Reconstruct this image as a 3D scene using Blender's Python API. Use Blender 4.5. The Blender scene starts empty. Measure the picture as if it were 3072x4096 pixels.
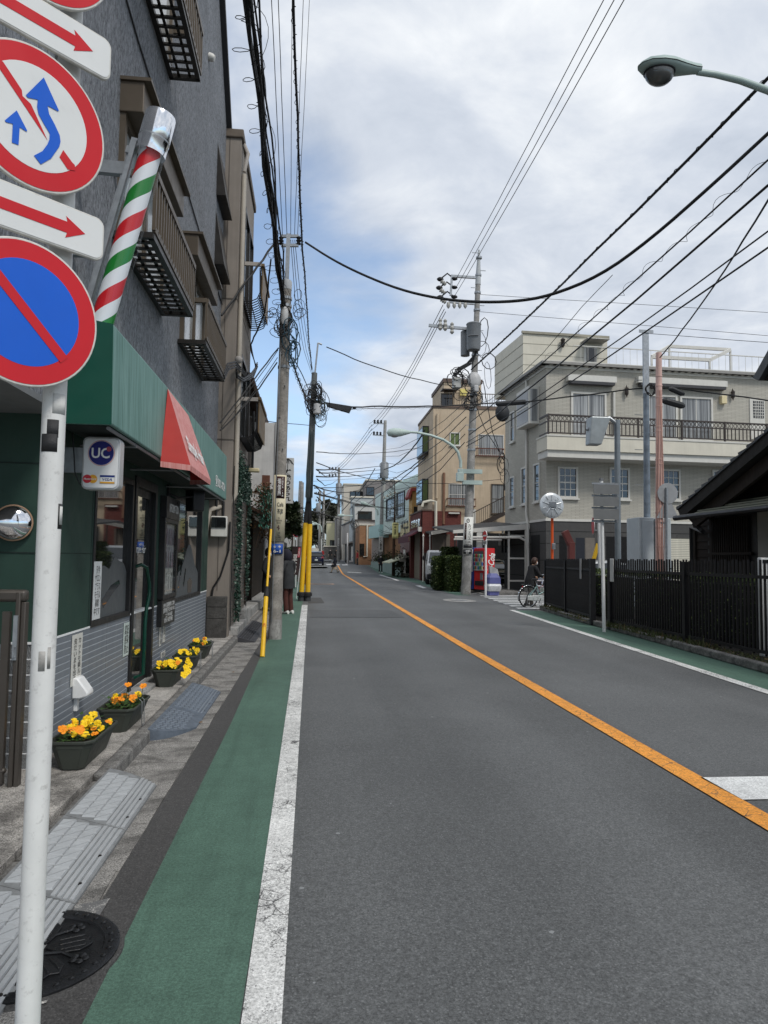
import bpy,bmesh,math,random
from mathutils import Vector,Matrix
random.seed(7)
SC = bpy.context.scene
COL = SC.collection
rad = math.radians
# ---------------------------------------------------------------- camera
PSI,PIT,ROLL,FPX = 0.0984333,0.0649394,rad(0.8),2844.0
_F = Vector((math.sin(PSI)*math.cos(PIT),math.cos(PSI)*math.cos(PIT),math.sin(PIT)))
_R = Vector((math.cos(PSI),-math.sin(PSI),0)); _U = _R.cross(_F)
CR = _R*math.cos(ROLL) + _U*math.sin(ROLL); CU = _U*math.cos(ROLL) - _R*math.sin(ROLL)
CAM = Vector((0,0,1.5))
cd = bpy.data.cameras.new('camera'); cam = bpy.data.objects.new('camera',cd); COL.objects.link(cam)
cd.sensor_fit = 'VERTICAL'; cd.sensor_height = 36.0; cd.sensor_width = 27.0; cd.lens = FPX/4096*36
cd.clip_start = 0.05; cd.clip_end = 3000
mw = Matrix((CR,CU,-_F)).transposed().to_4x4(); mw.translation = CAM; cam.matrix_world = mw
SC.camera = cam
# ---------------------------------------------------------------- light
SUN_AZ,SUN_EL = rad(148),rad(50)
world = bpy.data.worlds.new('World'); SC.world = world; world.use_nodes = True
wt = world.node_tree; wt.nodes.clear(); WN = wt.nodes.new; WL = wt.links.new
def build_world():
    out = WN('ShaderNodeOutputWorld'); bg = WN('ShaderNodeBackground'); bg.inputs['Strength'].default_value = 0.1
    sky = WN('ShaderNodeTexSky'); sky.sky_type = 'NISHITA'; sky.sun_disc = False
    sky.sun_elevation = SUN_EL; sky.sun_rotation = SUN_AZ; sky.air_density = 1.0; sky.dust_density = 0.6; sky.ozone_density = 1.6
    tc = WN('ShaderNodeTexCoord'); sep = WN('ShaderNodeSeparateXYZ'); WL(tc.outputs['Generated'],sep.inputs[0])
    def mth(op,a,b=None,c=None,cl=False):
        n = WN('ShaderNodeMath'); n.operation = op; n.use_clamp = cl
        for i,v in enumerate((a,b,c)):
            if v is None: continue
            if isinstance(v,(int,float)): n.inputs[i].default_value = v
            else: WL(v,n.inputs[i])
        return n.outputs[0]
    # the cloud deck is a plane overhead: project the view direction onto it
    zz = mth('ADD',mth('MAXIMUM',sep.outputs[2],0.0),0.16)
    cv = WN('ShaderNodeCombineXYZ'); WL(mth('DIVIDE',sep.outputs[0],zz),cv.inputs[0]); WL(mth('DIVIDE',sep.outputs[1],zz),cv.inputs[1]); cv.inputs[2].default_value = 0.37
    def noise(scale,det,rough,dist=0.0,off=(0,0,0)):
        mp = WN('ShaderNodeMapping'); mp.inputs['Location'].default_value = off; WL(cv.outputs[0],mp.inputs[0])
        n = WN('ShaderNodeTexNoise'); n.inputs['Scale'].default_value = scale; n.inputs['Detail'].default_value = det
        n.inputs['Roughness'].default_value = rough; n.inputs['Distortion'].default_value = dist; WL(mp.outputs[0],n.inputs['Vector']); return n.outputs['Fac']
    big = noise(0.75,7,0.52,0.15,(3.1,7.4,0)); det = noise(2.3,9,0.55,0.25,(1.2,0.4,2))
    # openings in the deck: one long gap above the street, another low over its far end
    def gap(dx,dy,dz,inner,outer):
        d = Vector((dx,dy,dz)).normalized()
        v = WN('ShaderNodeVectorMath'); v.operation = 'DOT_PRODUCT'; WL(tc.outputs['Generated'],v.inputs[0]); v.inputs[1].default_value = d
        mr = WN('ShaderNodeMapRange'); mr.interpolation_type = 'SMOOTHSTEP'
        mr.inputs['From Min'].default_value = math.cos(rad(outer)); mr.inputs['From Max'].default_value = math.cos(rad(inner)); WL(v.outputs['Value'],mr.inputs['Value']); return mr.outputs[0]
    low = WN('ShaderNodeMapRange'); low.interpolation_type = 'SMOOTHSTEP'; low.inputs['From Min'].default_value = 0.24; low.inputs['From Max'].default_value = 0.06; WL(sep.outputs[2],low.inputs['Value'])
    cover = mth('ADD',mth('MULTIPLY',big,0.65),mth('MULTIPLY',det,0.35))
    g1 = mth('MULTIPLY',gap(-0.02,1,0.36,0,14),0.25); g2 = mth('MULTIPLY',low.outputs[0],0.215); g3 = mth('MULTIPLY',gap(-0.10,1,0.62,0,10),0.13)
    thr = mth('ADD',mth('ADD',mth('ADD',g1,g2),g3),0.28)
    m = WN('ShaderNodeMapRange'); m.interpolation_type = 'SMOOTHSTEP'; WL(mth('SUBTRACT',cover,thr),m.inputs['Value']); m.inputs['From Min'].default_value = -0.05; m.inputs['From Max'].default_value = 0.16
    shade = mth('ADD',mth('MULTIPLY',noise(1.1,9,0.55,0.5,(7.7,2.2,5)),.6),mth('MULTIPLY',noise(3.4,9,0.6,0.4,(2.7,5.2,3)),.4))
    cr = WN('ShaderNodeValToRGB'); WL(shade,cr.inputs[0])
    e = cr.color_ramp.elements; e[0].position = 0.34; e[0].color = (3.2,3.7,4.5,1); e[1].position = 0.64; e[1].color = (7.1,7.3,7.5,1); k = e.new(.5); k.color = (4.95,5.35,6.0,1)
    tint = WN('ShaderNodeMix'); tint.data_type = 'RGBA'; tint.blend_type = 'MULTIPLY'; tint.inputs['Factor'].default_value = 1.0
    WL(sky.outputs[0],tint.inputs['A']); hz = WN('ShaderNodeMix'); hz.data_type = 'RGBA'; WL(low.outputs[0],hz.inputs['Factor']); hz.inputs['A'].default_value = (1.6,1.5,1.4,1); hz.inputs['B'].default_value = (.62,.80,1.08,1); WL(hz.outputs['Result'],tint.inputs['B'])
    mx = WN('ShaderNodeMix'); mx.data_type = 'RGBA'; WL(m.outputs[0],mx.inputs['Factor']); WL(tint.outputs['Result'],mx.inputs['A']); WL(cr.outputs[0],mx.inputs['B'])
    WL(mx.outputs['Result'],bg.inputs['Color']); WL(bg.outputs[0],out.inputs[0])
build_world()
sl = bpy.data.lights.new('sun','SUN'); sl.energy = 1.5; sl.angle = rad(14); sl.color = (1.0,0.96,0.9)
sun = bpy.data.objects.new('sun',sl); COL.objects.link(sun)
sd = Vector((math.sin(SUN_AZ)*math.cos(SUN_EL),math.cos(SUN_AZ)*math.cos(SUN_EL),math.sin(SUN_EL)))
sun.rotation_euler = sd.to_track_quat('Z','Y').to_euler(); sun.location = (0,0,40)
SC.view_settings.view_transform = 'Standard'; SC.view_settings.look = 'None'; SC.view_settings.gamma = 1.0
SC.view_settings.exposure = 0.46; SC.view_settings.use_curve_mapping = False
# ---------------------------------------------------------------- surveying: photo pixel (3072 x 4096) -> world point on a known plane
def ray(p): return _F + CR*((p[0]-1536)/FPX) - CU*((p[1]-2048)/FPX)
def PX(p,v): r = ray(p); return CAM + r*((v-CAM.x)/r.x)
def PY(p,v): r = ray(p); return CAM + r*((v-CAM.y)/r.y)
def PZ(p,v=0.0): r = ray(p); return CAM + r*((v-CAM.z)/r.z)
ZM = dict(A=(0,0,1.659),B=(0,900,1.659),C=(0,1700,1.659),D=(0,2500,1.659),E=(900,1800,2.765),F=(1500,1900,2.765),G=(2000,1900,2.765),H=(2400,1900,2.458),
 I=(1900,1200,1.4155),J=(850,800,2.458),K=(1600,900,2.765),L=(2000,0,1.5476),M=(1200,2000,4.1475),N=(1000,1900,3.687),O=(1850,2050,4.1475),P=(500,1900,2.765),
 Q=(600,400,2.212),R=(850,1500,4.423),S=(1250,1600,3.687),T=(1450,1950,5.53),U=(0,3300,2.37),W=(850,1750,2.765),X=(2550,1300,2.212),Y=(1650,1480,3.4025),Z=(1230,2080,6.636))
def z(k,x,y): a = ZM[k]; return (a[0]+x/a[2],a[1]+y/a[2])
def v(x,y): return (x*1.85172,y*1.85172)
def sstep(a,b,t): t = max(0.0,min(1.0,(t-a)/(b-a))); return t*t*(3-2*t)
def zg(y): return 0.68*sstep(63,80,y) + 0.45*sstep(80,118,y) + 0.25*sstep(118,220,y)
def PG(p):
    h = 0.0
    for _ in range(25):
        if ray(p).z > -1e-4: return PY(p,120)
        q = PZ(p,h); h = h*0.5 + 0.5*zg(min(q.y,220))
    return PZ(p,h)
# ---------------------------------------------------------------- objects
WOFF = {}
def thing(name,label,cat,loc=(0,0,0),rz=0.0,group=None,local=False):
    o = bpy.data.objects.new(name,None); COL.objects.link(o); o.location = loc; o.rotation_euler = (0,0,rz)
    o.empty_display_size = 0.2; o['label'] = label; o['category'] = cat
    if group: o['group'] = group
    if not local: WOFF[o.name] = Vector(loc)
    return o
def attach(o,parent):
    if parent is not None:
        o.parent = parent
        if parent.name in WOFF: o.location = -WOFF[parent.name]
    return o
def tag(o,label,cat,group=None):
    o['label'] = label; o['category'] = cat
    if group: o['group'] = group
    return o
def stru(o): o['kind'] = 'structure'; return o
def stuff(o): o['kind'] = 'stuff'; return o
def instance(o,parent=None,loc=None,rot=None):
    c = o.copy(); COL.objects.link(c)
    if parent is not None: c.parent = parent
    if loc is not None: c.location = loc
    if rot is not None: c.rotation_euler = rot
    return c
def copy_tree(o,parent=None):
    c = o.copy(); COL.objects.link(c)
    if parent is not None: c.parent = parent; c.matrix_parent_inverse = o.matrix_parent_inverse.copy()
    for ch in list(o.children): copy_tree(ch,c)
    return c
class MB:
    def __init__(s): s.v = []; s.f = []
    def add(s,vs,fs):
        b = len(s.v); s.v += [tuple(p) for p in vs]; s.f += [tuple(i+b for i in f) for f in fs]; return s
    def hexa(s,p): return s.add(p,[(0,3,2,1),(4,5,6,7),(0,1,5,4),(1,2,6,5),(2,3,7,6),(3,0,4,7)])
    def box(s,x0,x1,y0,y1,z0,z1): return s.hexa([(x0,y0,z0),(x1,y0,z0),(x1,y1,z0),(x0,y1,z0),(x0,y0,z1),(x1,y0,z1),(x1,y1,z1),(x0,y1,z1)])
    def cbox(s,c,d): return s.box(c[0]-d[0]/2,c[0]+d[0]/2,c[1]-d[1]/2,c[1]+d[1]/2,c[2]-d[2]/2,c[2]+d[2]/2)
    def quad(s,a,b,c,d): return s.add([a,b,c,d],[(0,1,2,3)])
    def bar(s,a,b,w,h,up=(0,0,1)):
        a = Vector(a); b = Vector(b); t = (b-a).normalized(); u = Vector(up)
        if abs(t.dot(u)) > .98: u = Vector((1,0,0))
        n = t.cross(u).normalized(); u = n.cross(t)
        r = [n*(i*w/2)+u*(j*h/2) for i,j in ((-1,-1),(1,-1),(1,1),(-1,1))]
        return s.hexa([a+k for k in r]+[b+k for k in r])
    def tube(s,pts,r,n=8,cap=True,closed=False):
        pts = [Vector(p) for p in pts]; m = len(pts); rs = r if isinstance(r,(list,tuple)) else [r]*m
        b = len(s.v); up = None
        for i,p in enumerate(pts):
            t = (pts[(i+1) % m] if (closed or i < m-1) else p) - (pts[i-1] if (closed or i > 0) else p)
            t = t.normalized() if t.length > 1e-9 else Vector((0,0,1))
            if up is None: up = Vector((0,0,1)) if abs(t.z) < .9 else Vector((1,0,0))
            a = t.cross(up).normalized(); up = a.cross(t).normalized()
            for k in range(n):
                q = 2*math.pi*k/n; s.v.append(tuple(p + (a*math.cos(q) + up*math.sin(q))*rs[i]))
        for i in range(m if closed else m-1):
            j = (i+1) % m
            for k in range(n): s.f.append((b+i*n+k,b+i*n+(k+1) % n,b+j*n+(k+1) % n,b+j*n+k))
        if cap and not closed: s.f.append(tuple(b+k for k in range(n-1,-1,-1))); s.f.append(tuple(b+(m-1)*n+k for k in range(n)))
        return s
    def cyl(s,a,b,r,r2=None,n=12): return s.tube([a,b],[r,r if r2 is None else r2],n)
    def lathe(s,prof,o=(0,0,0),ax=(0,0,1),n=16):
        ax = Vector(ax).normalized(); q = ax.to_track_quat('Z','Y').to_matrix(); o = Vector(o); b = len(s.v)
        for r,h in prof:
            for k in range(n): a = 2*math.pi*k/n; s.v.append(tuple(o + q @ Vector((r*math.cos(a),r*math.sin(a),h))))
        for i in range(len(prof)-1):
            for k in range(n): s.f.append((b+i*n+k,b+i*n+(k+1) % n,b+(i+1)*n+(k+1) % n,b+(i+1)*n+k))
        if prof[0][0] > 1e-5: s.f.append(tuple(b+k for k in range(n-1,-1,-1)))
        if prof[-1][0] > 1e-5: s.f.append(tuple(b+(len(prof)-1)*n+k for k in range(n)))
        return s
    def prism(s,poly,o,u,w,d):
        """polygon of (a,b) in the frame o + a*u + b*w, thickened by vector d"""
        o = Vector(o); u = Vector(u); w = Vector(w); d = Vector(d); n = len(poly)
        p = [o+u*a+w*b for a,b in poly]
        return s.add(p+[k+d for k in p],[tuple(range(n-1,-1,-1)),tuple(range(n,2*n))] + [(i,(i+1) % n,n+(i+1) % n,n+i) for i in range(n)])
    def ball(s,c,r,n=12,m=8,sc=(1,1,1)):
        b = len(s.v); c = Vector(c)
        for i in range(m+1):
            t = math.pi*i/m
            for k in range(n): a = 2*math.pi*k/n; s.v.append((c.x+r*sc[0]*math.sin(t)*math.cos(a),c.y+r*sc[1]*math.sin(t)*math.sin(a),c.z+r*sc[2]*math.cos(t)))
        for i in range(m):
            for k in range(n): s.f.append((b+i*n+k,b+(i+1)*n+k,b+(i+1)*n+(k+1) % n,b+i*n+(k+1) % n))
        return s
    def mesh(s,name,mt,smooth=40,fix=True):
        me = bpy.data.meshes.new(name); me.from_pydata(s.v,[],s.f)
        if fix:
            bm = bmesh.new(); bm.from_mesh(me); bmesh.ops.remove_doubles(bm,verts=bm.verts,dist=1e-5) if smooth else None
            bmesh.ops.recalc_face_normals(bm,faces=bm.faces); bm.to_mesh(me); bm.free()
        if smooth: me.shade_smooth(); me.set_sharp_from_angle(angle=rad(smooth))
        if mt is not None: me.materials.append(mt)
        return me
    def build(s,name,mt,parent=None,smooth=40,bev=0,fix=True):
        o = bpy.data.objects.new(name,s.mesh(name,mt,smooth,fix)); COL.objects.link(o); attach(o,parent)
        if bev:
            m = o.modifiers.new('bevel','BEVEL'); m.width = bev; m.segments = 2; m.limit_method = 'ANGLE'; m.angle_limit = rad(35)
        return o
class Facade:
    """a vertical wall plane: u runs along the wall, o runs out of it"""
    def __init__(s,p0,u,o): s.p = Vector(p0); s.u = Vector(u).normalized(); s.o = Vector(o).normalized()
    def hit(s,px,out=0.0):
        r = ray(px); q = s.p + s.o*out; t = (q-CAM).dot(s.o)/r.dot(s.o); h = CAM+r*t; return ((h-s.p).dot(s.u),h.z)
    def pt(s,u,zz,o=0.0): return s.p + s.u*u + s.o*o + Vector((0,0,zz-s.p.z))
    def box(s,mb,u0,u1,z0,z1,o0,o1): return mb.hexa([s.pt(u0,z0,o0),s.pt(u1,z0,o0),s.pt(u1,z0,o1),s.pt(u0,z0,o1),s.pt(u0,z1,o0),s.pt(u1,z1,o0),s.pt(u1,z1,o1),s.pt(u0,z1,o1)])
    def rect(s,a,b,out=0.0):
        (u0,z0),(u1,z1) = s.hit(a,out),s.hit(b,out); return min(u0,u1),max(u0,u1),min(z0,z1),max(z0,z1)
def text(body,c,u,w,W,H,mt,parent,name='lettering',d=0.0015,bold=0.0,shear=0.0):
    """flat lettering fitted into a W x H box centred on c, running along u with w up"""
    cu = bpy.data.curves.new(name,'FONT'); cu.body = body; cu.align_x = 'CENTER'; cu.align_y = 'CENTER'; cu.size = 1; cu.resolution_u = 3; cu.offset = bold; cu.shear = shear; cu.space_line = 0.95
    t = bpy.data.objects.new(name,cu); me = bpy.data.meshes.new_from_object(t); bpy.data.objects.remove(t); bpy.data.curves.remove(cu)
    if not len(me.vertices): return None
    xs = [q.co.x for q in me.vertices]; ys = [q.co.y for q in me.vertices]; x0,x1,y0,y1 = min(xs),max(xs),min(ys),max(ys)
    u = Vector(u).normalized(); w = Vector(w).normalized(); c = Vector(c); nrm = u.cross(w)
    sx = W/max(x1-x0,1e-6); sy = H/max(y1-y0,1e-6)
    for q in me.vertices: q.co = c + u*((q.co.x-(x0+x1)/2)*sx) + w*((q.co.y-(y0+y1)/2)*sy) + nrm*d
    me.materials.clear(); me.materials.append(mt); me.name = name
    o = bpy.data.objects.new(name,me); COL.objects.link(o); return attach(o,parent)
def vert(s): return '\n'.join(s)
def strip(name,rows,mt,off,parent=None,dy=2.5):
    """ground sheet following the street's rise; rows = (y, x left, x right)"""
    mb = MB(); out = []
    for (a,l0,r0),(b,l1,r1) in zip(rows,rows[1:]):
        n = max(1,int((b-a)/dy)) if b > 55 and a < 230 else 1
        for i in range(n): t = i/n; out.append((a+(b-a)*t,l0+(l1-l0)*t,r0+(r1-r0)*t))
    out.append(rows[-1])
    for (a,l0,r0),(b,l1,r1) in zip(out,out[1:]): mb.quad((l0,a,zg(a)+off),(r0,a,zg(a)+off),(r1,b,zg(b)+off),(l1,b,zg(b)+off))
    return mb.build(name,mt,parent,smooth=0,fix=False)
# ---------------------------------------------------------------- materials
def lin(*c): return tuple(((k/255)/12.92 if k <= 10 else ((k/255+.055)/1.055)**2.4) for k in c) + (1,)
class NT:
    def __init__(s,name):
        s.m = bpy.data.materials.new(name); s.m.use_nodes = True; s.t = s.m.node_tree; s.t.nodes.clear()
        s.out = s.n('ShaderNodeOutputMaterial'); s.b = s.n('ShaderNodeBsdfPrincipled'); s.l(s.b.outputs[0],s.out.inputs[0]); s.tc = s.n('ShaderNodeTexCoord')
    def n(s,k): return s.t.nodes.new(k)
    def l(s,a,b): s.t.links.new(a,b)
    def st(s,sock,val):
        if hasattr(val,'links'): s.l(val,sock)
        else: sock.default_value = val
    def co(s,sc=(1,1,1),kind='Object',rot=(0,0,0)):
        m = s.n('ShaderNodeMapping'); m.inputs['Scale'].default_value = sc; m.inputs['Rotation'].default_value = rot; s.l(s.tc.outputs[kind],m.inputs[0]); return m.outputs[0]
    def noise(s,scale,det=4,rough=.55,dist=0,vec=None):
        n = s.n('ShaderNodeTexNoise'); n.inputs['Scale'].default_value = scale; n.inputs['Detail'].default_value = det; n.inputs['Roughness'].default_value = rough; n.inputs['Distortion'].default_value = dist
        s.l(vec if vec is not None else s.tc.outputs['Object'],n.inputs['Vector']); return n.outputs['Fac']
    def vor(s,scale,feat='F1',vec=None,out='Distance',rnd=1.0):
        n = s.n('ShaderNodeTexVoronoi'); n.feature = feat; n.inputs['Scale'].default_value = scale; n.inputs['Randomness'].default_value = rnd
        s.l(vec if vec is not None else s.tc.outputs['Object'],n.inputs['Vector']); return n.outputs[out]
    def ramp(s,f,*st):
        r = s.n('ShaderNodeValToRGB'); s.l(f,r.inputs[0]); e = r.color_ramp.elements
        while len(e) < len(st): e.new(.5)
        for k,(p,c) in zip(e,st): k.position = p; k.color = c if not isinstance(c,(int,float)) else (c,c,c,1)
        return r.outputs[0]
    def mix(s,f,a,b,mode='MIX'):
        m = s.n('ShaderNodeMix'); m.data_type = 'RGBA'; m.blend_type = mode; s.st(m.inputs['Factor'],f); s.st(m.inputs['A'],a); s.st(m.inputs['B'],b); return m.outputs['Result']
    def math(s,op,a,b=0.0,cl=False):
        m = s.n('ShaderNodeMath'); m.operation = op; m.use_clamp = cl; s.st(m.inputs[0],a); s.st(m.inputs[1],b); return m.outputs[0]
    def rng(s,f,a,b,c=0.0,d=1.0):
        m = s.n('ShaderNodeMapRange'); s.l(f,m.inputs[0]); m.inputs[1].default_value = a; m.inputs[2].default_value = b; m.inputs[3].default_value = c; m.inputs[4].default_value = d; return m.outputs[0]
    def bump(s,h,st=.3,dist=.01,prev=None):
        b = s.n('ShaderNodeBump'); b.inputs['Strength'].default_value = st; b.inputs['Distance'].default_value = dist; s.l(h,b.inputs['Height'])
        if prev is not None: s.l(prev,b.inputs['Normal'])
        return b.outputs[0]
    def fin(s,col,rough=.6,metal=0.0,nrm=None,spec=.5,**k):
        s.st(s.b.inputs['Base Color'],col); s.st(s.b.inputs['Roughness'],rough); s.b.inputs['Metallic'].default_value = metal; s.b.inputs['Specular IOR Level'].default_value = spec
        if nrm is not None: s.l(nrm,s.b.inputs['Normal'])
        for a,b in k.items(): s.st(s.b.inputs[a.replace('_',' ')],b)
        return s.m
def dim(c,k): return (min(c[0]*k,1),min(c[1]*k,1),min(c[2]*k,1),1)
MC = {}
def M(name,c,rough=.6,metal=0.0,var=.14,scale=5.0,bump=0.0,bs=80.0,spec=.4,streak=0.0,dirt=0.0,bd=.004):
    """painted / plain surface: base colour with uneven tone, optional vertical run-marks, specks of dirt and fine relief"""
    if name in MC: return MC[name]
    t = NT(name); c = tuple(c)
    f = t.rng(t.noise(scale,6,.6),.3,.7); col = t.mix(f,dim(c,1-var),dim(c,1+var*.7))
    if streak:
        g = t.rng(t.noise(7,5,.6,vec=t.co((3.2,3.2,.16))),.42,.75); col = t.mix(t.math('MULTIPLY',g,streak),col,dim(c,.45))
    if dirt:
        g = t.rng(t.noise(scale*5,8,.7),.56,.75); col = t.mix(t.math('MULTIPLY',g,dirt),col,(.10,.085,.07,1))
    nrm = t.bump(t.noise(bs,5,.6),bump,bd) if bump else None
    r = t.rng(t.noise(scale*2.3,4),.3,.7,max(.03,rough-.08),min(1,rough+.08))
    MC[name] = t.fin(col,r,metal,nrm,spec); return MC[name]
def m_asphalt(name='asphalt',base=.118,tint=(.965,1.0,1.01)):
    t = NT(name); P = t.tc.outputs['Object']
    c = lambda k: (k*tint[0],k*tint[1],k*tint[2],1)
    fine = t.noise(95,6,.85,vec=P); col = t.ramp(fine,(.36,c(base*.4)),(.5,c(base)),(.64,c(base*1.7)))
    mid = t.noise(30,5,.65,vec=P); col = t.mix(1.0,col,t.ramp(mid,(.35,.86),(.65,1.12)),'MULTIPLY')
    big = t.noise(.4,7,.62,.3,vec=P); col = t.mix(1.0,col,t.ramp(big,(.32,.82),(.68,1.14)),'MULTIPLY')
    lane = t.noise(.5,4,.5,vec=t.co((1.8,.10,1))); col = t.mix(1.0,col,t.ramp(lane,(.33,.84),(.68,1.12)),'MULTIPLY')
    sx = t.n('ShaderNodeSeparateXYZ'); t.l(P,sx.inputs[0]); trk = t.math('SINE',t.math('MULTIPLY',t.math('ADD',sx.outputs[0],.1),4.3)); col = t.mix(1.0,col,t.ramp(t.rng(trk,-1,1),(0,.95),(1,1.05)),'MULTIPLY')
    oil = t.noise(1.3,6,.7,1.0,vec=t.co((1,.35,1))); col = t.mix(t.rng(oil,.62,.76,0,.35),col,c(base*.45))
    st = t.vor(75,vec=P); sep = t.n('ShaderNodeSeparateColor'); t.l(t.vor(75,vec=P,out='Color'),sep.inputs[0])
    stone = t.math('MULTIPLY',t.math('LESS_THAN',st,.3),t.math('GREATER_THAN',sep.outputs[0],.7)); col = t.mix(t.math('MULTIPLY',stone,.4),col,c(base*2.4))
    v2 = t.vor(11,vec=P); s2 = t.n('ShaderNodeSeparateColor'); t.l(t.vor(11,vec=P,out='Color'),s2.inputs[0])
    chip = t.math('MULTIPLY',t.math('LESS_THAN',v2,t.math('MULTIPLY',s2.outputs[0],.17)),t.math('GREATER_THAN',s2.outputs[1],.95)); col = t.mix(chip,col,c(.26))
    nr = t.bump(fine,.55,.006)
    return t.fin(col,t.rng(fine,.35,.7,.62,.86),0,nr,.35)
def m_road_paint(name,col,wear,under=.05,crack=True,edge=0.0):
    t = NT(name); P = t.tc.outputs['Object']
    f1 = t.noise(150,4,.75,vec=P); f2 = t.noise(2.1,6,.65,vec=P); f3 = t.noise(22,6,.7,vec=P)
    s = t.math('ADD',t.math('MULTIPLY',f1,.5),t.math('ADD',t.math('MULTIPLY',f2,.2),t.math('MULTIPLY',f3,.3)))
    w = t.rng(s,.5+wear-.02,.5+wear+.025)
    if crack:
        d = t.vor(11,'DISTANCE_TO_EDGE',vec=t.mix(.06,P,t.noise(6,4,vec=P))); ck = t.math('MULTIPLY',t.math('LESS_THAN',d,.022),t.rng(f2,.42,.6)); w = t.math('MAXIMUM',w,ck)
    tone = t.mix(t.rng(t.noise(9,6,.7,vec=P),.3,.7),dim(col,.82),dim(col,1.08))
    tone = t.mix(t.math('MULTIPLY',t.rng(f1,.48,.66),.5),tone,dim(col,.45)); tone = t.mix(t.math('MULTIPLY',t.rng(f1,.46,.34),.35),tone,dim(col,1.5))
    scf = t.noise(3.2,6,.7,.4,vec=t.co((2.2,.12,1))); tone = t.mix(t.rng(scf,.5,.72,0,.42),tone,dim(col,.42)); blot = t.noise(.9,6,.65,vec=P); tone = t.mix(1.0,tone,t.ramp(blot,(.32,.86),(.68,1.12)),'MULTIPLY'); gr = t.noise(70,5,.85,vec=P); tone = t.mix(1.0,tone,t.ramp(gr,(.36,.62),(.5,1.0),(.64,1.35)),'MULTIPLY')
    c = t.mix(w,tone,t.ramp(f1,(.35,under*.5),(.65,under*1.6)))
    return t.fin(c,.7,0,t.bump(f1,.45,.004),.35)
def m_concrete(name,base=.2,dark=.55,warm=1.04,speck=.5):
    t = NT(name); P = t.tc.outputs['Object']
    a = t.noise(3.0,8,.68,.5,vec=P); b = t.noise(130,4,.75,vec=P); g = t.noise(26,6,.7,vec=P)
    k = lambda q: (q*warm,q,q*(2-warm)*.98,1)
    col = t.ramp(a,(.37,k(base*dark)),(.5,k(base*.85)),(.63,k(base*1.2)))
    col = t.mix(1.0,col,t.ramp(b,(.36,1-speck),(.5,.98),(.68,1+speck)),'MULTIPLY')
    col = t.mix(t.rng(g,.52,.68,0,.7),col,k(base*.3))
    return t.fin(col,.88,0,t.bump(b,.6,.006,t.bump(g,.3,.01)),.25)
def m_stucco():
    t = NT('stucco_grey'); o = t.co((1,1,.42))
    f = t.noise(52,5,.75,vec=o); g = t.noise(1.1,5,.6); s = t.noise(4,4,.6,vec=t.co((4,4,.12)))
    col = t.ramp(f,(.33,lin(60,62,66)),(.46,lin(118,121,126)),(.62,lin(148,151,156)),(.75,lin(168,171,175)))
    col = t.mix(1.0,col,t.ramp(g,(.3,.86),(.7,1.1)),'MULTIPLY'); col = t.mix(t.rng(s,.6,.85,0,.3),col,lin(60,62,66))
    return t.fin(col,.85,0,t.bump(f,.7,.02),.2)
def m_awning(name,deep,faded,amt=.85):
    t = NT(name); s = t.noise(9,6,.6,vec=t.co((5.5,5.5,.10))); g = t.noise(1.2,5,.6); h = t.noise(60,4,.6,vec=t.co((3,3,.05)))
    f = t.math('ADD',t.math('MULTIPLY',s,.55),t.math('ADD',t.math('MULTIPLY',g,.2),t.math('MULTIPLY',h,.25)))
    return t.fin(t.mix(t.rng(f,.30,.60,0,amt),deep,faded),.55,0,t.bump(h,.08,.003),.35)
def m_siding():
    t = NT('grey_siding'); b = t.n('ShaderNodeTexBrick'); b.offset = .5
    b.inputs['Scale'].default_value = 1; b.inputs['Brick Width'].default_value = .42; b.inputs['Row Height'].default_value = .062; b.inputs['Mortar Size'].default_value = .009; b.inputs['Mortar Smooth'].default_value = .3
    cx = t.n('ShaderNodeSeparateXYZ'); t.l(t.tc.outputs['Object'],cx.inputs[0]); cb = t.n('ShaderNodeCombineXYZ'); t.l(t.math('ADD',cx.outputs[0],cx.outputs[1]),cb.inputs[0]); t.l(cx.outputs[2],cb.inputs[1]); t.l(cb.outputs[0],b.inputs['Vector'])
    b.inputs['Color1'].default_value = lin(192,188,177); b.inputs['Color2'].default_value = lin(182,178,167); b.inputs['Mortar'].default_value = lin(134,131,123)
    col = t.mix(t.rng(t.noise(.7,5),.35,.7,0,.3),b.outputs['Color'],lin(140,138,130))
    return t.fin(col,.8,0,t.bump(b.outputs['Fac'],-.5,.01),.2)
def m_brick(name,c1,c2,mortar,w=.21,h=.065,ms=.008):
    t = NT(name); b = t.n('ShaderNodeTexBrick'); b.inputs['Scale'].default_value = 1; b.inputs['Brick Width'].default_value = w; b.inputs['Row Height'].default_value = h; b.inputs['Mortar Size'].default_value = ms
    cx = t.n('ShaderNodeSeparateXYZ'); t.l(t.tc.outputs['Object'],cx.inputs[0]); cb = t.n('ShaderNodeCombineXYZ'); t.l(t.math('ADD',cx.outputs[0],cx.outputs[1]),cb.inputs[0]); t.l(cx.outputs[2],cb.inputs[1]); t.l(cb.outputs[0],b.inputs['Vector'])
    b.inputs['Color1'].default_value = c1; b.inputs['Color2'].default_value = c2; b.inputs['Mortar'].default_value = mortar
    col = t.mix(t.rng(t.noise(1.1,6,.65),.4,.75,0,.4),b.outputs['Color'],dim(c1,.5))
    return t.fin(col,.8,0,t.bump(b.outputs['Fac'],-.6,.01),.25)
def m_glass(name,tint=(.012,.014,.015,1),rough=.03,spec=.9):
    t = NT(name); n = t.noise(1.4,3,.5); return t.fin(t.mix(t.rng(n,.3,.7),dim(tint,.7),dim(tint,1.3)),rough,0,t.bump(n,.02,.02),spec)
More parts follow.
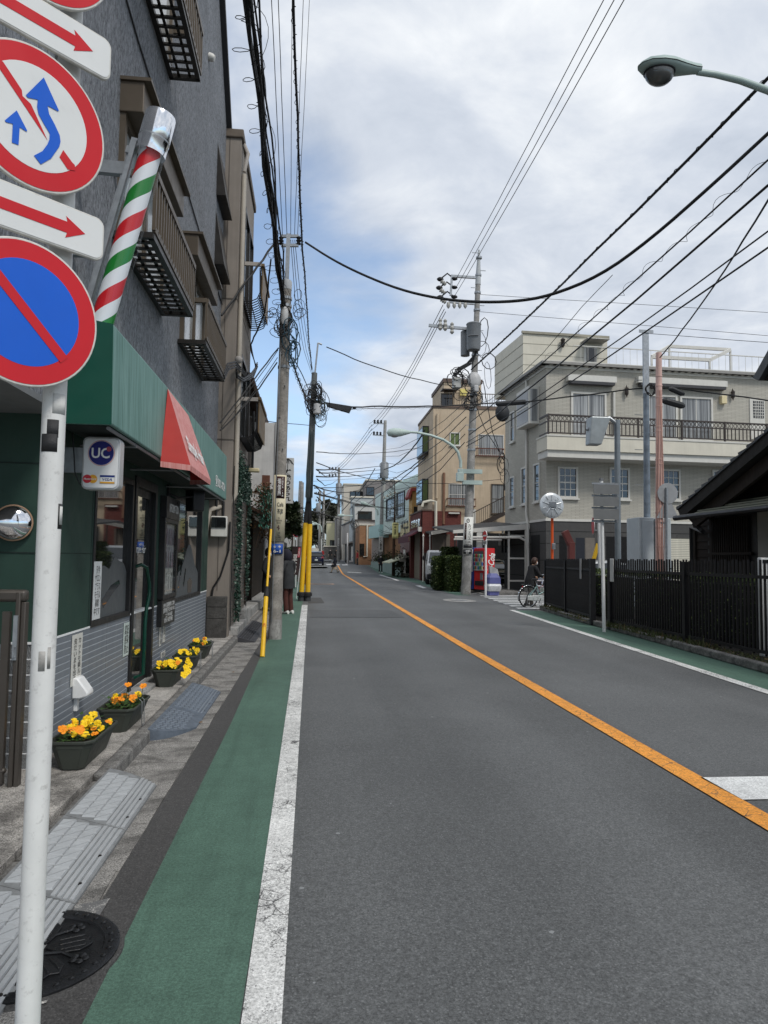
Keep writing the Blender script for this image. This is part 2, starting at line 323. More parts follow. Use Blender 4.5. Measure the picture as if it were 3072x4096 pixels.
def m_clear(name):
    t = NT(name); t.t.nodes.remove(t.b); tr = t.n('ShaderNodeBsdfTransparent'); tr.inputs[0].default_value = (.93,.95,.95,1)
    gl = t.n('ShaderNodeBsdfGlossy'); gl.inputs['Roughness'].default_value = .04; fr = t.n('ShaderNodeLayerWeight'); fr.inputs[0].default_value = .25; mx = t.n('ShaderNodeMixShader')
    t.l(t.math('ADD',t.math('MULTIPLY',t.math('POWER',fr.outputs[1],4.0),.6),.035,True),mx.inputs[0]); t.l(tr.outputs[0],mx.inputs[1]); t.l(gl.outputs[0],mx.inputs[2]); t.l(mx.outputs[0],t.out.inputs[0]); return t.m
def m_leaf(name,a,b,c=None):
    t = NT(name); g = t.n('ShaderNodeNewGeometry'); n = t.noise(1.3,4)
    col = t.mix(t.math('ADD',t.math('MULTIPLY',g.outputs['Random Per Island'],.6),t.math('MULTIPLY',n,.4)),a,b)
    if c: col = t.mix(t.math('GREATER_THAN',g.outputs['Random Per Island'],.88),col,c)
    return t.fin(col,.6,0,None,.3)
def m_wood(name,a,b,sc=(9,9,.5)):
    t = NT(name); n = t.noise(5,6,.65,.6,vec=t.co(sc)); g = t.noise(1.3,4)
    return t.fin(t.mix(1.0,t.mix(t.rng(n,.32,.68),a,b),t.ramp(g,(.3,.65),(.7,1.25)),'MULTIPLY'),.75,0,t.bump(n,.3,.006),.25)
def m_ribs(name,c,pitch,axis=2,depth=.012,var=.1,dark=.6):
    t = NT(name); s = t.n('ShaderNodeSeparateXYZ'); t.l(t.tc.outputs['Object'],s.inputs[0]); w = t.math('SINE',t.math('MULTIPLY',s.outputs[axis],2*math.pi/pitch))
    col = t.mix(t.rng(t.noise(2,5),.3,.7),dim(c,1-var),dim(c,1+var)); col = t.mix(t.rng(w,-.6,-1,0,.7),col,dim(c,dark))
    return t.fin(col,.55,0,t.bump(w,.6,depth),.4)
ASPH = m_asphalt(); ASPH2 = m_asphalt('old_asphalt',.062,(1.03,1,.98))
GREEN = m_road_paint('green_lane_paint',lin(82,111,97),.13,.06,False); WHITE = m_road_paint('white_line_paint',(.74,.74,.72,1),.045,.07,True)
WHITE2 = m_road_paint('fresh_white_paint',(.74,.75,.74,1),.12,.05,False); ORANGE = m_road_paint('orange_line_paint',lin(236,158,66),.1,.05,True)
CONC = m_concrete('concrete_gutter',.27,.42,1.04,.75); CONC2 = m_concrete('concrete_kerb',.2,.42,1.03,.6); CONC3 = m_concrete('concrete_apron',.36,.38,1.06,.8); CONC4 = m_concrete('pale_concrete',.34,.7,1.02,.25)
STUCCO = m_stucco(); SIDING = m_siding(); GLASS = m_glass('dark_glass'); SKYGLASS = m_glass('pane_glass',(.05,.06,.065,1),.02,1.0); CLEAR = m_clear('clear_acrylic')
WHITEP = M('white_enamel',(.74,.745,.74,1),.35,var=.05,dirt=.12,scale=6); OFFW = M('off_white_paint',(.62,.61,.57,1),.5,var=.08,streak=.15)
POLEW = M('pole_enamel',(.70,.70,.68,1),.42,var=.08,dirt=.42,scale=7,streak=.16,bump=.12,bs=30); BLACK = M('black_paint',(.012,.012,.014,1),.45,var=.3); BLACKR = M('black_rubber',(.016,.016,.017,1),.7); CABLE = M('cable_black',(.012,.012,.013,1),.55)
GALV = M('galvanised_steel',(.33,.35,.37,1),.42,.6,var=.2,scale=14,dirt=.1); CHROME = M('chrome',(.86,.86,.87,1),.13,1.0,var=.03); STEEL = M('grey_steel',(.24,.25,.26,1),.5,.4,var=.15)
BRONZE = M('bronze_frame',lin(92,82,70),.45,.2,var=.12,streak=.1); DBRON = M('dark_bronze',lin(40,37,34),.4,.2,var=.15)
RED = M('sign_red',lin(196,20,32),.38,var=.05); BLUE = M('sign_blue',lin(6,90,200),.38,var=.05); SIGNW = M('sign_white',(.70,.71,.70,1),.36,var=.04,dirt=.05)
YELL = M('yellow_guard',lin(232,184,36),.5,var=.1,dirt=.25,scale=8); PCONC = m_concrete('pole_concrete',.32,.78,1.03,.18); PCONC2 = m_concrete('pole_concrete_brown',.30,.7,1.08,.2)
SKIN = M('skin',lin(205,160,132),.5,var=.08); INK = M('print_black',(.02,.02,.02,1),.6); WPRINT = M('print_white',(.78,.78,.76,1),.6,var=.03); TYRE = M('tyre',(.015,.015,.016,1),.8)
MINT = M('mint_paint',lin(178,194,188),.45,var=.08,streak=.1)
# ---------------------------------------------------------------- ground
def ground():
    mb = MB(); ys = [-60,0,30,60] + [62+2*i for i in range(30)] + [130,160,220,1500]
    for a,b in zip(ys,ys[1:]): mb.quad((-700,a,zg(a)-.012),(700,a,zg(a)-.012),(700,b,zg(b)-.012),(-700,b,zg(b)-.012))
    stru(mb.build('ground',ASPH,None,0,fix=False))
    stru(strip('road',[(-20,-.72,12),(20,-.72,14),(62,-1.2,14),(110,-1.6,9),(230,-2,5.5)],ASPH,-.004))
    stru(strip('asphalt_strip',[(-3,-.885,-.70),(12,-.885,-.70),(25,-.885,-.70)],ASPH2,-.002))
    stru(strip('green_lane',[(-3,-.708,-.2),(6.6,-.703,-.21),(20,-.86,-.3),(40,-1.25,-.35),(62,-1.6,-.55),(78,-1.7,-.75)],GREEN,0))
    stru(strip('white_line',[(-3,-.2,-.07),(2.4,-.2,-.07),(12,-.255,-.1),(22.6,-.315,-.14)],WHITE,.004))
    stru(strip('orange_line',[(-3,2.60,2.77),(4,2.575,2.745),(12.4,2.55,2.71),(35,2.58,2.74),(64,2.66,2.81),(77.5,2.62,2.75)],ORANGE,.004))
    stru(strip('crossing_bar',[(4.37,2.74,4.2),(4.83,2.72,4.2)],WHITE2,.004))
    # right-hand lane and markings
    stru(strip('green_lane',[(2,5.25,6.2),(9.5,5.35,6.36),(16.3,5.72,6.66),(20.9,5.92,6.8)],GREEN,0))
    stru(strip('white_line',[(2,5.12,5.28),(7.9,5.24,5.40),(16.3,5.64,5.80),(21,5.88,6.04)],WHITE,.004))
    stru(strip('green_lane',[(29.4,6.0,6.6),(45,6.35,7.4),(62,6.3,7.5),(80,5.9,7.0)],GREEN,0))
    for a,b in (((1945,2389),(0,0)),): pass
    for q in ([z('F',445,1223),z('F',500,1222),z('F',572,1252),z('F',530,1253)],[z('F',40,1104),z('F',70,1104),z('F',272,1166),z('F',240,1168)]):
        mb = MB(); pts = [PG(k) for k in q]; mb.quad(*[(k.x,k.y,zg(k.y)+.004) for k in pts]); stru(mb.build('edge_dash',WHITE2,None,0))
    # zebra crossing over the side street
    for i in range(8):
        k = i/7; y0 = 21.6 + 7.4*k
        mb = MB(); xl = 6.35 + .6*k; mb.quad((xl,y0,.003),(10.6,y0+.3,.003),(10.6,y0+.78,.003),(xl+.03,y0+.46,.003)); stru(mb.build('crossing_bar',WHITE2,None,0,fix=False))
    # stop line and second zebra where the street rises
    def gq(name,pts,mt,off=.006):
        p = [PG(k) for k in pts]; mb = MB(); stru(mb.quad(*[(k.x,k.y,k.z+off) for k in p]).build(name,mt,None,0,fix=False))
    gq('stop_line',[z('Z',60,1232),z('Z',545,1232),z('Z',520,1218),z('Z',60,1218)],WHITE2)
    for a in ((60,205,1189),(300,430,1189),(485,655,1180),(760,860,1190),(905,1060,1195)): gq('crossing_bar',[z('Z',a[0]+25,a[2]+10),z('Z',a[1]+20,a[2]+10),z('Z',a[1]-20,a[2]-10),z('Z',a[0],a[2]-10)],WHITE2)
    gq('stop_line',[z('Z',1055,1388),z('Z',1430,1408),z('Z',1425,1398),z('Z',1075,1380)],WHITE2)
    gq('stop_line',[z('Z',425,1110),z('Z',640,1112),z('Z',640,1100),z('Z',425,1098)],WHITE2)
    gq('crossing_bar',[z('Z',985,1172),z('Z',1075,1185),z('Z',1060,1170),z('Z',1000,1165)],WHITE2)
    gq('asphalt_patch',[z('N',860,1893),z('N',1100,1890),z('N',1045,1808),z('N',860,1812)],M('road_patch',(.075,.073,.07,1),.85,var=.25,scale=30),.002)
    gq('asphalt_patch',[(1240,2470),(1620,2470),(1560,2440),(1240,2440)],m_asphalt('dark_seam',.094),.0015)
    # oval orange mark and oval pale repair around the far drain lid
    for nm,c,rx,ry,mt,hole in (('orange_ring',PG((1285,2336)),.75,.7,M('salmon_paint',lin(222,176,140),.7),.82),('lid_surround',PG((1837,2402)),.58,1.05,CONC4,.3)):
        mb = MB(); n = 28; mb.add([(c.x+rx*math.cos(i*6.283/n),c.y+ry*math.sin(i*6.283/n),zg(c.y)+.005) for i in range(n)],[tuple(range(n))]); stru(mb.build(nm,mt,None,0))
        if hole > .5: mb = MB(); mb.add([(c.x+rx*hole*math.cos(i*6.283/n),c.y+ry*hole*math.sin(i*6.283/n),zg(c.y)+.007) for i in range(n)],[tuple(range(n))]); stru(mb.build('asphalt_patch',ASPH,None,0))
    c = PG((1837,2402)); o = MB().lathe([(.30,0),(.30,.01),(.27,.012),(.26,.006),(0,.008)],(c.x,c.y,.005),n=24).build('manhole_cover',STEEL); tag(o,'round iron manhole lid set in a pale oval patch near the utility pole','manhole cover')
    # gutter, kerb, pavement on the left: every slab and stone its own piece
    gut = stru(strip('gutter',[(-3,-1.36,-.885),(60,-1.5,-.885)],CONC,-.011)); kerb = MB().box(-1.36,-1.28,-3,45,-.02,.02).build('kerb',CONC2,None,0); stru(kerb)
    gm = {}
    y = -1.2; i = 0
    while y < 30:
        L = .6; k = i % 4
        if ('g',k) not in gm:
            m = MB().hexa([(-1.28,0,-.03),(-.888,0,-.03),(-.885-.006*k,L-.008,-.03),(-1.28,L-.008,-.03),(-1.28,0,.004),(-.888,0,-.0015),(-.885-.006*k,L-.008,-.0015),(-1.28,L-.008,.004)]); gm['g',k] = m.mesh('gutter_slab',CONC,0)
            m = MB().box(-1.375,-1.275,.004,L-.006,-.03,.098); gm['k',k] = m.mesh('kerb_stone',CONC2,0); gm['l',k] = MB().box(-1.375,-1.275,.004,L-.006,-.03,.06).mesh('kerb_stone',CONC2,0)
        o = bpy.data.objects.new('gutter_slab',gm['g',k]); COL.objects.link(o); o.parent = gut; o.location = (0,y,random.uniform(-.002,.002))
        o = bpy.data.objects.new('kerb_stone',gm['k' if y > 4.6 else 'l',k]); COL.objects.link(o); o.parent = kerb; o.location = (0,y,0)
        if y > 4.6 or True:
            b = o.modifiers.new('bevel','BEVEL'); b.width = .018; b.segments = 2
        y += L; i += 1
    mb = MB(); mb.box(-1.8,-1.375,4.95,30,-.02,.094)
    pv = stru(mb.build('pavement',CONC3,None,0)); stru(MB().hexa([(-9,-3,-.02),(-1.375,-3,-.02),(-1.375,4.95,-.02),(-9,4.95,-.02),(-9,-3,.055),(-1.375,-3,.055),(-1.375,4.95,.092),(-9,4.95,.092)]).build('forecourt',CONC3,None,0))
    for k,y0 in enumerate((5.0,6.9,8.6,10.4,12.2)):
        for j in range(1):
            o = MB().box(-1.795,-1.38,y0+.006,y0+(1.9,1.7,1.8,1.8,1.9)[k]-.006,.09,.099+.002*(k % 2)).build('paving_slab',(CONC3,m_concrete('concrete_apron_b',.4,.6,1.05,.5))[k % 2],pv,0)
    # faded white paint scraps crossing the gutter beside the iron cover
    for q in ([(300,3622),(440,3592),(400,3660),(290,3650)],[(160,3985),(205,3975),(185,4010),(150,4020)]):
        p = [PZ(k,.006) for k in q]; stru(MB().quad(*p).build('white_paint_scrap',m_road_paint('worn_white',(.6,.58,.54,1),-.03,.12),gut,0,fix=False)); del p
ground()
def manhole():
    c = Vector((-1.02,2.87,0)); R = .315; H0 = .009
    t = thing('manhole_cover','large dark cast iron manhole cover with raised blossom pattern beside the plastic kerb ramp','manhole cover',(c.x,c.y,.004))
    iron = M('cast_iron',(.02,.021,.023,1),.34,.55,var=.4,scale=18,bump=.5,bs=120,dirt=.45,spec=.6)
    MB().lathe([(R,-.02),(R,.008),(R-.012,.011),(R-.055,.011),(R-.06,.003),(0,.003)],(c.x,c.y,H0),n=48).build('rim',iron,t)
    mb = MB()
    for i in range(34):
        a = 6.283*i/34; mb.lathe([(.010,0),(.010,.003),(.006,.0055),(0,.006)],(c.x+(R-.033)*math.cos(a),c.y+(R-.033)*math.sin(a),.010+H0),n=8)
    stuff(mb.build('rim_stud',iron,t))
    for k in range(5):
        a = 6.283*k/5+.35; d = Vector((math.cos(a),math.sin(a),0)); s = Vector((-d.y,d.x,0)); o = Vector((c.x,c.y,.003+H0))
        mb = MB(); mb.prism([(.05,0),(.10,.055),(.17,.062),(.215,.03),(.20,0),(.215,-.03),(.17,-.062),(.10,-.055)],o,d,s,(0,0,.0075))
        for b in (-.035,0,.035): mb.tube([o+d*.10+s*b+Vector((0,0,.0075)),o+d*.19+s*b*1.05+Vector((0,0,.0085))],.004,5)
        mb.build('petal',iron,t,bev=.002)
        a2 = a+.628; d2 = Vector((math.cos(a2),math.sin(a2),0)); s2 = Vector((-d2.y,d2.x,0)); mb = MB()
        for q in range(5):
            b = 6.283*q/5; mb.ball(o+d2*.20+Vector((math.cos(b)*.022,math.sin(b)*.022,.004)),.015,8,4,(1,1,.35))
        mb.tube([o+d2*.06+Vector((0,0,.004)),o+d2*.12+s2*.02+Vector((0,0,.005)),o+d2*.18+Vector((0,0,.004))],.006,6); mb.build('blossom',iron,t)
    MB().lathe([(.04,0),(.04,.008),(.03,.010),(0,.010)],(c.x,c.y,.003+H0),n=20).build('boss',iron,t)
    stru(MB().lathe([(R+.025,-.02),(R+.014,.008),(R+.002,.010)],(c.x,c.y,0),n=40).build('cover_collar',ASPH2,None))
manhole()
# ---------------------------------------------------------------- kerb ramps
def ramps():
    pg = M('grey_plastic',lin(166,169,171),.55,var=.1,scale=9,bump=.25,bs=300,dirt=.25); pb = M('blue_grey_plastic',lin(124,132,142),.5,var=.1,scale=9,dirt=.3)
    gd = M('plastic_shade_dirt',lin(122,124,125),.75,var=.3,scale=14,dirt=.5); bd_ = M('blue_plastic_shade_dirt',lin(92,101,112),.7,var=.3,scale=14,dirt=.4); pk = M('dark_plastic',(.05,.05,.055,1),.6,var=.2); hole = M('bolt_hole',(.008,.007,.006,1),.9)  # segment bases darkened to paint groove shade between the treads, with some dirt
    S = lambda a,y,up=0: Vector((-1.30+.32*a,y,.100-.088*a+up))        # a = 0 at the kerb top, 1 at the gutter
    def seg(t,y0,y1,mt,lean,kind,label=None,end=False):
        n = 8 if end else 1; e = lambda a: y1-(.16*abs(a-.25)**2.0 if end else 0)
        mb = MB(); cols = [i/8 for i in range(9)]; top = []; bot = []
        for i,(a,b) in enumerate(zip(cols,cols[1:])):
            mb.hexa([(S(a,0).x,y0,0),(S(b,0).x,y0,0),(S(b,0).x,e(b),0),(S(a,0).x,e(a),0),S(a,y0),S(b,y0),S(b,e(b)),S(a,e(a))])
        sg = mb.build('ramp_segment',{'grey_plastic': gd,'blue_grey_plastic': bd_}.get(mt.name,mt),t,0)
        if label: sg['label'] = label
        tr = MB(); y = y0+.03
        if kind == 'diamond':
            pitch = .105; rows = int((y1-y0-.03)/pitch)
            for r in range(rows):
                for c in range(3):
                    a0 = .05+c*.2; ya = y0+.025+r*pitch; sk = .035
                    q = [(a0,ya+sk*0),(a0+.192,ya+sk),(a0+.192,ya+sk+pitch*.80),(a0,ya+pitch*.80)]
                    if q[2][1] > e(.5)-.01: continue
                    dd = [S(a,yy,-.001) for a,yy in q]; mid = sum(dd,Vector())/4; uu = [mid+(k-mid)*.90+Vector((0,0,.010)) for k in dd]
                    # each cell is cut along its diagonal like the moulded lozenges
                    lg = MB(); lg.add(dd[:3]+uu[:3],[(3,4,5),(0,1,4,3),(1,2,5,4),(2,0,3,5)]); off = Vector((0,.009,0)); dd2 = [k+off for k in (dd[0],dd[2],dd[3])]; uu2 = [k+off for k in (uu[0],uu[2],uu[3])]
                    lg.add(dd2+uu2,[(3,4,5),(0,1,4,3),(1,2,5,4),(2,0,3,5)]); lg.build('tread_lug',mt,sg,0)
            for k in range(4): a = .695+k*.08; tr.bar(S(a,y0+.012,.001),S(a,e(a)-.012,.001),.019,.010)
        else:
            y = y0+.05; j = 0
            while y < y1-.06:
                for c in range(5): a = .10+c*.13+(.03 if j % 2 else 0); tr.bar(S(a,y,.001),S(a+.085,y+.012,.001),.014,.008) if y < e(a)-.03 else None
                y += .045; j += 1
            for k in range(2): a = .80+k*.09; tr.bar(S(a,y0+.01,.001),S(a,e(a)-.02,.001),.014,.008)
        stuff(tr.build('tread',mt,sg,0))
        hb = MB(); y = y0+.16
        while y < y1-.1: hb.lathe([(.010,0),(.010,.0025)],S(.90,y,.003),n=8); y += .30
        if len(hb.v): stuff(hb.build('bolt_hole',hole,sg))
    t = thing('kerb_ramp','long pale grey plastic kerb ramp with diamond pattern, nearest beside the sign pole','kerb ramp',(-1.14,3.6,0))
    seg(t,4.07,4.93,pg,0,'diamond',end=True); seg(t,3.25,4.064,pg,0,'diamond'); seg(t,2.43,3.244,pg,0,'diamond'); seg(t,1.6,2.424,pb,0,'dash','darker blue grey nearest segment')
    t = thing('kerb_ramp','blue grey plastic kerb ramp with rows of dashes in front of the salon door','kerb ramp',(-1.14,7,0))
    seg(t,6.9,8.15,pb,0,'dash',end=True); MB().hexa([(-1.30,6.0,0),(-1.10,5.86,0),(-.98,6.3,0),(-1.3,6.896,0),S(0,6.0),S(.6,6.02),S(1,6.5),S(0,6.896)]); 
    mb = MB()
    e0 = lambda a: 6.0+.42*a**2
    for i in range(8): a = i/8; b = a+.125; mb.hexa([(S(a,0).x,e0(a),0),(S(b,0).x,e0(b),0),(S(b,0).x,6.896,0),(S(a,0).x,6.896,0),S(a,e0(a)),S(b,e0(b)),S(b,6.896),S(a,6.896)])
    sg = mb.build('ramp_segment',bd_,t,0); tr = MB()
    for j in range(16):
        for c in range(5):
            a = .10+c*.13+(.03 if j % 2 else 0); y = 6.05+j*.05
            if y > e0(a+.1)+.03 and y < 6.86: tr.bar(S(a,y,.001),S(a+.085,y+.012,.001),.014,.008)
    stuff(tr.build('tread',pb,sg,0))
    t = thing('kerb_ramp','dark grey chequered kerb ramp beyond the flower planters, left of the yellow guy guard','kerb ramp',(-1.14,14,0))
    seg(t,12.7,14.3,pk,0,'dash'); seg(t,14.306,16.0,pk,0,'dash',end=True)
ramps()
# ---------------------------------------------------------------- salon building
SF = Facade((-1.8,0,0),(0,1,0),(1,0,0)); UF = Facade((-1.72,0,0),(0,1,0),(1,0,0))
GWALL = M('green_wall_panel',lin(40,66,57),.6,var=.16,streak=.2,scale=2,dirt=.06); TILE = M('grey_wall_tile',lin(120,126,134),.38,var=.1,scale=3,dirt=.12,streak=.1); GROUT = M('tile_grout',(.78,.79,.79,1),.9,var=.1)
AWG = m_awning('awning_green',lin(14,84,72),lin(134,170,164),.85); AWGS = M('awning_side_green',lin(6,72,58),.5,var=.08); AWR = m_awning('awning_red',lin(178,48,40),lin(222,172,166),.85)
SHOPG = m_glass('shop_glass',(.018,.019,.018,1),.02,1.0); SHOPG.node_tree.nodes['Principled BSDF'].inputs['Coat Weight'].default_value = 1.0; SHOPG.node_tree.nodes['Principled BSDF'].inputs['IOR'].default_value = 1.7; FILM = M('frosted_film',lin(86,90,92),.6,var=.06); FRAME = M('black_frame',(.018,.018,.019,1),.4,var=.2); SOFF = M('grey_soffit',lin(118,120,122),.7,var=.1)
def salon():
    B = thing('salon_building','three storey hair salon with dark grey stucco walls and green ground floor','building',(-1.8,8.5,0))
    # ground storey: green wall with openings, tiled plinth
    mb = MB()
    for a in ((4.95,6.05,.9,3.2),(6.05,7.33,2.24,3.2),(7.33,8.36,2.3,3.2),(8.36,9.4,.9,3.2),(9.4,11.72,2.28,3.2),(11.72,12.45,.9,3.2)): SF.box(mb,a[0],a[1],a[2],a[3],-.2,0)
    mb.box(-7,-2.0,4.95,5.1,.9,3.2); mb.box(-7,-2.0,12.3,12.45,0,9.3)
    mb.build('wall',GWALL,B,0)
    mb = MB()
    for y in (6.0,9.1,12.0): SF.box(mb,y,y+.012,.92,2.6,-.01,.0015)
    SF.box(mb,4.96,6.04,1.5,1.508,-.01,.0015); mb.box(-7,-1.8,4.944,4.955,1.5,1.508); mb.box(-7,-1.8,4.944,4.955,2.1,2.108); mb.build('panel_joint',M('joint_dark',lin(28,42,38),.8),B,0)
    mb = MB()
    for a,b in ((4.95,7.33),(8.36,12.45)): SF.box(mb,a,b,.0,.9,-.2,-.004)
    mb.box(-7,-1.804,4.957,5.1,0,.9); SF.box(mb,7.33,8.36,0,.13,-.25,-.03); pl = mb.build('plinth',GROUT,B,0)
    H = .0508; cut = {}
    for a,b in ((4.95,5.72),(5.72,6.55),(6.55,7.33),(8.36,9.35),(9.35,10.4),(10.4,11.45),(11.45,12.45)):
        for r in range(16):
            z0 = .092+r*H
            key = round(b-a,2)
            if key not in cut: m = MB(); m.box(0,.007,.003,b-a-.003,.002,H-.0075); cut[key] = m.mesh('wall_tile',TILE,0)
            o = bpy.data.objects.new('wall_tile',cut[key]); COL.objects.link(o); o.parent = pl; o.location = (-1.806,a,z0)
    sq = MB().box(.002,.098,-.007,0,.002,H*1.9).mesh('wall_tile',TILE,0)
    for c in range(12):
        for r in range(8): o = bpy.data.objects.new('wall_tile',sq); COL.objects.link(o); o.parent = pl; o.location = (-1.81-.1*(c+1),4.957,.092+r*H*2)
    mb = MB(); SF.box(mb,4.94,12.46,.9,.915,-.2,.004); mb.build('tile_edging',GROUT,pl,0)
    # windows
    def window(u0,u1,z0,z1,fw=.05,mull=()):
        f = MB()
        for a in ((u0,u0+fw,z0,z1),(u1-fw,u1,z0,z1),(u0+fw,u1-fw,z0,z0+fw),(u0+fw,u1-fw,z1-fw,z1)): SF.box(f,*a,-.06,.012)
        for m in mull: SF.box(f,m-.02,m+.02,z0+fw,z1-fw,-.06,.008)
        w = f.build('window',FRAME,B,0,bev=.004); g = MB(); SF.box(g,u0+fw*.5,u1-fw*.5,z0+fw*.5,z1-fw*.5,-.05,-.03); g.build('pane',SHOPG,w,0); return w
    w1 = window(6.05,7.3,.9,2.24); w2 = window(9.42,11.72,.88,2.28)
    def film(w,pts,name='frosted_film',mt=FILM,o=-.0285): MB().prism([(a,b) for a,b in pts],SF.pt(0,0,o),(0,1,0),(0,0,1),(.002,0,0)).build(name,mt,w,0)
    film(w1,[(6.09,.95),(7.26,.95),(7.26,1.32)] + [(7.2-.05*i,1.34+.13*math.exp(-((i-6)/5.0)**2)+.02*math.sin(i)) for i in range(12)] + [(6.5,1.40),(6.3,1.40),(6.09,1.42)])
    film(w2,[(9.6,.93),(11.66,.93),(11.66,1.22)] + [(11.5-.1*i,1.25+.42*math.exp(-((i-7)/4.5)**2)) for i in range(17)] + [(9.6,1.1)])
    for ww,pts in ((w1,[(6.45,1.10),(6.72,1.22),(6.98,1.26),(7.03,1.22),(6.8,1.15),(6.5,1.03)]),(w2,[(9.75,1.0),(9.95,1.38),(9.99,1.36),(9.82,1.0)]),(w2,[(9.95,1.05),(10.25,1.45),(10.30,1.42),(10.03,1.03)]),(w2,[(10.35,1.1),(10.5,1.32),(10.56,1.3),(10.42,1.05)]),(w2,[(10.75,.95),(10.7,1.12),(10.9,1.17),(11.1,1.12),(11.05,.95)])):
        film(ww,pts,'film_cutout',GLASS,-.0262)
    film(w1,[(6.2,1.05),(6.27,1.15),(6.29,1.28),(6.25,1.38),(6.19,1.40),(6.14,1.3),(6.15,1.15)],'lilac_sticker',M('lilac_print',lin(186,130,196),.6),.004)
    text('キッズ\nカット',SF.pt(6.215,1.24,.0075),(0,1,0),(0,0,1),.09,.12,WPRINT,w1)
    # door
    D = MB()
    for a in ((7.36,7.44,.13,2.3),(8.27,8.35,.13,2.3),(7.44,8.27,2.2,2.3)): SF.box(D,*a,-.12,.015)
    d = D.build('door',FRAME,B,0,bev=.004); g = MB(); SF.box(g,7.44,8.27,.16,2.2,-.07,-.045); g.build('pane',SHOPG,d,0)
    f = MB()
    for a in ((7.44,7.52,.13,2.2),(8.2,8.27,.13,2.2),(7.52,8.2,.13,.22),(7.52,8.2,2.12,2.2)): SF.box(f,*a,-.08,-.035)
    f.build('door_leaf',FRAME,d,0); gh = M('handle_green',lin(16,66,52),.3,var=.1)
    MB().tube([SF.pt(7.50,1.38,.0),SF.pt(7.50,1.40,.055),SF.pt(7.58,1.37,.09),SF.pt(7.68,1.2,.10),SF.pt(7.70,1.08,.10),SF.pt(7.62,.95,.095),SF.pt(7.60,.8,.09),SF.pt(7.60,.28,.09),SF.pt(7.60,.24,0)],.019,10).build('handle',gh,d,60)
    text('Simple Hair',SF.pt(7.83,1.55,-.04),(0,1,0),(0,0,1),.5,.12,WPRINT,d,shear=.35,bold=.01)
    # door step
    SF.box(s := MB(),7.2,8.5,.0,.14,-.02,.16); s.build('door_step',CONC4,B,0,bev=.012)
    # upper storeys: one siding board after another
    top = lambda y: 9.33 + max(0,12.65-y)*1.05 if y > 8.7 else 13.47
    mb = MB(); mb.prism([(1.0,2.5),(12.6,2.5),(12.6,9.3),(8.7,13.3),(1.0,13.3)],(-1.75,0,0),(0,1,0),(0,0,1),(-7,0,0)); core = mb.build('upper_wall',M('joint_black',(.01,.01,.011,1),.9),B,0)
    y = .95
    while y < 12.6:
        y1 = min(y+.455,12.65); m = MB(); m.prism([(y+.004,2.48),(y1-.004,2.48),(y1-.004,top(y1)),(y+.004,top(y))],(-1.75,0,0),(0,1,0),(0,0,1),(.03,0,0)); m.build('wall_board',STUCCO,core,0); y = y1
    MB().box(-7,-1.7,.95,4.95,2.44,2.479).build('soffit',SOFF,B,0)
    for a,b in (((12.72,9.28),(8.7,13.5)),): MB().bar((-1.74,a[0],a[1]),(-1.74,b[0],b[1]),.22,.10).build('verge_board',M('verge_dark',(.03,.03,.032,1),.6),B,0)
    # far end face of the upper storeys
    MB().box(-8.7,-1.75,12.6,12.645,2.5,9.3).build('end_wall',STUCCO,B,0)
    # awning with the red hood
    A = MB(); y0,y1,zb,zt = 4.83,11.12,2.36,3.04; x1 = -1.35
    A.hexa([(-1.72,y0,zb),(x1,y0,zb),(x1,y1,zb),(-1.72,y1,zb),(-1.72,y0,zt+.06),(x1-.01,y0,zt),(x1-.01,y1,zt),(-1.72,y1,zt+.06)])
    aw = A.build('awning',AWG,B,0,bev=.012)
    MB().hexa([(-1.72,y0-.003,zb),(x1+.002,y0-.003,zb),(x1+.002,y0,zb),(-1.72,y0,zb),(-1.72,y0-.003,zt+.06),(x1-.012,y0-.003,zt),(x1-.012,y0,zt),(-1.72,y0,zt+.06)]).build('awning_end',AWGS,aw,0)
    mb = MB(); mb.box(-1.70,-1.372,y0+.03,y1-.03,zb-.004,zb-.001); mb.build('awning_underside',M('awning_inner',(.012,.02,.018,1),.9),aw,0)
    mb = MB()
    for yy in (5.6,7.1,8.8,10.4): mb.cyl((-1.79,yy,2.33),(-1.37,yy,2.33),.011,n=6)
    mb.cyl((-1.385,y0+.05,2.345),(-1.385,y1-.05,2.345),.013,n=6); mb.build('awning_tube',STEEL,aw)
    text('☎3821-8724',(x1+.001,10.38,2.53),(0,1,0),(0,0,1),1.05,.17,WPRINT,aw,bold=.025)
    H2 = MB(); ta,tb = Vector((-1.352,6.58,3.02)),Vector((-1.352,7.66,2.99)); b0,b1,b2,b3 = Vector((-1.352,6.38,2.325)),Vector((-1.097,6.40,2.30)),Vector((-1.097,7.66,2.30)),Vector((-1.352,7.9,2.325))
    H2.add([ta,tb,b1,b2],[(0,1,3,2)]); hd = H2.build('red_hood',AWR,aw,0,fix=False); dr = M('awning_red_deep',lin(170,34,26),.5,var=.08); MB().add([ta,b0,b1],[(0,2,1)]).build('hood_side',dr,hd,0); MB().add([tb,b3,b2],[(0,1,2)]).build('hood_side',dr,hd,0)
    MB().add([b1,b2,b2-Vector((.004,0,.05)),b1-Vector((.004,0,.05)),b0,b0-Vector((0,0,.05)),b3,b3-Vector((0,0,.05))],[(0,1,2,3),(0,3,5,4),(1,6,7,2)]).build('valance',AWR,aw,0)
    n = (tb-ta).normalized(); upv = ((ta+tb)/2-(b1+b2)/2).normalized(); c = (ta+tb+b1+b2)/4 - upv*.17
    text('Simple Hair',c+Vector((.006,.02,.002)),n,upv,1.0,.22,WPRINT,hd,shear=.4,bold=.03,d=.004)
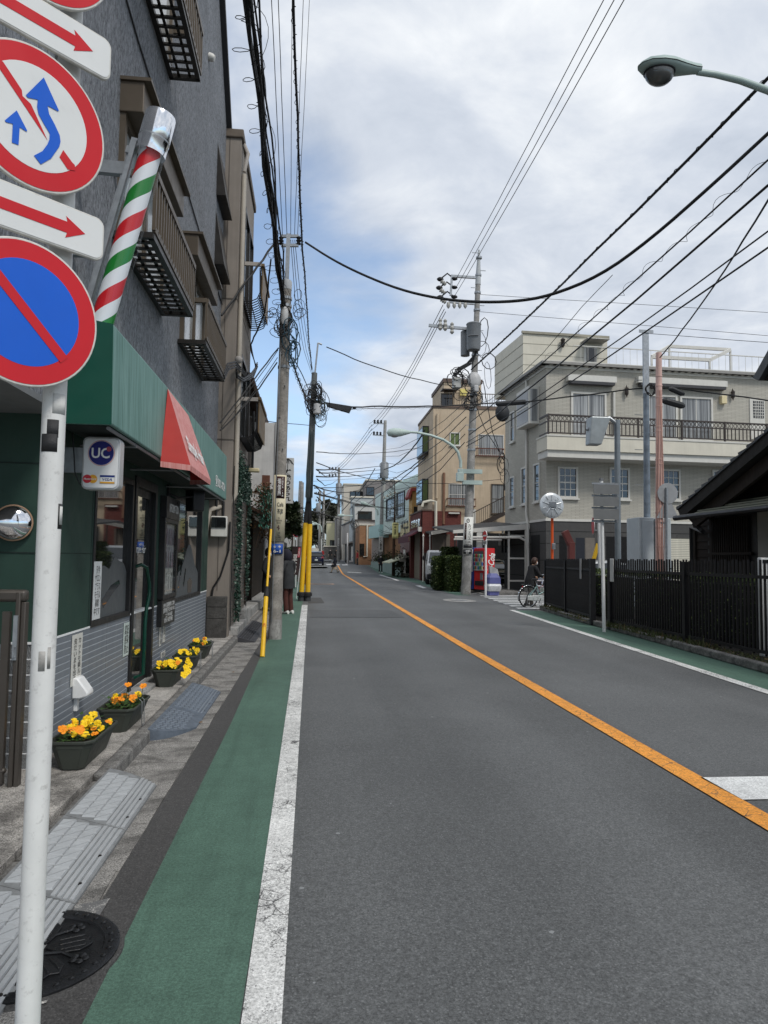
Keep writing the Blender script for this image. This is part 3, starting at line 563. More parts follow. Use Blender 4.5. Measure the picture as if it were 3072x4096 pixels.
    # balcony-like window guards with slatted floors
    def guard(yn,yf,zb,h,zr):
        g = MB(); x0,x1 = -1.715,-1.38
        for x in (x0+.02,x1-.02): g.bar((x,yn,zb),(x,yf,zb),.05,.05)
        for yy in (yn,yf): g.bar((x0,yy,zb),(x1,yy,zb),.05,.05)
        fr = g.build('window_guard',DBRON,B,0); s = MB(); n = int((yf-yn)/.125)
        sm = MB().bar((x0+.04,0,zb),(x1-.04,0,zb),.034,.02).mesh('floor_slat',DBRON,0)
        for i in range(1,n): o = bpy.data.objects.new('floor_slat',sm); COL.objects.link(o); o.parent = fr; o.location = (0,yn+(yf-yn)*i/n,0)
        for x in (-1.61,-1.49): s.bar((x,yn,zb+.012),(x,yf,zb+.012),.03,.012)
        s.build('floor_bar',DBRON,fr,0)
        r = MB(); r.bar((x1,yn,zb+h),(x1,yf,zb+h),.045,.055); r.bar((x0,yn,zb+h),(x1,yn,zb+h),.045,.055); r.bar((x0,yf,zb+h),(x1,yf,zb+h),.045,.055); r.bar((x1,yn,zb+.06),(x1,yf,zb+.06),.03,.05); r.build('guard_rail',BRONZE,fr,0)
        n = int((yf-yn)/.1); bmh = MB().bar((x1,0,zb+.05),(x1,0,zb+h),.024,.03).mesh('guard_bar',BRONZE,0)
        for i in range(n+1): o = bpy.data.objects.new('guard_bar',bmh); COL.objects.link(o); o.parent = fr; o.location = (0,yn+(yf-yn)*i/n,0)
        # the window behind
        w = MB()
        for a in ((yn+.1,yn+.16,zb+.05,zr),(yf-.16,yf-.1,zb+.05,zr),(yn+.16,yf-.16,zr-.07,zr),((yn+yf)/2-.03,(yn+yf)/2+.03,zb+.05,zr)): UF.box(w,*a,-.02,.05)
        ww = w.build('window',BRONZE,B,0); p = MB(); UF.box(p,yn+.15,yf-.15,zb+.05,zr-.05,-.02,.015); p.build('pane',M('curtained_pane',(.42,.44,.44,1),.15,var=.3,scale=1.5,spec=.8),ww,0)
        sh = MB(); UF.box(sh,yn+.08,yf+.05,zr,zr+.27,-.02,.2); hb = sh.build('shutter_box',BRONZE,B,0,bev=.008); sh = MB(); UF.box(sh,yn+.06,yf+.1,zr+.27,zr+.30,-.02,.26); sh.build('hood_cap',BRONZE,hb,0)
    guard(5.95,7.88,4.16,.53,5.28); guard(8.85,10.72,4.14,.53,5.28); guard(5.3,7.88,6.88,.53,8.2)
    for (p,q2) in ((z('Q',600,375),z('Q',660,668)),(z('Q',583,980),z('Q',652,1250))):
        (u0,z0),(u1,z1) = UF.hit(p,.0),UF.hit(q2,.14); f = MB(); f.add([UF.pt(u0,z0,0),UF.pt(u0+.9,z0,0),UF.pt(u0,z0-.9,.16),UF.pt(u0+.9,z0-.9,.16),UF.pt(u0,z0-.9,.0),UF.pt(u0+.9,z0-.9,0)],[(0,1,3,2),(0,2,4),(1,5,3),(2,3,5,4)]); f.build('tilted_sash',DBRON,B,0)
    a = UF.pt(*UF.hit(z('A',1385,375))); MB().lathe([(.06,0),(.06,.05),(.045,.09),(0,.1)],a,(1,0,-.3),14).build('wall_vent',OFFW,B)
    pts = [UF.pt(*UF.hit(z(*k)),.012) for k in (('A',830,0),('A',905,260),('A',1000,560),('A',1090,800),('A',1200,1140),('Q',360,930),('Q',480,1330),('Q',632,1810))]; MB().tube(pts,.009,5).build('wall_cable',CABLE,B)
salon()
# ---------------------------------------------------------------- road sign pole in the foreground
def road_sign():
    T = thing('road_sign','tall white pole with round red ringed traffic signs and arrow plates, nearest the camera','traffic sign',(-.80,2.02,0))
    zc = 2.0; pt = lambda p,d: PY(p,2.2)
    base = PY((110,4096),2.2); topp = PY((212,1744),2.2); ax = (topp-base).normalized(); b = base - ax*((base.z)/ax.z); h = 3.75
    MB().tube([b,b+ax*(h/ax.z)],.0335,28).build('pole',POLEW,T,60)
    MB().lathe([(.039,0),(.039,.02),(.03,.03),(0,.03)],b+ax*(h/ax.z),ax,20).build('pole_cap',WHITEP,T)
    ang = rad(45); U = Vector((math.sin(ang),math.cos(ang),0)); W = Vector((0,0,1)); N = Vector((math.cos(ang),-math.sin(ang),0))   # plates turned towards the corner
    edge = M('plate_edge',(.62,.61,.57,1),.5,var=.15,scale=40)
    def base_pt(p,back=0.0):      # point of the plate plane hit by a photo pixel; plane stands in front of the pole
        o = b + ax*(1.9/ax.z) + N*(.075+back); r = ray(p); t = (o-CAM).dot(N)/r.dot(N); return CAM + r*t
    def disc_poly(r,n=56): return [(r*math.cos(6.2832*i/n),r*math.sin(6.2832*i/n)) for i in range(n)]
    def plate(c,poly,name,mt,th=.012): return MB().prism(poly,c - N*th,U,W,N*th).build(name,mt,T,30,bev=.003)
    def layer(c,poly,off,name,mt,par): return MB().prism(poly,c + N*off,U,W,N*.0008).build(name,mt,par,0)
    def ring(c,r0,r1,off,name,mt,par,n=64):
        mb = MB(); a = [c+N*off+U*(r1*math.cos(6.2832*i/n))+W*(r1*math.sin(6.2832*i/n)) for i in range(n)]; k = [c+N*off+U*(r0*math.cos(6.2832*i/n))+W*(r0*math.sin(6.2832*i/n)) for i in range(n)]
        mb.add(a+k,[(i,(i+1) % n,n+(i+1) % n,n+i) for i in range(n)]); return mb.build(name,mt,par,0,fix=False)
    def rot(poly,t): return [(x*math.cos(t)-y*math.sin(t),x*math.sin(t)+y*math.cos(t)) for x,y in poly]
    R = .21; c1 = b + ax*(2.0/ax.z) + N*.075 - U*.125; c1 = Vector((c1.x,c1.y,2.75)); c2 = c1 - W*.572; c0 = c1 + W*.572
    for c,kind in ((c0,'ring'),(c1,'overtake'),(c2,'park')):
        p = plate(c,disc_poly(R),'sign_plate',edge); p['label'] = {'ring': 'red ringed plate at the top, mostly out of frame','overtake': 'round plate with blue overtaking arrows and red slash','park': 'round blue plate with red ring and slash'}[kind]
        ring(c,R*.72,R*.965,.0012,'red_ring',RED,p)
        if kind == 'park':
            layer(c,disc_poly(R*.72),.0010,'blue_field',BLUE,p)
            layer(c,rot([(-R*.75,-.0145),(R*.75,-.0145),(R*.75,.0145),(-R*.75,.0145)],-rad(45)),.0024,'red_slash',RED,p)
        else: layer(c,disc_poly(R*.72),.0010,'white_field',SIGNW,p)
        if kind == 'overtake':
            S = lambda q: [(x*R,y*R) for x,y in q]
            layer(c,S([(-.56,.476),(.16,-.244),(-.083,.150),(-.196,.203),(-.209,.281),(-.46,.532),(-.54,.55)]),.0022,'red_slash',RED,p); layer(c,S([(.386,-.281),(.337,-.407),(.46,-.53),(.57,-.50),(.56,-.42),(.52,-.40)]),.0022,'red_slash',RED,p)
            layer(c,S([(-.263,-.035),(-.115,-.245),(-.125,-.262),(-.214,-.245),(-.217,-.494),(-.303,-.50),(-.303,-.242),(-.39,-.262),(-.405,-.245)]),.003,'blue_arrow',BLUE,p)
            layer(c,S([(.07,.61),(.298,.25),(.285,.234),(.139,.239),(.165,.133),(.245,.03),(.324,-.095),(.34,-.18),(.327,-.258),(.22,-.48),(.085,-.626),(-.011,-.546),(.10,-.43),(.163,-.303),(.187,-.22),(.187,-.139),(.11,-.05),(.023,.06),(.0,.15),(.004,.255),(-.13,.215),(-.155,.235)]),.003,'blue_arrow',BLUE,p)
    def rr(w,h,r,n=5):
        q = []
        for cx,cy,a in ((w/2-r,h/2-r,0),(-w/2+r,h/2-r,90),(-w/2+r,-h/2+r,180),(w/2-r,-h/2+r,270)): q += [(cx+r*math.cos(rad(a+90*i/n)),cy+r*math.sin(rad(a+90*i/n))) for i in range(n+1)]
        return q
    for zc2,lab in ((c1.z-1.36*R,'lower plate with a red arrow'),(c1.z+1.39*R,'upper plate with a red arrow')):
        c = Vector((c1.x,c1.y,zc2)); p = plate(c,rr(2.1*R,.64*R,.13*R),'arrow_plate',edge); p['label'] = lab
        layer(c,rr(2.04*R,.58*R,.11*R),.0008,'white_field',SIGNW,p)
        layer(c,[(x*R,y*R) for x,y in ((-.76,-.08),(.49,-.08),(.47,-.155),(.755,0),(.47,.155),(.49,.08),(-.76,.08))],.002,'red_arrow',RED,p)
    for zz in (c0.z-.08,c0.z+.08,c1.z-.09,c1.z+.09,c2.z-.09,c2.z+.09,(c1.z+c2.z)/2,(c0.z+c1.z)/2):
        mb = MB(); pc = b + ax*(zz/ax.z); mb.lathe([(.041,-.012),(.041,.012)],pc,ax,16); q = Vector((c1.x,c1.y,zz)); mb.bar(pc+N*.03+U*.05,q-N*.014+U*.05,.025,.02); mb.bar(q-N*.018-U*.14,q-N*.018+U*.14,.02,.012); mb.build('bracket',GALV,T)
    # black tape and sticker remains wrapped on the pole
    def wrap(p0,p1,name,mt,a0,a1,r=.0343):
        za,zb_ = pt(p0,2.02).z,pt(p1,2.02).z; view = (CAM-b); view.z = 0; view.normalize(); side = view.cross(W); mb = MB(); n = 8; q = []
        for zz in (za,zb_):
            pc = b + ax*(zz/ax.z)
            for i in range(n+1): t = rad(a0+(a1-a0)*i/n); q.append(pc + (view*math.cos(t) - side*math.sin(t))*r)
        mb.add(q,[(i,i+1,n+2+i,n+1+i) for i in range(n)]); o = mb.build(name,mt,T,60,fix=False); m = o.modifiers.new('solid','SOLIDIFY'); m.thickness = .0012; m.offset = 1; return o
    tape = M('black_tape',(.028,.028,.03,1),.5,var=.3,bump=.6,bs=260)
    wrap((200,1685),(200,1755),'tape_patch',tape,-30,25); wrap((200,1742),(200,1812),'tape_patch',tape,-60,22,.0347)
    wrap((190,2015),(190,2115),'sticker_frame',M('sticker_black',(.04,.04,.04,1),.6,dirt=.5,scale=60),42,88); wrap((190,2025),(190,2098),'number_sticker',M('sticker_paper',(.6,.6,.57,1),.7,dirt=.2,scale=20),52,88,.0348)
    stain = M('sticker_residue',(.36,.35,.33,1),.8,var=.4,dirt=.7,scale=30); wrap((150,2600),(150,2678),'sticker_residue',stain,-22,8); wrap((150,2585),(150,2670),'sticker_residue',stain,18,34)
    wrap((200,1580),(200,1660),'sticker_residue',M('glue_ring',(.63,.625,.60,1),.8,var=.12,dirt=.25,scale=20),-8,62)
road_sign()
def barber_pole():
    a,b = Vector((-1.60,5.0,2.60)),Vector((-1.137,5.0,4.62)); ax = (b-a).normalized(); L = (b-a).length
    T = thing('barber_pole','tilted barber pole with red, white and green spiral stripes and a chrome cap','barber pole',tuple(a))
    t = NT('spiral_stripes'); s = t.n('ShaderNodeSeparateXYZ'); t.l(t.tc.outputs['Object'],s.inputs[0])
    f = t.math('FRACT',t.math('SUBTRACT',t.math('DIVIDE',s.outputs[2],.52),t.math('DIVIDE',t.math('ARCTAN2',s.outputs[1],s.outputs[0]),6.28318)))
    r = t.n('ShaderNodeValToRGB'); t.l(f,r.inputs[0]); r.color_ramp.interpolation = 'CONSTANT'; e = r.color_ramp.elements; wh = (.86,.86,.90,1)
    while len(e) < 5: e.new(.5)
    for k,(p,c) in zip(e,((0,wh),(.17,lin(14,128,40)),(.42,wh),(.66,lin(212,16,30)),(.92,wh))): k.position = p; k.color = c
    sm = t.fin(r.outputs[0],.4)
    d = MB().lathe([(.074,.12),(.074,L-.30)],(0,0,0),(0,0,1),32).build('striped_drum',sm,None); d.parent = T; d.rotation_mode = 'QUATERNION'; d.rotation_quaternion = ax.to_track_quat('Z','Y')
    def rl(name,prof,mt,n=32):
        o = MB().lathe(prof,(0,0,0),(0,0,1),n).build(name,mt,None,50); o.parent = T; o.rotation_mode = 'QUATERNION'; o.rotation_quaternion = ax.to_track_quat('Z','Y'); return o
    rl('clear_tube',[(.098,.10),(.098,L-.28)],CLEAR); rl('top_cap',[(.104,L-.30),(.104,L-.215),(.107,L-.21),(.107,L-.02),(.10,L),(0,L)],CHROME,40); rl('bottom_cap',[(0,0),(.10,0),(.104,.02),(.104,.14)],CHROME,40)
    rl('cap_band',[(.108,L-.20),(.108,L-.188)],GALV)
    side = Vector((-.97,0,.22)); m = MB(); m.bar(a+side*.125+ax*.12,a+side*.125+ax*(L-.22),.035,.05); m.bar(a+side*.11+ax*.0+Vector((0,-.05,0)),a+side*.11+ax*(L-.25)+Vector((0,-.05,0)),.012,.03)
    for k in (.35,1.0,1.62): m.bar(a+side*.12+ax*k,a+side*.12+ax*k+Vector((-.34,0.02,.02)),.05,.09)
    for k in (.3,L-.32): m.bar(a+ax*k+side*.10,a+ax*k+side*.16,.06,.05)
    m.build('mounting_rail',GALV,T)
barber_pole()
def card_sign():
    T = thing('card_sign','white lightbox sign for payment cards hanging beside the salon awning','sign',(-1.52,5.2,1.95)); x0,x1,z0,z1,yf = -1.645,-1.385,1.957,2.335,5.2
    def rr(x0,x1,z0,z1,r,n=5):
        q = []
        for cx,cz,a in ((x1-r,z1-r,0),(x0+r,z1-r,90),(x0+r,z0+r,180),(x1-r,z0+r,270)): q += [(cx+r*math.cos(rad(a+90*i/n)),cz+r*math.sin(rad(a+90*i/n))) for i in range(n+1)]
        return q
    X,Z,Y = Vector((1,0,0)),Vector((0,0,1)),Vector((0,1,0))
    MB().prism(rr(x0,x1,z0,z1,.04),(0,yf,0),X,Z,(0,.11,0)).build('case',M('sign_case',(.5,.51,.52,1),.35,.2,var=.05),T,40,bev=.006)
    pn = MB().prism(rr(x0+.012,x1-.012,z0+.012,z1-.012,.034),(0,yf-.006,0),X,Z,(0,.006,0)).build('face_panel',M('sign_face',(.72,.73,.74,1),.3,var=.04,dirt=.1),T,30,bev=.004)
    cx,cz = -1.512,2.218; n = 40
    def disc(c,r,off,mt,name='emblem'): return MB().add([(c[0]+r*math.cos(6.283*i/n),yf-off,c[1]+r*math.sin(6.283*i/n)) for i in range(n)],[tuple(range(n))]).build(name,mt,pn,0)
    disc((cx,cz),.092,.0075,M('emblem_red',lin(196,64,66),.4)); disc((cx,cz),.089,.0082,SIGNW); disc((cx,cz),.086,.009,M('emblem_navy',lin(24,26,110),.35))
    text('UC',(cx-.004,yf-.0098,cz),X,Z,.125,.075,WPRINT,pn,bold=.02,d=0); disc((cx+.052,cz+.03),.017,.011,M('emblem_pink',lin(190,80,70),.4))
    for k in range(5): disc((cx+.052+.009*math.cos(k*1.257),cz+.03+.009*math.sin(k*1.257)),.0035,.012,M('emblem_navy',lin(24,26,110),.35))
    disc((-1.602,2.032),.030,.009,M('card_red',lin(196,44,58),.4)); disc((-1.563,2.032),.030,.0086,M('card_yellow',lin(232,166,44),.4)); text('MasterCard',(-1.582,yf-.0098,2.032),X,Z,.086,.014,WPRINT,pn,bold=.015,d=0,shear=.2)
    def rc(x0,x1,z0,z1,off,mt): MB().quad((x0,yf-off,z0),(x1,yf-off,z0),(x1,yf-off,z1),(x0,yf-off,z1)).build('emblem',mt,pn,0)
    navy = M('card_navy',lin(30,50,120),.4); rc(-1.516,-1.412,2.000,2.062,.0085,M('card_grey',(.35,.35,.36,1),.5)); rc(-1.514,-1.414,2.002,2.06,.009,SIGNW); rc(-1.514,-1.414,2.046,2.06,.0095,navy); rc(-1.514,-1.414,2.002,2.014,.0095,M('card_gold',lin(216,160,50),.4)); text('VISA',(-1.464,yf-.010,2.030),X,Z,.066,.02,navy,pn,bold=.02,d=0,shear=.3)
    m = MB(); m.box(-1.80,-1.645,5.24,5.28,2.08,2.26); m.build('wall_bracket',GALV,T); MB().tube([(-1.70,5.22,2.50),(-1.72,5.21,2.35),(-1.70,5.2,2.2),(-1.69,5.2,2.08),(-1.655,5.2,2.0),(-1.62,5.23,1.96)],.005,5).build('power_lead',CABLE,T)
card_sign()
def info_case():
    T = thing('notice_case','black INFORMATION notice case with hair style posters beside the salon door','notice board',(-1.8,9.0,.7)); fr = M('case_black',(.02,.02,.021,1),.35); b = MB()
    SF.box(b,8.55,9.36,1.94,2.2,.0,.08); hd = b.build('header',fr,T,bev=.004); text('INFORMATION',SF.pt(8.98,2.07,.081),(0,1,0),(0,0,1),.56,.10,WPRINT,hd,bold=.01)
    b = MB()
    for a in ((8.55,8.62,.98,1.94),(9.29,9.36,.98,1.94),(8.62,9.29,.98,1.03),(8.62,9.29,1.89,1.94)): SF.box(b,*a,0,.07)
    b.build('frame',fr,T,bev=.004); b = MB(); SF.box(b,8.6,9.31,1.0,1.92,.0,.03); b.build('back_board',M('case_back',lin(176,172,166),.6,var=.1),T,0)
    cols = [M('photo_tone_%s' % n,c,.5,var=.5,scale=18) for n,c in (('a',lin(160,156,160)),('b',lin(104,100,108)),('c',lin(190,186,182)),('d',lin(140,120,130)))]
    for i,(u0,u1,z0,z1) in enumerate(((8.78,9.28,1.62,1.88),(8.78,9.28,1.34,1.60),(8.66,8.76,1.35,1.88),(8.68,8.80,1.12,1.32),(8.82,8.92,1.13,1.31),(8.95,9.07,1.06,1.26),(9.10,9.27,1.05,1.32),(8.66,8.9,1.03,1.09))):
        b = MB(); SF.box(b,u0,u1,z0,z1,.03,.033); p = b.build('poster',cols[2] if i > 2 else cols[0],T,0)
        if i < 2:
            for k in range(4):
                c0 = u0+.06+k*.125; hb = MB(); hb.prism([(c0+.035*math.cos(j*.785),z0+.15+.055*math.sin(j*.785)) for j in range(8)],SF.pt(0,0,.0335),(0,1,0),(0,0,1),(.001,0,0)); hb.prism([(c0-.05,z0+.01),(c0+.05,z0+.01),(c0+.03,z0+.11),(c0-.03,z0+.11)],SF.pt(0,0,.0335),(0,1,0),(0,0,1),(.001,0,0)); hb.build('portrait',cols[1 if (k+i) % 2 else 3],p,0)
        elif i > 2: text('料金\nカット\nパーマ\nカラー',SF.pt((u0+u1)/2,(z0+z1)/2,.0335),(0,1,0),(0,0,1),(u1-u0)*.7,(z1-z0)*.8,INK,p)
    b = MB(); SF.box(b,8.6,9.31,1.0,1.92,.062,.065); b.build('glass_front',CLEAR,T,0)
    b = MB(); SF.box(b,8.56,9.36,.66,.97,0,.06); p = b.build('hours_panel',fr,T,bev=.004); text('OPEN 営業時間のご案内\n営業時間 平日 9:00-19:00\n土日 9:00-18:00\n定休日 毎週月曜日',SF.pt(8.96,.815,.061),(0,1,0),(0,0,1),.68,.24,WPRINT,p,bold=.005)
info_case()
def wall_bits():
    paper = M('notice_paper',(.66,.65,.60,1),.6,var=.05,dirt=.06)
    def notice(u0,u1,z0,z1,body,label,mt=paper,tilt=0,o=.008):
        t = thing('paper_notice',label,'notice',tuple(SF.pt((u0+u1)/2,z0,0))); b = MB(); SF.box(b,u0,u1,z0,z1,o-.003,o); b.build('sheet',mt,t,0)
        if body: text(body,SF.pt((u0+u1)/2,(z0+z1)/2,o+.001),(0,1,0),(0,0,1),(u1-u0)*.72,(z1-z0)*.86,INK,t)
    notice(5.62,5.86,.50,.885,'虫 カ\nだ ッ\nい ト\nま モ\nを 果\n出 ル\nす 台','cream vertical paper notice on the grey tiles behind the sign pole')
    notice(6.06,6.27,.96,1.44,'只今\nサロン\nプラス\nモデル\n募集\n中です','white handwritten sheet in the lower corner of the left salon window',M('notice_white',(.68,.70,.70,1),.5),o=.016)
    notice(7.10,7.30,.52,.84,'認証\n感染\n防止','pale green and white sticker on the tiles left of the salon door',M('sticker_pale',(.60,.68,.64,1),.4))
    notice(8.72,8.84,.42,.66,'火曜\n定休\n水曜','left of two small paper slips under the notice case'); notice(8.92,9.06,.44,.68,'日祝\n営業\n中','right of two small paper slips under the notice case'); notice(8.85,9.1,.26,.33,'禁煙 お願い','smallest wide paper slip low on the tiles under the notice case')
    t = thing('tap_cover','white plastic cover box with sloped front on the grey tiles under the cream notice','cover box',tuple(SF.pt(5.76,.3,0))); MB().prism([(0,.40),(0,.56),(.04,.56),(.12,.45),(.12,.42),(.06,.40)],(-1.8,5.67,0),(1,0,0),(0,0,1),(0,.15,0)).build('cover',WHITEP,t,30,bev=.012); MB().box(-1.8,-1.77,5.72,5.77,.3,.42).build('spout',WHITEP,t,bev=.005)
    # loudspeaker under the awning
    t = thing('wall_speaker','black loudspeaker on an arm under the far part of the green awning','speaker',(-1.8,9.2,2.2)); MB().prism([(-.09,-.14),(.09,-.14),(.10,.17),(-.10,.17)],(-1.5,9.5,2.22),(.7,.7,0),(0,0,1),(-.13,.13,0)).build('cabinet',BLACK,t,30,bev=.02); m = MB(); m.tube([(-1.79,8.95,2.26),(-1.70,9.1,2.22),(-1.58,9.45,2.27)],.013,6); m.box(-1.8,-1.775,8.9,9.0,2.18,2.36); m.build('arm',BLACK,t)
    # convex mirror on the side wall
    c = PY((42,2090),4.86); t = thing('convex_mirror','small round convex mirror on the dark green side wall left of the sign pole','mirror',(c.x,4.95,c.z)); MB().lathe([(.0,.05),(.04,.048),(.08,.038),(.105,.02),(.115,0)],(c.x,4.90,c.z),(0.25,-1,0),32).build('mirror_face',M('mirror_silver',(.8,.8,.82,1),.03,1.0,var=.02),t,60); m = MB(); d = Vector((.25,-1,0)).normalized(); q = d.to_track_quat('Z','Y').to_matrix(); m.tube([Vector((c.x,4.90,c.z))+q@Vector((.116*math.cos(i*.19635),.116*math.sin(i*.19635),0)) for i in range(32)],.006,6,closed=True); m.tube([(c.x,4.91,c.z),(c.x,4.95,c.z)],.03,8); m.build('rim',M('mirror_rim',lin(150,120,96),.5),t)
    # folding gate, bronze aluminium
    BRONZE = M('gate_grey_brown',lin(74,69,64),.45,.2,var=.12); t = thing('folding_gate','bronze aluminium folding gate with locking post at the left edge of the photo','gate',(-1.95,4.5,.08)); y = 4.62
    m = MB(); gx = PY((93,2800),y).x; gw = PY((40,2800),y).x; m.box(gw+.02,gx-.03,y-.04,y+.04,.06,1.26); m.box(gx-.028,gx,y-.03,y+.03,.06,1.2); m.build('post',BRONZE,t,bev=.006)
    m = MB(); m.box(-2.9,gx,y-.035,y+.035,1.2,1.275); m.box(-2.9,gw,y-.02,y+.02,.16,.2); m.build('top_rail',BRONZE,t,bev=.02); sm = MB().box(-.022,.022,-.018,.018,.1,1.14).mesh('gate_bar',BRONZE,0)
    for i in range(9): o = bpy.data.objects.new('gate_bar',sm); COL.objects.link(o); attach(o,t); o.location += Vector((gw-.04-.085*i-(.03 if i % 2 else 0),y,0))
    m = MB(); m.box(gx-.06,gx-.035,y-.052,y-.04,.85,1.12); m.tube([(gx-.045,y-.05,.93),(gx-.045,y-.075,.93),(gx-.045,y-.075,.87),(gx-.045,y-.05,.87)],.006,6); m.build('lock_plate',GALV,t)
    MB().box(-3.2,-1.85,4.42,4.58,.0,.10).build('gate_rail',CONC4,None,0).name = 'gate_sill'; stru(bpy.data.objects['gate_sill'])
wall_bits()
# ---------------------------------------------------------------- flower planters
def planters():
    pm = M('planter_plastic',lin(58,62,56),.55,var=.12,dirt=.15,scale=8); soil = M('soil',(.03,.022,.016,1),.95,var=.4,bump=.6)
    leafm = m_leaf('pansy_leaf',(.03,.075,.018,1),(.06,.12,.03,1)); yel = [m_leaf('petal_yellow',lin(240,196,10),lin(252,214,40)),m_leaf('petal_orange',lin(236,130,16),lin(246,160,40))]
    eye = M('petal_eye',lin(150,70,10),.7); rim_h = .27
    def fl_mesh(mt):
        mb = MB(); 
        for k,(a,r,s) in enumerate(((90+38,.021,.023),(90-38,.021,.023),(180+5,.019,.021),(-5,.019,.021),(270,.017,.024))):
            c = Vector((math.cos(rad(a))*r,math.sin(rad(a))*r,.002*(k % 3))); ring = [c+Vector((math.cos(6.283*i/9)*s*(1+.10*math.sin(i*2.3+k)),math.sin(6.283*i/9)*s*(1+.1*math.cos(i*1.9+k)),.005*math.sin(i*2.1+k))) for i in range(9)]; mb.add([c+Vector((0,0,-.004))]+ring,[(0,i+1,(i+1) % 9+1) for i in range(9)])
        return mb.mesh('flower',mt,0,fix=False)
    fm = [fl_mesh(m) for m in yel]; em = MB().lathe([(.006,0),(.004,.004),(0,.005)],(0,0,.002),n=6).mesh('flower_eye',eye,30)
    spec = [(4.86,5.50,-1.62,.14,32,.3,'nearest planter box, with a mass of yellow and orange pansies'),(5.84,6.46,-1.60,.14,9,.35,'second planter box, with tall orange and yellow pansies before the salon door'),(7.80,8.42,-1.62,.14,24,.05,'third planter box, right after the salon door, full of yellow pansies'),(8.86,9.42,-1.60,.14,12,.0,'fourth planter box, with a few low yellow pansies'),(9.92,10.45,-1.60,.14,15,.3,'farthest planter box, with yellow and a few orange pansies')]
    for idx,(y0,y1,xc,hw,nf,org,lab) in enumerate(spec):
        xc += .075
        t = thing('planter','dark green '+lab,'planter',(xc,(y0+y1)/2,.1),group='flower planters along the salon wall'); b0 = .098
        def ring(f,h,cut): 
            ya,yb = y0+(1-f)*.10,y1-(1-f)*.10; w = hw*(f*.9+.1)-((1-f)*.03); return [(xc-w,ya+cut,h),(xc-w+cut,ya,h),(xc+w-cut,ya,h),(xc+w,ya+cut,h),(xc+w,yb-cut,h),(xc+w-cut,yb,h),(xc-w+cut,yb,h),(xc-w,yb-cut,h)]
        R = [ring(.62,b0,.035),ring(.97,b0+.165,.05),ring(1.0,b0+.167,.05),ring(1.06,b0+.17,.05),ring(1.06,b0+.188,.05),ring(.98,b0+.19,.05),ring(.94,b0+.14,.05)]; m = MB(); vs = [p for r in R for p in r]; fs = [tuple(range(7,-1,-1))]
        for i in range(len(R)-1): fs += [(i*8+k,i*8+(k+1) % 8,(i+1)*8+(k+1) % 8,(i+1)*8+k) for k in range(8)]
        m.add(vs,fs); m.build('box',pm,t,25,bev=.004); MB().add(ring(.95,b0+.155,.05),[tuple(range(8))]).build('soil',soil,t,0)
        if idx in (1,3,4): m = MB(); xx = xc+hw+.012; m.tube([(xx-.02,y0+.25,b0+.22),(xx,y0+.25,b0+.2),(xx+.005,y0+.25,b0+.02),(xx+.005,y0+.27,b0),(xx+.005,y0+.31,b0),(xx+.005,y0+.33,b0+.02),(xx,y0+.33,b0+.2),(xx-.02,y0+.33,b0+.22)],.0035,5); m.build('wire_hanger',STEEL,t)
        p = thing('pansies',('dense','sparse tall','spreading bright','low thin','small mixed')[idx]+' pansies in the '+lab[:lab.index(',')].replace(' box','')+(', yellow' if org < .1 else ', yellow and orange')+' flowers','flowers',(xc,(y0+y1)/2,b0+.19),group='pansies in the planters'); lv = MB(); rnd = random.Random(idx+3)
        for i in range(420 if idx != 3 else 260):
            c = Vector((xc+rnd.uniform(-.85,.85)*hw,rnd.uniform(y0+.07,y1-.07),b0+.155+abs(rnd.gauss(0,.035)))); a = rnd.uniform(0,6.28); d = Vector((math.cos(a),math.sin(a),rnd.uniform(-.1,.6))).normalized(); s = d.cross(Vector((0,0,1))).normalized(); L = rnd.uniform(.022,.045); lv.add([c,c+d*L*.5+s*L*.32,c+d*L,c+d*L*.5-s*L*.32],[(0,1,2,3)])
        st = MB()
        for i in range(nf):
            up = rnd.uniform(.035,.085) if idx != 1 or i > 1 else .15; px_ = xc+rnd.uniform(-.75,.95)*hw; py_ = rnd.uniform(y0+.09,y1-.09) if idx != 1 else rnd.uniform(y0+.2,y1-.15); pz_ = b0+.155+up
            base = Vector((px_-.02,py_,b0+.15)); top = Vector((px_,py_,pz_)); st.tube([base,top],.0022,4,cap=False); k = 1 if rnd.random() < org or (idx == 1 and i < 2) else 0
            f = bpy.data.objects.new('flower',fm[k]); COL.objects.link(f); attach(f,p); f.location += top; face = Vector((.5+rnd.uniform(-.6,.5),-.7+rnd.uniform(-.5,.6),.5+rnd.uniform(-.5,.5))); f.rotation_mode = 'QUATERNION'; f.rotation_quaternion = face.to_track_quat('Z','Y'); s = rnd.uniform(.55,.85) if idx != 1 else rnd.uniform(.75,.9); f.scale = (s,s,s)
            e = bpy.data.objects.new('flower_eye',em); COL.objects.link(e); e.parent = f
        if idx == 2:
            for q in range(5): f = bpy.data.objects.new('flower',fm[0]); COL.objects.link(f); attach(f,p); f.location += Vector((xc+hw+.05+.03*(q % 2),y0+.12+.05*q,b0+.12+.03*q)); f.rotation_euler = (1.1,.3*q,.5)
        lv.build('leaves',leafm,p,0,fix=False); stuff(st.build('stems',leafm,p,0,fix=False))
planters()
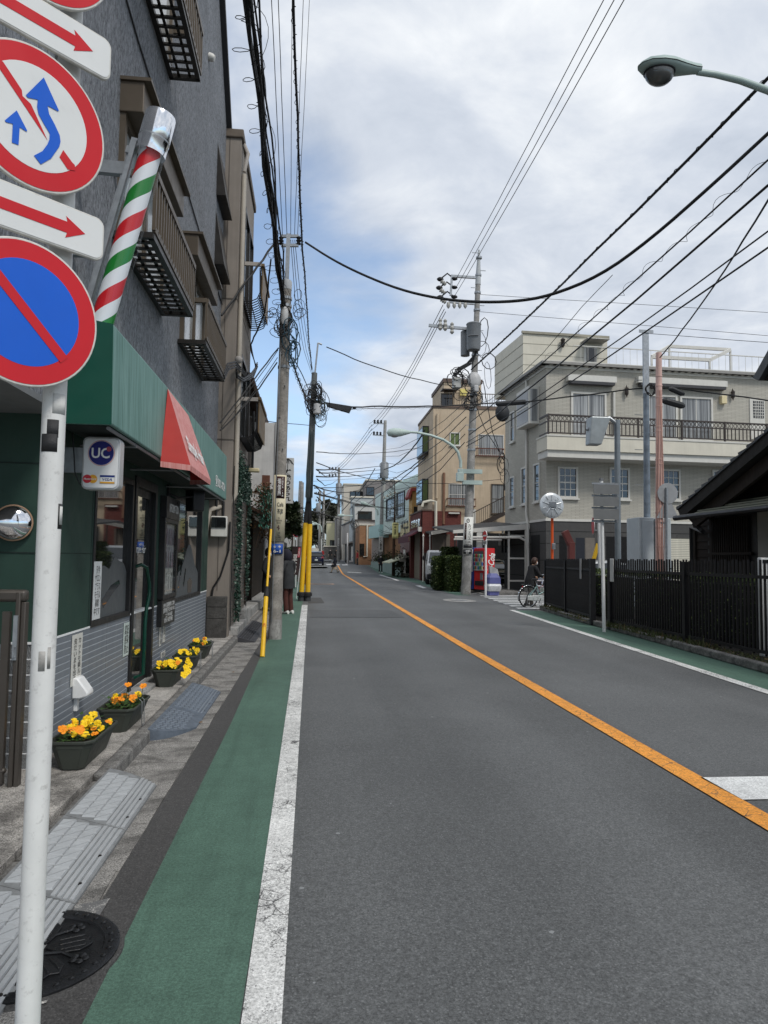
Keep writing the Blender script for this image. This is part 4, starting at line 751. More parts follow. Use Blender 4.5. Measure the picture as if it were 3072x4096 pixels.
# a few dead leaves and grit along the gutter
def litter():
    mt = M('dead_leaf',(.20,.13,.07,1),.8,var=.4); rnd = random.Random(5)
    for i in range(3):
        y = (3.3,6.6,9.4)[i]; c = Vector((rnd.uniform(-1.24,-.93),y,.012)); a = rnd.uniform(0,6.28); d = Vector((math.cos(a),math.sin(a),.1)); s = Vector((-d.y,d.x,.15)); m = MB(); m.add([c,c+d*.025+s*.012+Vector((0,0,.006)),c+d*.05,c+d*.025-s*.012],[(0,1,2,3)]); o = m.build('dead_leaf',mt,None,0); tag(o,'small curled brown leaf in the gutter '+('by the pale ramp','just before the blue grey ramp','beyond the blue grey ramp')[i],'leaf','dead leaves in the gutter')
litter()
# ---------------------------------------------------------------- people
def skin(name,vs,es,rs,mt,parent,sub=2,root=0):
    me = bpy.data.meshes.new(name); me.from_pydata([tuple(p) for p in vs],es,[]); o = bpy.data.objects.new(name,me); COL.objects.link(o)
    sk = o.modifiers.new('skin','SKIN'); sk.use_smooth_shade = True; ss = o.modifiers.new('sub','SUBSURF'); ss.levels = ss.render_levels = sub
    for i,d in enumerate(me.skin_vertices[0].data): r = rs[i]; d.radius = (r,r) if not isinstance(r,tuple) else r; d.use_root = (i == root)
    dg = bpy.context.evaluated_depsgraph_get(); dg.update(); m2 = bpy.data.meshes.new_from_object(o.evaluated_get(dg)); m2.name = name
    o.modifiers.clear(); o.data = m2; m2.materials.clear(); m2.materials.append(mt); m2.shade_smooth(); bpy.data.meshes.remove(me); o.parent = parent; return o
def person(label,loc,rz,h,coat,legs,shoe,hair,group=None,hood=False,cap=None,mask=False,stride=.0,armpose='down',coat_len=.52,lean=0.0,bag=False,skirt=None,hunch=0.0,turn=0.0):
    """h = height; figure faces local +Y; lean tips the trunk forward"""
    T = thing('person',label,'person',loc,rz,group,local=True); k = h/1.72
    V3 = lambda x,y,zz: Vector((x,y,zz))*k
    L = lambda p: Vector((p.x,p.y + (p.z-.95*k)*math.tan(lean) if p.z > .95*k else p.y,p.z - (max(0,p.z-.95*k)*(1-math.cos(lean)))))
    hip = [V3(s*.095,0,.92) for s in (-1,1)]; st = stride
    knee = [V3(-.10,.02+st*.22,.50),V3(.10,.03-st*.10,.50)]; ank = [V3(-.10,-.02+st*.42,.085),V3(.10,-.02-st*.40,.085+.05*st)]
    toe = [a + V3(0,.15,-.045) for a in ank]; pel = V3(0,0,.97); wai = L(V3(0,0,1.10)); chest = L(V3(0,.01,1.30)); neck = L(V3(0,.005+hunch,1.45-hunch*.3)); head = L(V3(0,.03+hunch*1.6,1.60-hunch*.6))
    sh = [L(V3(s*.18,0,1.40)) for s in (-1,1)]
    if armpose == 'down': el = [L(V3(-.25,-.03+.1*st,1.12)),L(V3(.25,-.03-.1*st,1.12))]; ha = [L(V3(-.25,.06+.16*st,.86)),L(V3(.25,.06-.16*st,.86))]
    elif armpose == 'pockets': el = [L(V3(s*.29,-.06,1.12)) for s in (-1,1)]; ha = [L(V3(s*.19,.09,.95)) for s in (-1,1)]
    elif armpose == 'phone': el = [L(V3(s*.25,.04,1.14)) for s in (-1,1)]; ha = [L(V3(s*.05,.30,1.20)) for s in (-1,1)]
    elif armpose == 'bars': el = [L(V3(s*.24,.17,1.13)) for s in (-1,1)]; ha = [L(V3(s*.22,.42,1.02)) for s in (-1,1)]
    elif armpose == 'pole': el = [L(V3(-.25,.02,1.12)),L(V3(.24,.18,1.22))]; ha = [L(V3(-.22,.12,.92)),L(V3(.1,.36,1.36))]
    P = [pel,wai,chest,neck,head]; E = [(0,1),(1,2),(2,3),(3,4)]; R = [(.11,.085),(.105,.08),(.105,.075),.05,.06]; R = [tuple(q*k for q in r) if isinstance(r,tuple) else r*k for r in R]
    for s in (0,1):
        b = len(P); P += [hip[s],knee[s],ank[s],toe[s]]; E += [(0,b),(b,b+1),(b+1,b+2),(b+2,b+3)]; R += [.075*k,.05*k,.032*k,.018*k]
        b = len(P); P += [sh[s],el[s],ha[s]]; E += [(2,b),(b,b+1),(b+1,b+2)]; R += [.028*k,.027*k,.024*k]
    B = skin('body',P,E,R,SKIN,T,1)
    # head with face
    d = Vector((math.sin(turn),math.cos(turn),-.08)).normalized(); sd_ = d.cross(Vector((0,0,1))).normalized(); up = sd_.cross(d)
    F = lambda x,y,zz: head + (sd_*x + d*y + up*zz)*k
    hd = MB(); n,m = 14,10
    for i in range(m+1):
        t = math.pi*i/m
        for q in range(n):
            a = 2*math.pi*q/n; x = .078*math.sin(t)*math.cos(a); y = .098*math.sin(t)*math.sin(a); zz = .118*math.cos(t)
            if zz < 0: x *= 1+.35*zz/.118*abs(zz/.118); y += .012*abs(zz/.118)
            hd.v.append(tuple(F(x,y,zz)))
    for i in range(m):
        for q in range(n): hd.f.append((i*n+q,(i+1)*n+q,(i+1)*n+(q+1) % n,i*n+(q+1) % n))
    hd.add([F(-.012,.09,.015),F(.012,.09,.015),F(.017,.102,-.03),F(-.017,.102,-.03),F(0,.122,-.024)],[(0,1,4),(1,2,4),(2,3,4),(3,0,4)])
    for s in (-1,1): hd.lathe([(.025,0),(.03,.012),(.012,.02)],F(s*.073,0,-.005),sd_*s,n=8)
    ho = hd.build('head',SKIN,T,60); ey = MB()
    for s in (-1,1): ey.ball(F(s*.03,.089,.018),.010*k,6,4)
    ey.build('eyes',INK,ho); MB().bar(F(-.022,.094,-.06),F(.022,.094,-.06),.006*k,.006*k).build('mouth',M('lips',lin(170,96,90),.5),ho)
    if mask: MB().lathe([(.068*k,0),(.066*k,.02*k),(.045*k,.05*k),(0,.056*k)],F(0,.055,-.05),d,12).build('face_mask',WHITEP,ho,60)
    # hair / hood / cap as a shell over the skull
    hm = MB(); n,m = 14,7; rr = 1.12 if not hood else 1.6
    for i in range(m+1):
        for q in range(n):
            a = 2*math.pi*q/n; back = -math.sin(a); lim = 2.1+.55*back if not hood else 2.35+.3*back; lim = lim if back > -.35 else (1.15 if not hood else 1.35); t = lim*i/m
            hm.v.append(tuple(F(.078*rr*math.sin(t)*math.cos(a),.10*rr*math.sin(t)*math.sin(a)-.008,.12*rr*math.cos(t)+.004)))
    for i in range(m):
        for q in range(n): hm.f.append((i*n+q,(i+1)*n+q,(i+1)*n+(q+1) % n,i*n+(q+1) % n))
    o = hm.build('hood' if hood else 'hair',hair,T,60,fix=False); sm = o.modifiers.new('solid','SOLIDIFY'); sm.thickness = .018*k; sm.offset = 1
    if cap: MB().lathe([(.100*k,.02),(.103*k,.05*k),(.085*k,.105*k),(0,.125*k)],F(0,-.005,.0),up,14).build('cap',cap,T,60)
    # coat: trunk, skirt of the coat and sleeves
    ct = MB(); rings = []; zs = [(1.475,.07,.065),(1.445,.15,.10),(1.39,.195,.12),(1.30,.185,.125),(1.12,.178,.125),(.97,.19,.14),(.97-.5*max(0,coat_len-.02)*.5,.20,.15),(max(.45,1.44-coat_len*1.0-.17),.205,.16)]
    n = 16
    for zz,wx,wy in zs:
        c = L(V3(0,.0,zz)); c.y += (hunch*.8*k if zz > 1.25 else 0)
        rings.append([(c.x+wx*k*math.cos(6.283*i/n)*(1+.05*math.sin(3*i+zz*9)),c.y+wy*k*math.sin(6.283*i/n)*(1+.05*math.cos(2*i+zz*7)),c.z) for i in range(n)])
    vs = [p for r in rings for p in r]; fs = [(i*n+q,(i+1)*n+q,(i+1)*n+(q+1) % n,i*n+(q+1) % n) for i in range(len(rings)-1) for q in range(n)] + [tuple(range(n))]
    ct.add(vs,fs); co = ct.build('coat',coat,T,70); co.modifiers.new('sub','SUBSURF').render_levels = 1
    for s in (0,1): skin('sleeve',[sh[s].lerp(chest,.5)+V3(0,0,.06),sh[s]+V3(0,0,-.01),(sh[s]+el[s])/2,el[s],(el[s]+ha[s])/2,el[s]+(ha[s]-el[s])*.92],[(0,1),(1,2),(2,3),(3,4),(4,5)],[.085*k,.085*k,.08*k,.068*k,.06*k,.054*k],coat,co,1)
    hb = MB()
    for s in (0,1):
        f = (ha[s]-el[s]).normalized(); a = f.cross(Vector((0,0,1))); a = a.normalized() if a.length > .1 else Vector((1,0,0)); w = f.cross(a)
        hb.ball(ha[s]+f*.02*k,.034*k,8,6,(1,1,1.1))
        for q in range(4): p = ha[s]+f*.035*k+a*(q-1.5)*.016*k; hb.tube([p,p+f*(.035-.004*abs(q-1.2))*k+w*.006*k,p+f*.05*k+w*.025*k],[.009*k,.008*k,.006*k],5)
        p = ha[s]-a*.03*k; hb.tube([p,p+(f-a*.4)*.035*k,p+(f)*.05*k+w*.015*k],[.010*k,.009*k,.007*k],5)
    hb.build('hands',SKIN,B)
    if skirt is not None:
        mb = MB(); n = 14; q = [(V3(0,0,zz),wx,wy) for zz,wx,wy in ((.95,.15,.11),(.6,.19,.16),(.33,.22,.2+.1*st))]; mb.add([(c.x+wx*k*math.cos(6.283*i/n),c.y+wy*k*math.sin(6.283*i/n),c.z) for c,wx,wy in q for i in range(n)],[(i*n+a,(i+1)*n+a,(i+1)*n+(a+1) % n,i*n+(a+1) % n) for i in range(2) for a in range(n)]); mb.build('skirt',skirt,T,70)
    P = [pel,hip[0],knee[0],knee[0].lerp(ank[0],.6),ank[0]+V3(0,0,-.055),hip[1],knee[1],knee[1].lerp(ank[1],.6),ank[1]+V3(0,0,-.055)]
    skin('trousers',P,[(0,1),(1,2),(2,3),(3,4),(0,5),(5,6),(6,7),(7,8)],[q*k for q in (.085,.088,.078,.074,.080,.088,.078,.074,.080)],legs,T,1)
    for s in (0,1):
        mb = MB(); a = ank[s]; f = Vector((0,1,0)); q = [(-.075,.05,.09),(-.03,.056,.125),(.06,.056,.095),(.14,.052,.06),(.185,.03,.035)]; zz0 = a.z-.085*k; rings = []
        for y,w,t in q:
            n = 8; rings.append([(a.x+w*k*math.cos(6.283*i/n),a.y+y*k,zz0+t*k*(.5+.5*math.sin(6.283*i/n))) for i in range(n)])
        mb.add([p for r in rings for p in r],[(i*8+q_,(i+1)*8+q_,(i+1)*8+(q_+1) % 8,i*8+(q_+1) % 8) for i in range(4) for q_ in range(8)] + [tuple(range(8)),tuple(range(32,40))]); mb.build('shoe',shoe,T,60)
    if bag: m = MB(); c = ha[0]; m.prism([(-.13,-.30),(.13,-.30),(.11,-.08),(-.11,-.08)],c+V3(-.05,0,0),(0,1,0),(0,0,1),(.08*k,0,0)); m.tube([c+V3(0,-.09,-.08),c+V3(0,-.05,.03),c+V3(0,.05,.03),c+V3(0,.09,-.08)],.008*k,5); m.build('bag',BLACK,T,bev=.01)
    return T
CB = M('coat_black',(.014,.014,.016,1),.85,var=.3,bump=.4,bs=60); CG = M('coat_charcoal',(.028,.03,.033,1),.85,var=.3,bump=.3,bs=90); CN = M('coat_navy',(.012,.014,.024,1),.85,var=.3)
BROWN = M('corduroy_brown',(.075,.024,.018,1),.85,var=.25,bump=.4,bs=120); DKT = M('dark_trousers',(.02,.02,.022,1),.85,var=.2); GREYT = M('grey_trousers',(.06,.055,.05,1),.85,var=.2); BEIGE = M('beige_cloth',(.33,.28,.22,1),.85); REDC = M('red_jacket',(.35,.02,.02,1),.7)
HB = M('hair_black',(.012,.010,.009,1),.5); HBR = M('hair_brown',(.05,.022,.013,1),.5,var=.3); SHW = M('shoe_white',(.6,.6,.57,1),.5,var=.1); SHB = M('shoe_black',(.015,.015,.016,1),.5); HOODN = M('hood_navy',(.012,.012,.022,1),.85,var=.25)
def people():
    p = PG((1152,2455)); person('person in dark hood, charcoal coat and brown trousers standing on the green lane',(p.x,p.y,0),rad(52),1.66,CG,BROWN,SHW,HOODN,hood=True,armpose='phone',coat_len=.58,hunch=.05)
    p = Vector((-1.17,18.9,.1)); person('person in long black coat half hidden behind the yellow guy guard',p,rad(-100),1.62,CB,DKT,SHB,HB,mask=True,armpose='pockets',coat_len=.78,turn=.3)
    p = PG((1339,2291)); person('person in navy coat and pale skirt crossing the orange line',(p.x,p.y,p.z),rad(78),1.66,CN,BEIGE,SHB,HB,stride=.8,coat_len=.72,bag=True,skirt=BEIGE,turn=1.2)
    p = PG((1522,2291)); person('person all in black with a cap and white mask walking in the right green lane',(p.x,p.y,p.z),rad(185),1.68,CB,DKT,SHW,HB,cap=BLACK,mask=True,stride=.35,armpose='pockets',coat_len=.55)
    y = 115; p = PY(z('Z',603,1050),y); person('farthest person in black jacket with white shoes beside the grey wall',(p.x,y,zg(y)),rad(170),1.68,CB,DKT,SHW,HB,mask=True,coat_len=.5)
    y = 118; p = PY(z('Z',765,1000),y); person('far person in black, partly behind the grey pole',(p.x,y,zg(y)),rad(190),1.7,CB,DKT,SHB,HB,coat_len=.5)
    y = 122; p = PY(z('Z',398,900),y); person('far person in a red jacket and white hat past the car',(p.x,y,zg(y)),rad(160),1.7,REDC,DKT,SHB,HB,cap=WHITEP,coat_len=.45)
    p = PY(z('Z',1322,1130),82); person('person in a red jacket beside the parked scooter',(p.x,82,zg(82)),rad(100),1.66,REDC,GREYT,SHB,HB,coat_len=.45)
    p = Vector((-.36,40,0)); person('person in a blue coat hidden behind the yellow pole guards',(p.x-.12,p.y,0),rad(10),1.65,M('coat_blue',(.03,.06,.09,1),.85),DKT,SHB,HB,coat_len=.6)
    p = PG((2120,2424)); person('person in dark jacket and white mask pushing a bicycle along the crossing',(7.05,22.75,0),rad(-72),1.60,CB,GREYT,SHB,HBR,mask=True,stride=.45,armpose='bars',lean=.30,coat_len=.55)
people()
# ---------------------------------------------------------------- bicycle
def bicycle(label,loc,rz,frame,group=None,basket=False):
    T = thing('bicycle',label,'bicycle',loc,rz,group,local=True); Rw = .335; wb = 1.06
    ch = GALV; br = M('bicycle_chrome',(.7,.71,.72,1),.15,1.0,var=.05)
    for y0 in (0,wb):
        w = MB(); w.tube([(0,y0+Rw*math.cos(6.283*i/28),Rw+Rw*math.sin(6.283*i/28)) for i in range(28)],.018,6,closed=True); wh = w.build('wheel',TYRE,T,60); r = MB(); r.tube([(0,y0+(Rw-.022)*math.cos(6.283*i/28),Rw+(Rw-.022)*math.sin(6.283*i/28)) for i in range(28)],.011,6,closed=True); r.build('rim',br,wh,60)
        s = MB()
        for i in range(18): a = 6.283*i/18; s.tube([(.02*(-1)**i,y0,Rw),(0,y0+(Rw-.03)*math.cos(a),Rw+(Rw-.03)*math.sin(a))],.0016,3,cap=False)
        s.cyl((-.04,y0,Rw),(.04,y0,Rw),.022,n=8); s.build('spokes',br,wh,0)
        f = MB(); a0,a1 = (20,200) if y0 == 0 else (10,150)
        pts = [(y0+(Rw+.03)*math.cos(rad(a0+(a1-a0)*i/12)),Rw+(Rw+.03)*math.sin(rad(a0+(a1-a0)*i/12))) for i in range(13)]
        for (ya,za),(yb,zb) in zip(pts,pts[1:]): f.add([(-.028,ya,za),(0,ya,za+.012),(.028,ya,za),(-.028,yb,zb),(0,yb,zb+.012),(.028,yb,zb)],[(0,1,4,3),(1,2,5,4)])
        o = f.build('mudguard',br,T,60,fix=False); so = o.modifiers.new('s','SOLIDIFY'); so.thickness = .003
    fr = MB(); bb = (0,.42,.29); st = (0,.30,.72); hdt = (0,.86,.83); hdb = (0,.90,.62)
    fr.tube([bb,st],.016,8); fr.tube([hdb,(0,.66,.40),bb],.017,8); fr.tube([hdb,(0,.7,.55),(0,.38,.42)],.014,8); fr.tube([hdt,hdb],.02,8)
    for s in (-1,1): fr.tube([(s*.05,0,Rw),(s*.04,.40,.29)],.010,6); fr.tube([(s*.05,0,Rw),(s*.02,.29,.66)],.009,6); fr.tube([(s*.055,wb,Rw),(s*.05,.94,.58),(0,.90,.62)],.012,6)
    fr.build('frame',frame,T,50); MB().tube([st,(0,.27,.86)],.013,8).build('seat_post',br,T); MB().lathe([(.0,-.03),(.07,-.02),(.10,.0),(.10,.03),(.06,.05),(0,.055)],(0,.23,.87),(0,0,1),12).build('saddle',BLACK,T,60)
    hb = MB(); hb.tube([hdt,(0,.83,1.0),(-.08,.84,1.04),(-.22,.80,1.05),(-.29,.66,1.03)],.011,6); hb.tube([(0,.83,1.0),(.08,.84,1.04),(.22,.80,1.05),(.29,.66,1.03)],.011,6); hb.build('handlebar',br,T); g = MB()
    for s in (-1,1): g.tube([(s*.283,.70,1.035),(s*.295,.60,1.02)],.016,8)
    g.build('grips',BLACK,T)
    c = MB(); c.prism([(-.06,.24),(.50,.20),(.56,.27),(.54,.38),(.40,.40),(-.04,.37)],(.035,0,0),(0,1,0),(0,0,1),(.03,0,0)); c.build('chain_guard',M('chain_cover',(.55,.58,.57,1),.3,.3),T,30,bev=.01)
    p = MB(); p.tube([(.07,.42,.29),(.09,.34,.15)],.010,6); p.box(.09,.18,.29,.38,.135,.155); p.tube([(-.07,.42,.29),(-.09,.50,.43)],.010,6); p.box(-.18,-.09,.46,.55,.42,.44); p.build('pedals',BLACK,T)
    k = MB()
    for s in (-.07,0,.07): k.bar((s,-.2,.735),(s,.2,.735),.012,.012)
    for y in (-.18,0,.18): k.bar((-.08,y,.735),(.08,y,.735),.012,.012)
    for s in (-1,1): k.tube([(s*.055,0,Rw),(s*.07,-.1,.73)],.006,5)
    k.build('carrier',br,T); MB().lathe([(.0,0),(.03,.004),(.025,.02),(0,.025)],(0,-.20,.66),(0,-1,0),8).build('rear_reflector',RED,T)
    if basket or True:
        b = MB()
        for i in range(7): t = -.16+.32*i/6; b.tube([(t,.90,1.0),(t*.85,.95,.76),(t*.85,1.10,.76),(t,1.2,1.0)],.004,4)
        for zz,w,y0,y1 in ((1.0,.17,.90,1.2),(.88,.155,.93,1.16),(.77,.14,.95,1.11)): b.tube([(-w,y0,zz),(w,y0,zz),(w,y1,zz),(-w,y1,zz)],.005,4,closed=True)
        b.build('basket',STEEL,T)
    return T
_b = bicycle('silver town bicycle pushed past the end of the black fence',(6.83,22.15,0),rad(-76),M('bicycle_frame',(.22,.34,.33,1),.3,.3))
# ---------------------------------------------------------------- second building on the left
PLAST = M('beige_render',lin(134,126,118),.85,var=.12,scale=1.6,bump=.3,bs=140,streak=.25); PLASTL = M('pale_render',lin(168,162,156),.85,var=.1,scale=1.6,streak=.2); DWOOD = m_wood('dark_wood',(.012,.009,.007,1),(.035,.026,.02,1)); DWOOD2 = m_wood('brown_wood',(.03,.016,.010,1),(.075,.042,.028,1))
ROOFT = M('roof_tile_grey',(.055,.057,.06,1),.5,var=.25,scale=6); ROOFB = M('roof_tile_brown',(.07,.045,.033,1),.6,var=.3,scale=6); WPLAS = M('white_plaster',(.40,.40,.39,1),.85,var=.1,streak=.15)
def second_building():
    a = PY(z('Q',790,345),12.7); X2 = PY((946,1300),12.72).x; zt = PY(z('Q',735,335),12.7).z
    B = thing('beige_building','narrow three storey beige rendered building beyond the salon with rounded window guards','building',(X2,15,0)); F = Facade((X2,0,0),(0,1,0),(1,0,0))
    yf = PX((1013,890),X2).y; yf = min(max(yf,15.5),24)
    MB().box(-8,X2,12.7,yf,0,zt).build('wall',PLAST,B,0); MB().box(-8.05,X2+.04,12.66,yf+.05,zt,zt+.16).build('parapet_cap',M('cap_brown',lin(96,86,76),.7,var=.2),B,0,bev=.02)
    m = MB()
    for zz in (3.55,6.1): m.box(-1.85,X2+.006,12.692,yf,zz,zz+.02)
    for xx in (-1.66,): m.box(xx,xx+.012,12.692,12.7,.9,zt)
    m.build('wall_joint',M('joint_taupe',lin(92,86,80),.9),B,0)  # panel seams in a darker brown than the render
    d = MB(); xx = X2+.05; d.tube([(xx,12.85,zt-.6),(xx,12.85,3.2),(xx,12.83,2.6),(xx-.08,12.8,2.42),(X2-.36,12.62,2.30),(X2-.42,12.60,1.9),(X2-.42,12.6,.3)],.045,10); d.build('downpipe',M('pipe_cream',lin(170,162,150),.5,var=.08),B); MB().tube([(xx,12.84,zt-.55),(xx+.06,12.84,zt-.2),(xx-.02,12.9,zt)],.035,8).build('pipe_elbow',PLASTL,B)
    fb = m_concrete('dark_footing',.07,.7); MB().box(-1.8,-1.47,12.5,12.69,.05,.42).build('footing_block',fb,B,0,bev=.01); MB().box(-1.8,-1.47,12.505,12.69,.424,.62).build('footing_block',fb,B,0,bev=.01); MB().box(-1.8,-1.47,12.5,12.69,.624,.80).build('footing_block',fb,B,0,bev=.01)
    # front windows with curved guards and brown privacy panels
    for i,(zb,zt2) in enumerate(((6.35,8.15),(3.75,5.3))):
        y0,y1 = 13.35,15.1
        f = MB()
        for q in ((y0,y0+.07,zb,zt2),(y1-.07,y1,zb,zt2),(y0+.07,y1-.07,zb,zb+.07),(y0+.07,y1-.07,zt2-.07,zt2),((y0+y1)/2-.03,(y0+y1)/2+.03,zb+.07,zt2-.07)): F.box(f,*q,-.02,.05)
        w = f.build('window',DBRON,B,0); g = MB(); F.box(g,y0+.05,y1-.05,zb+.05,zt2-.05,-.01,.012); g.build('pane',SKYGLASS,w,0)
        g = MB()
        for k in range(15): yy = y0+(y1-y0)*k/14; g.tube([F.pt(yy,zb+.62,.34),F.pt(yy,zb+.14,.35),F.pt(yy,zb+.02,.30),F.pt(yy,zb-.04,.18),F.pt(yy,zb-.04,.02)],.011,5)
        for o,zz in ((.18,zb-.04),(.33,zb+.1)): g.tube([F.pt(y0,zz,o),F.pt(y1,zz,o)],.010,5)
        w2 = g.build('window_guard',BLACK,w,50); p = MB(); F.box(p,y0+.2,y1+.05,zb+.10,zb+.72,.36,.38); F.box(p,y0+.15,y1+.1,zb+.72,zb+.77,.33,.41); p.build('privacy_panel',M('panel_brown',lin(118,98,70),.5,var=.2,streak=.3),w,0)
        p = MB(); F.box(p,y0,y0+.05,zb+.66,zb+.73,0,.36); p.build('guard_bracket',PLASTL,w,0)
    # bundle of service cable looped on the wall
    c = MB()
    for k in range(3):
        pts = [PX(z('J',*q),X2+.08) for q in ((108,1700),(150,1610),(225,1590),(280,1650),(340,1730),(400,1700),(440,1600))]; c.tube([p+Vector((0,.05*k,-.03*k)) for p in pts],.016,6)
    for k in range(2): c.tube([PX(z('J',*q),X2+.1)+Vector((0,0,-.04*k)) for q in ((235,1660),(240,1720),(300,1760),(370,1720),(430,1640),(385,1480),(375,1420))],.018,6)
    c.build('service_cable',CABLE,B); MB().ball(PX(z('J',258,1570),X2+.08),.07,10,6).build('cable_wrap',PLASTL,B)
    # ground floor: pale wall, trellis
    t = thing('meter_box','pale electricity meter with dark window on the narrow return wall','meter',(-1.62,12.69,1.9)); l,r,tp,bt = -1.78,-1.50,PY(z('C',1400,605),12.65).z,PY(z('C',1400,742),12.65).z
    MB().box(l,r,12.56,12.69,bt,tp).build('case',OFFW,t,bev=.015); MB().box(l+.015,r-.015,12.535,12.56,bt+.16,tp-.02).build('dark_window',GLASS,t,bev=.008); m = MB(); m.tube([(-1.70,12.66,tp),(-1.70,12.66,tp+.35)],.022,6); m.tube([(-1.58,12.66,tp),(-1.58,12.66,tp+.25),(-1.64,12.66,tp+.38)],.022,6); m.tube([(-1.46,12.66,2.1),(-1.47,12.66,1.6),(-1.6,12.66,1.15),(-1.72,12.66,.95),(-1.76,12.66,.6)],.018,6); m.build('conduit',CABLE,t)
    t = thing('ivy_trellis','wire trellis hung with two strips of dark green ivy on the beige building','climbing plant',(X2+.06,14.5,.2)); x = X2+.03; m = MB(); sl = MB().tube([(x,12.72,0),(x,15.7,0)],.006,5).mesh('trellis_wire',BLACK,30)
    for i in range(36): o = bpy.data.objects.new('trellis_wire',sl); COL.objects.link(o); attach(o,t); o.location += Vector((0,0,.34+.075*i))
    for yy in (12.75,14.2,15.65): m.tube([(x,yy,.2),(x,yy,3.1)],.009,5)
    m.build('trellis_post',BLACK,t); rnd = random.Random(4); lf = m_leaf('ivy_leaf',(.010,.030,.020,1),(.022,.060,.040,1),(.20,.26,.22,1)); ivy = MB()
    def tuft(y,zz,n,s,w):
        for i in range(n):
            c = Vector((x+rnd.uniform(.0,.07),y+rnd.gauss(0,w),zz+rnd.gauss(0,.07))); a = Vector((rnd.uniform(0,1),rnd.uniform(-1,1),rnd.uniform(-1.2,.4))).normalized(); b = a.cross(Vector((rnd.uniform(-1,1),rnd.uniform(-1,1),rnd.uniform(-1,1)))).normalized(); ivy.add([c,c+a*s*.5+b*s*.35,c+a*s,c+a*s*.5-b*s*.35],[(0,1,2,3)])
    for i in range(48): tuft(13.35+.10*math.sin(i*.35),.42+i*.062,26,.055,.16)
    for i in range(40): tuft(15.25+.08*math.sin(i*.5),.75+i*.058,18,.055,.11)
    for i in range(30): tuft(14.2+rnd.uniform(-.9,.9),2.6+rnd.uniform(0,.7)*(1-.2*i/30),30,.06,.15)
    ivy.build('foliage',lf,t,0,fix=False)
    m = MB(); m.tube([(x,13.6,.3),(x+.02,13.7,1.6),(x,13.62,3.1)],.012,5); m.tube([(x,15.2,.7),(x+.02,15.1,1.8),(x,15.2,3.0)],.012,5); m.build('stem',DWOOD2,t)
    MB().box(-1.62,-1.30,12.9,14.6,.09,.24).build('step_block',CONC4,B,0,bev=.015); MB().box(-1.55,-1.34,14.65,15.8,.09,.42).build('step_block',CONC4,B,0,bev=.015)
    t = thing('junction_box','cream plastic junction box on the corner of the beige building','box',(X2+.1,16,3.4)); a,b = PX(z('R',610,1640),X2+.05),PX(z('R',725,1860),X2+.05); yy = a.y; MB().box(X2+.01,X2+.30,yy,yy+.16,b.z+.0,a.z).build('case',M('box_cream',lin(214,200,160),.5,var=.05),t,bev=.02); MB().tube([(X2+.15,yy+.1,a.z),(X2+.15,yy+.1,a.z+1.2)],.03,6).build('conduit',CABLE,t)
    return X2,yf
X2,Y2 = second_building()
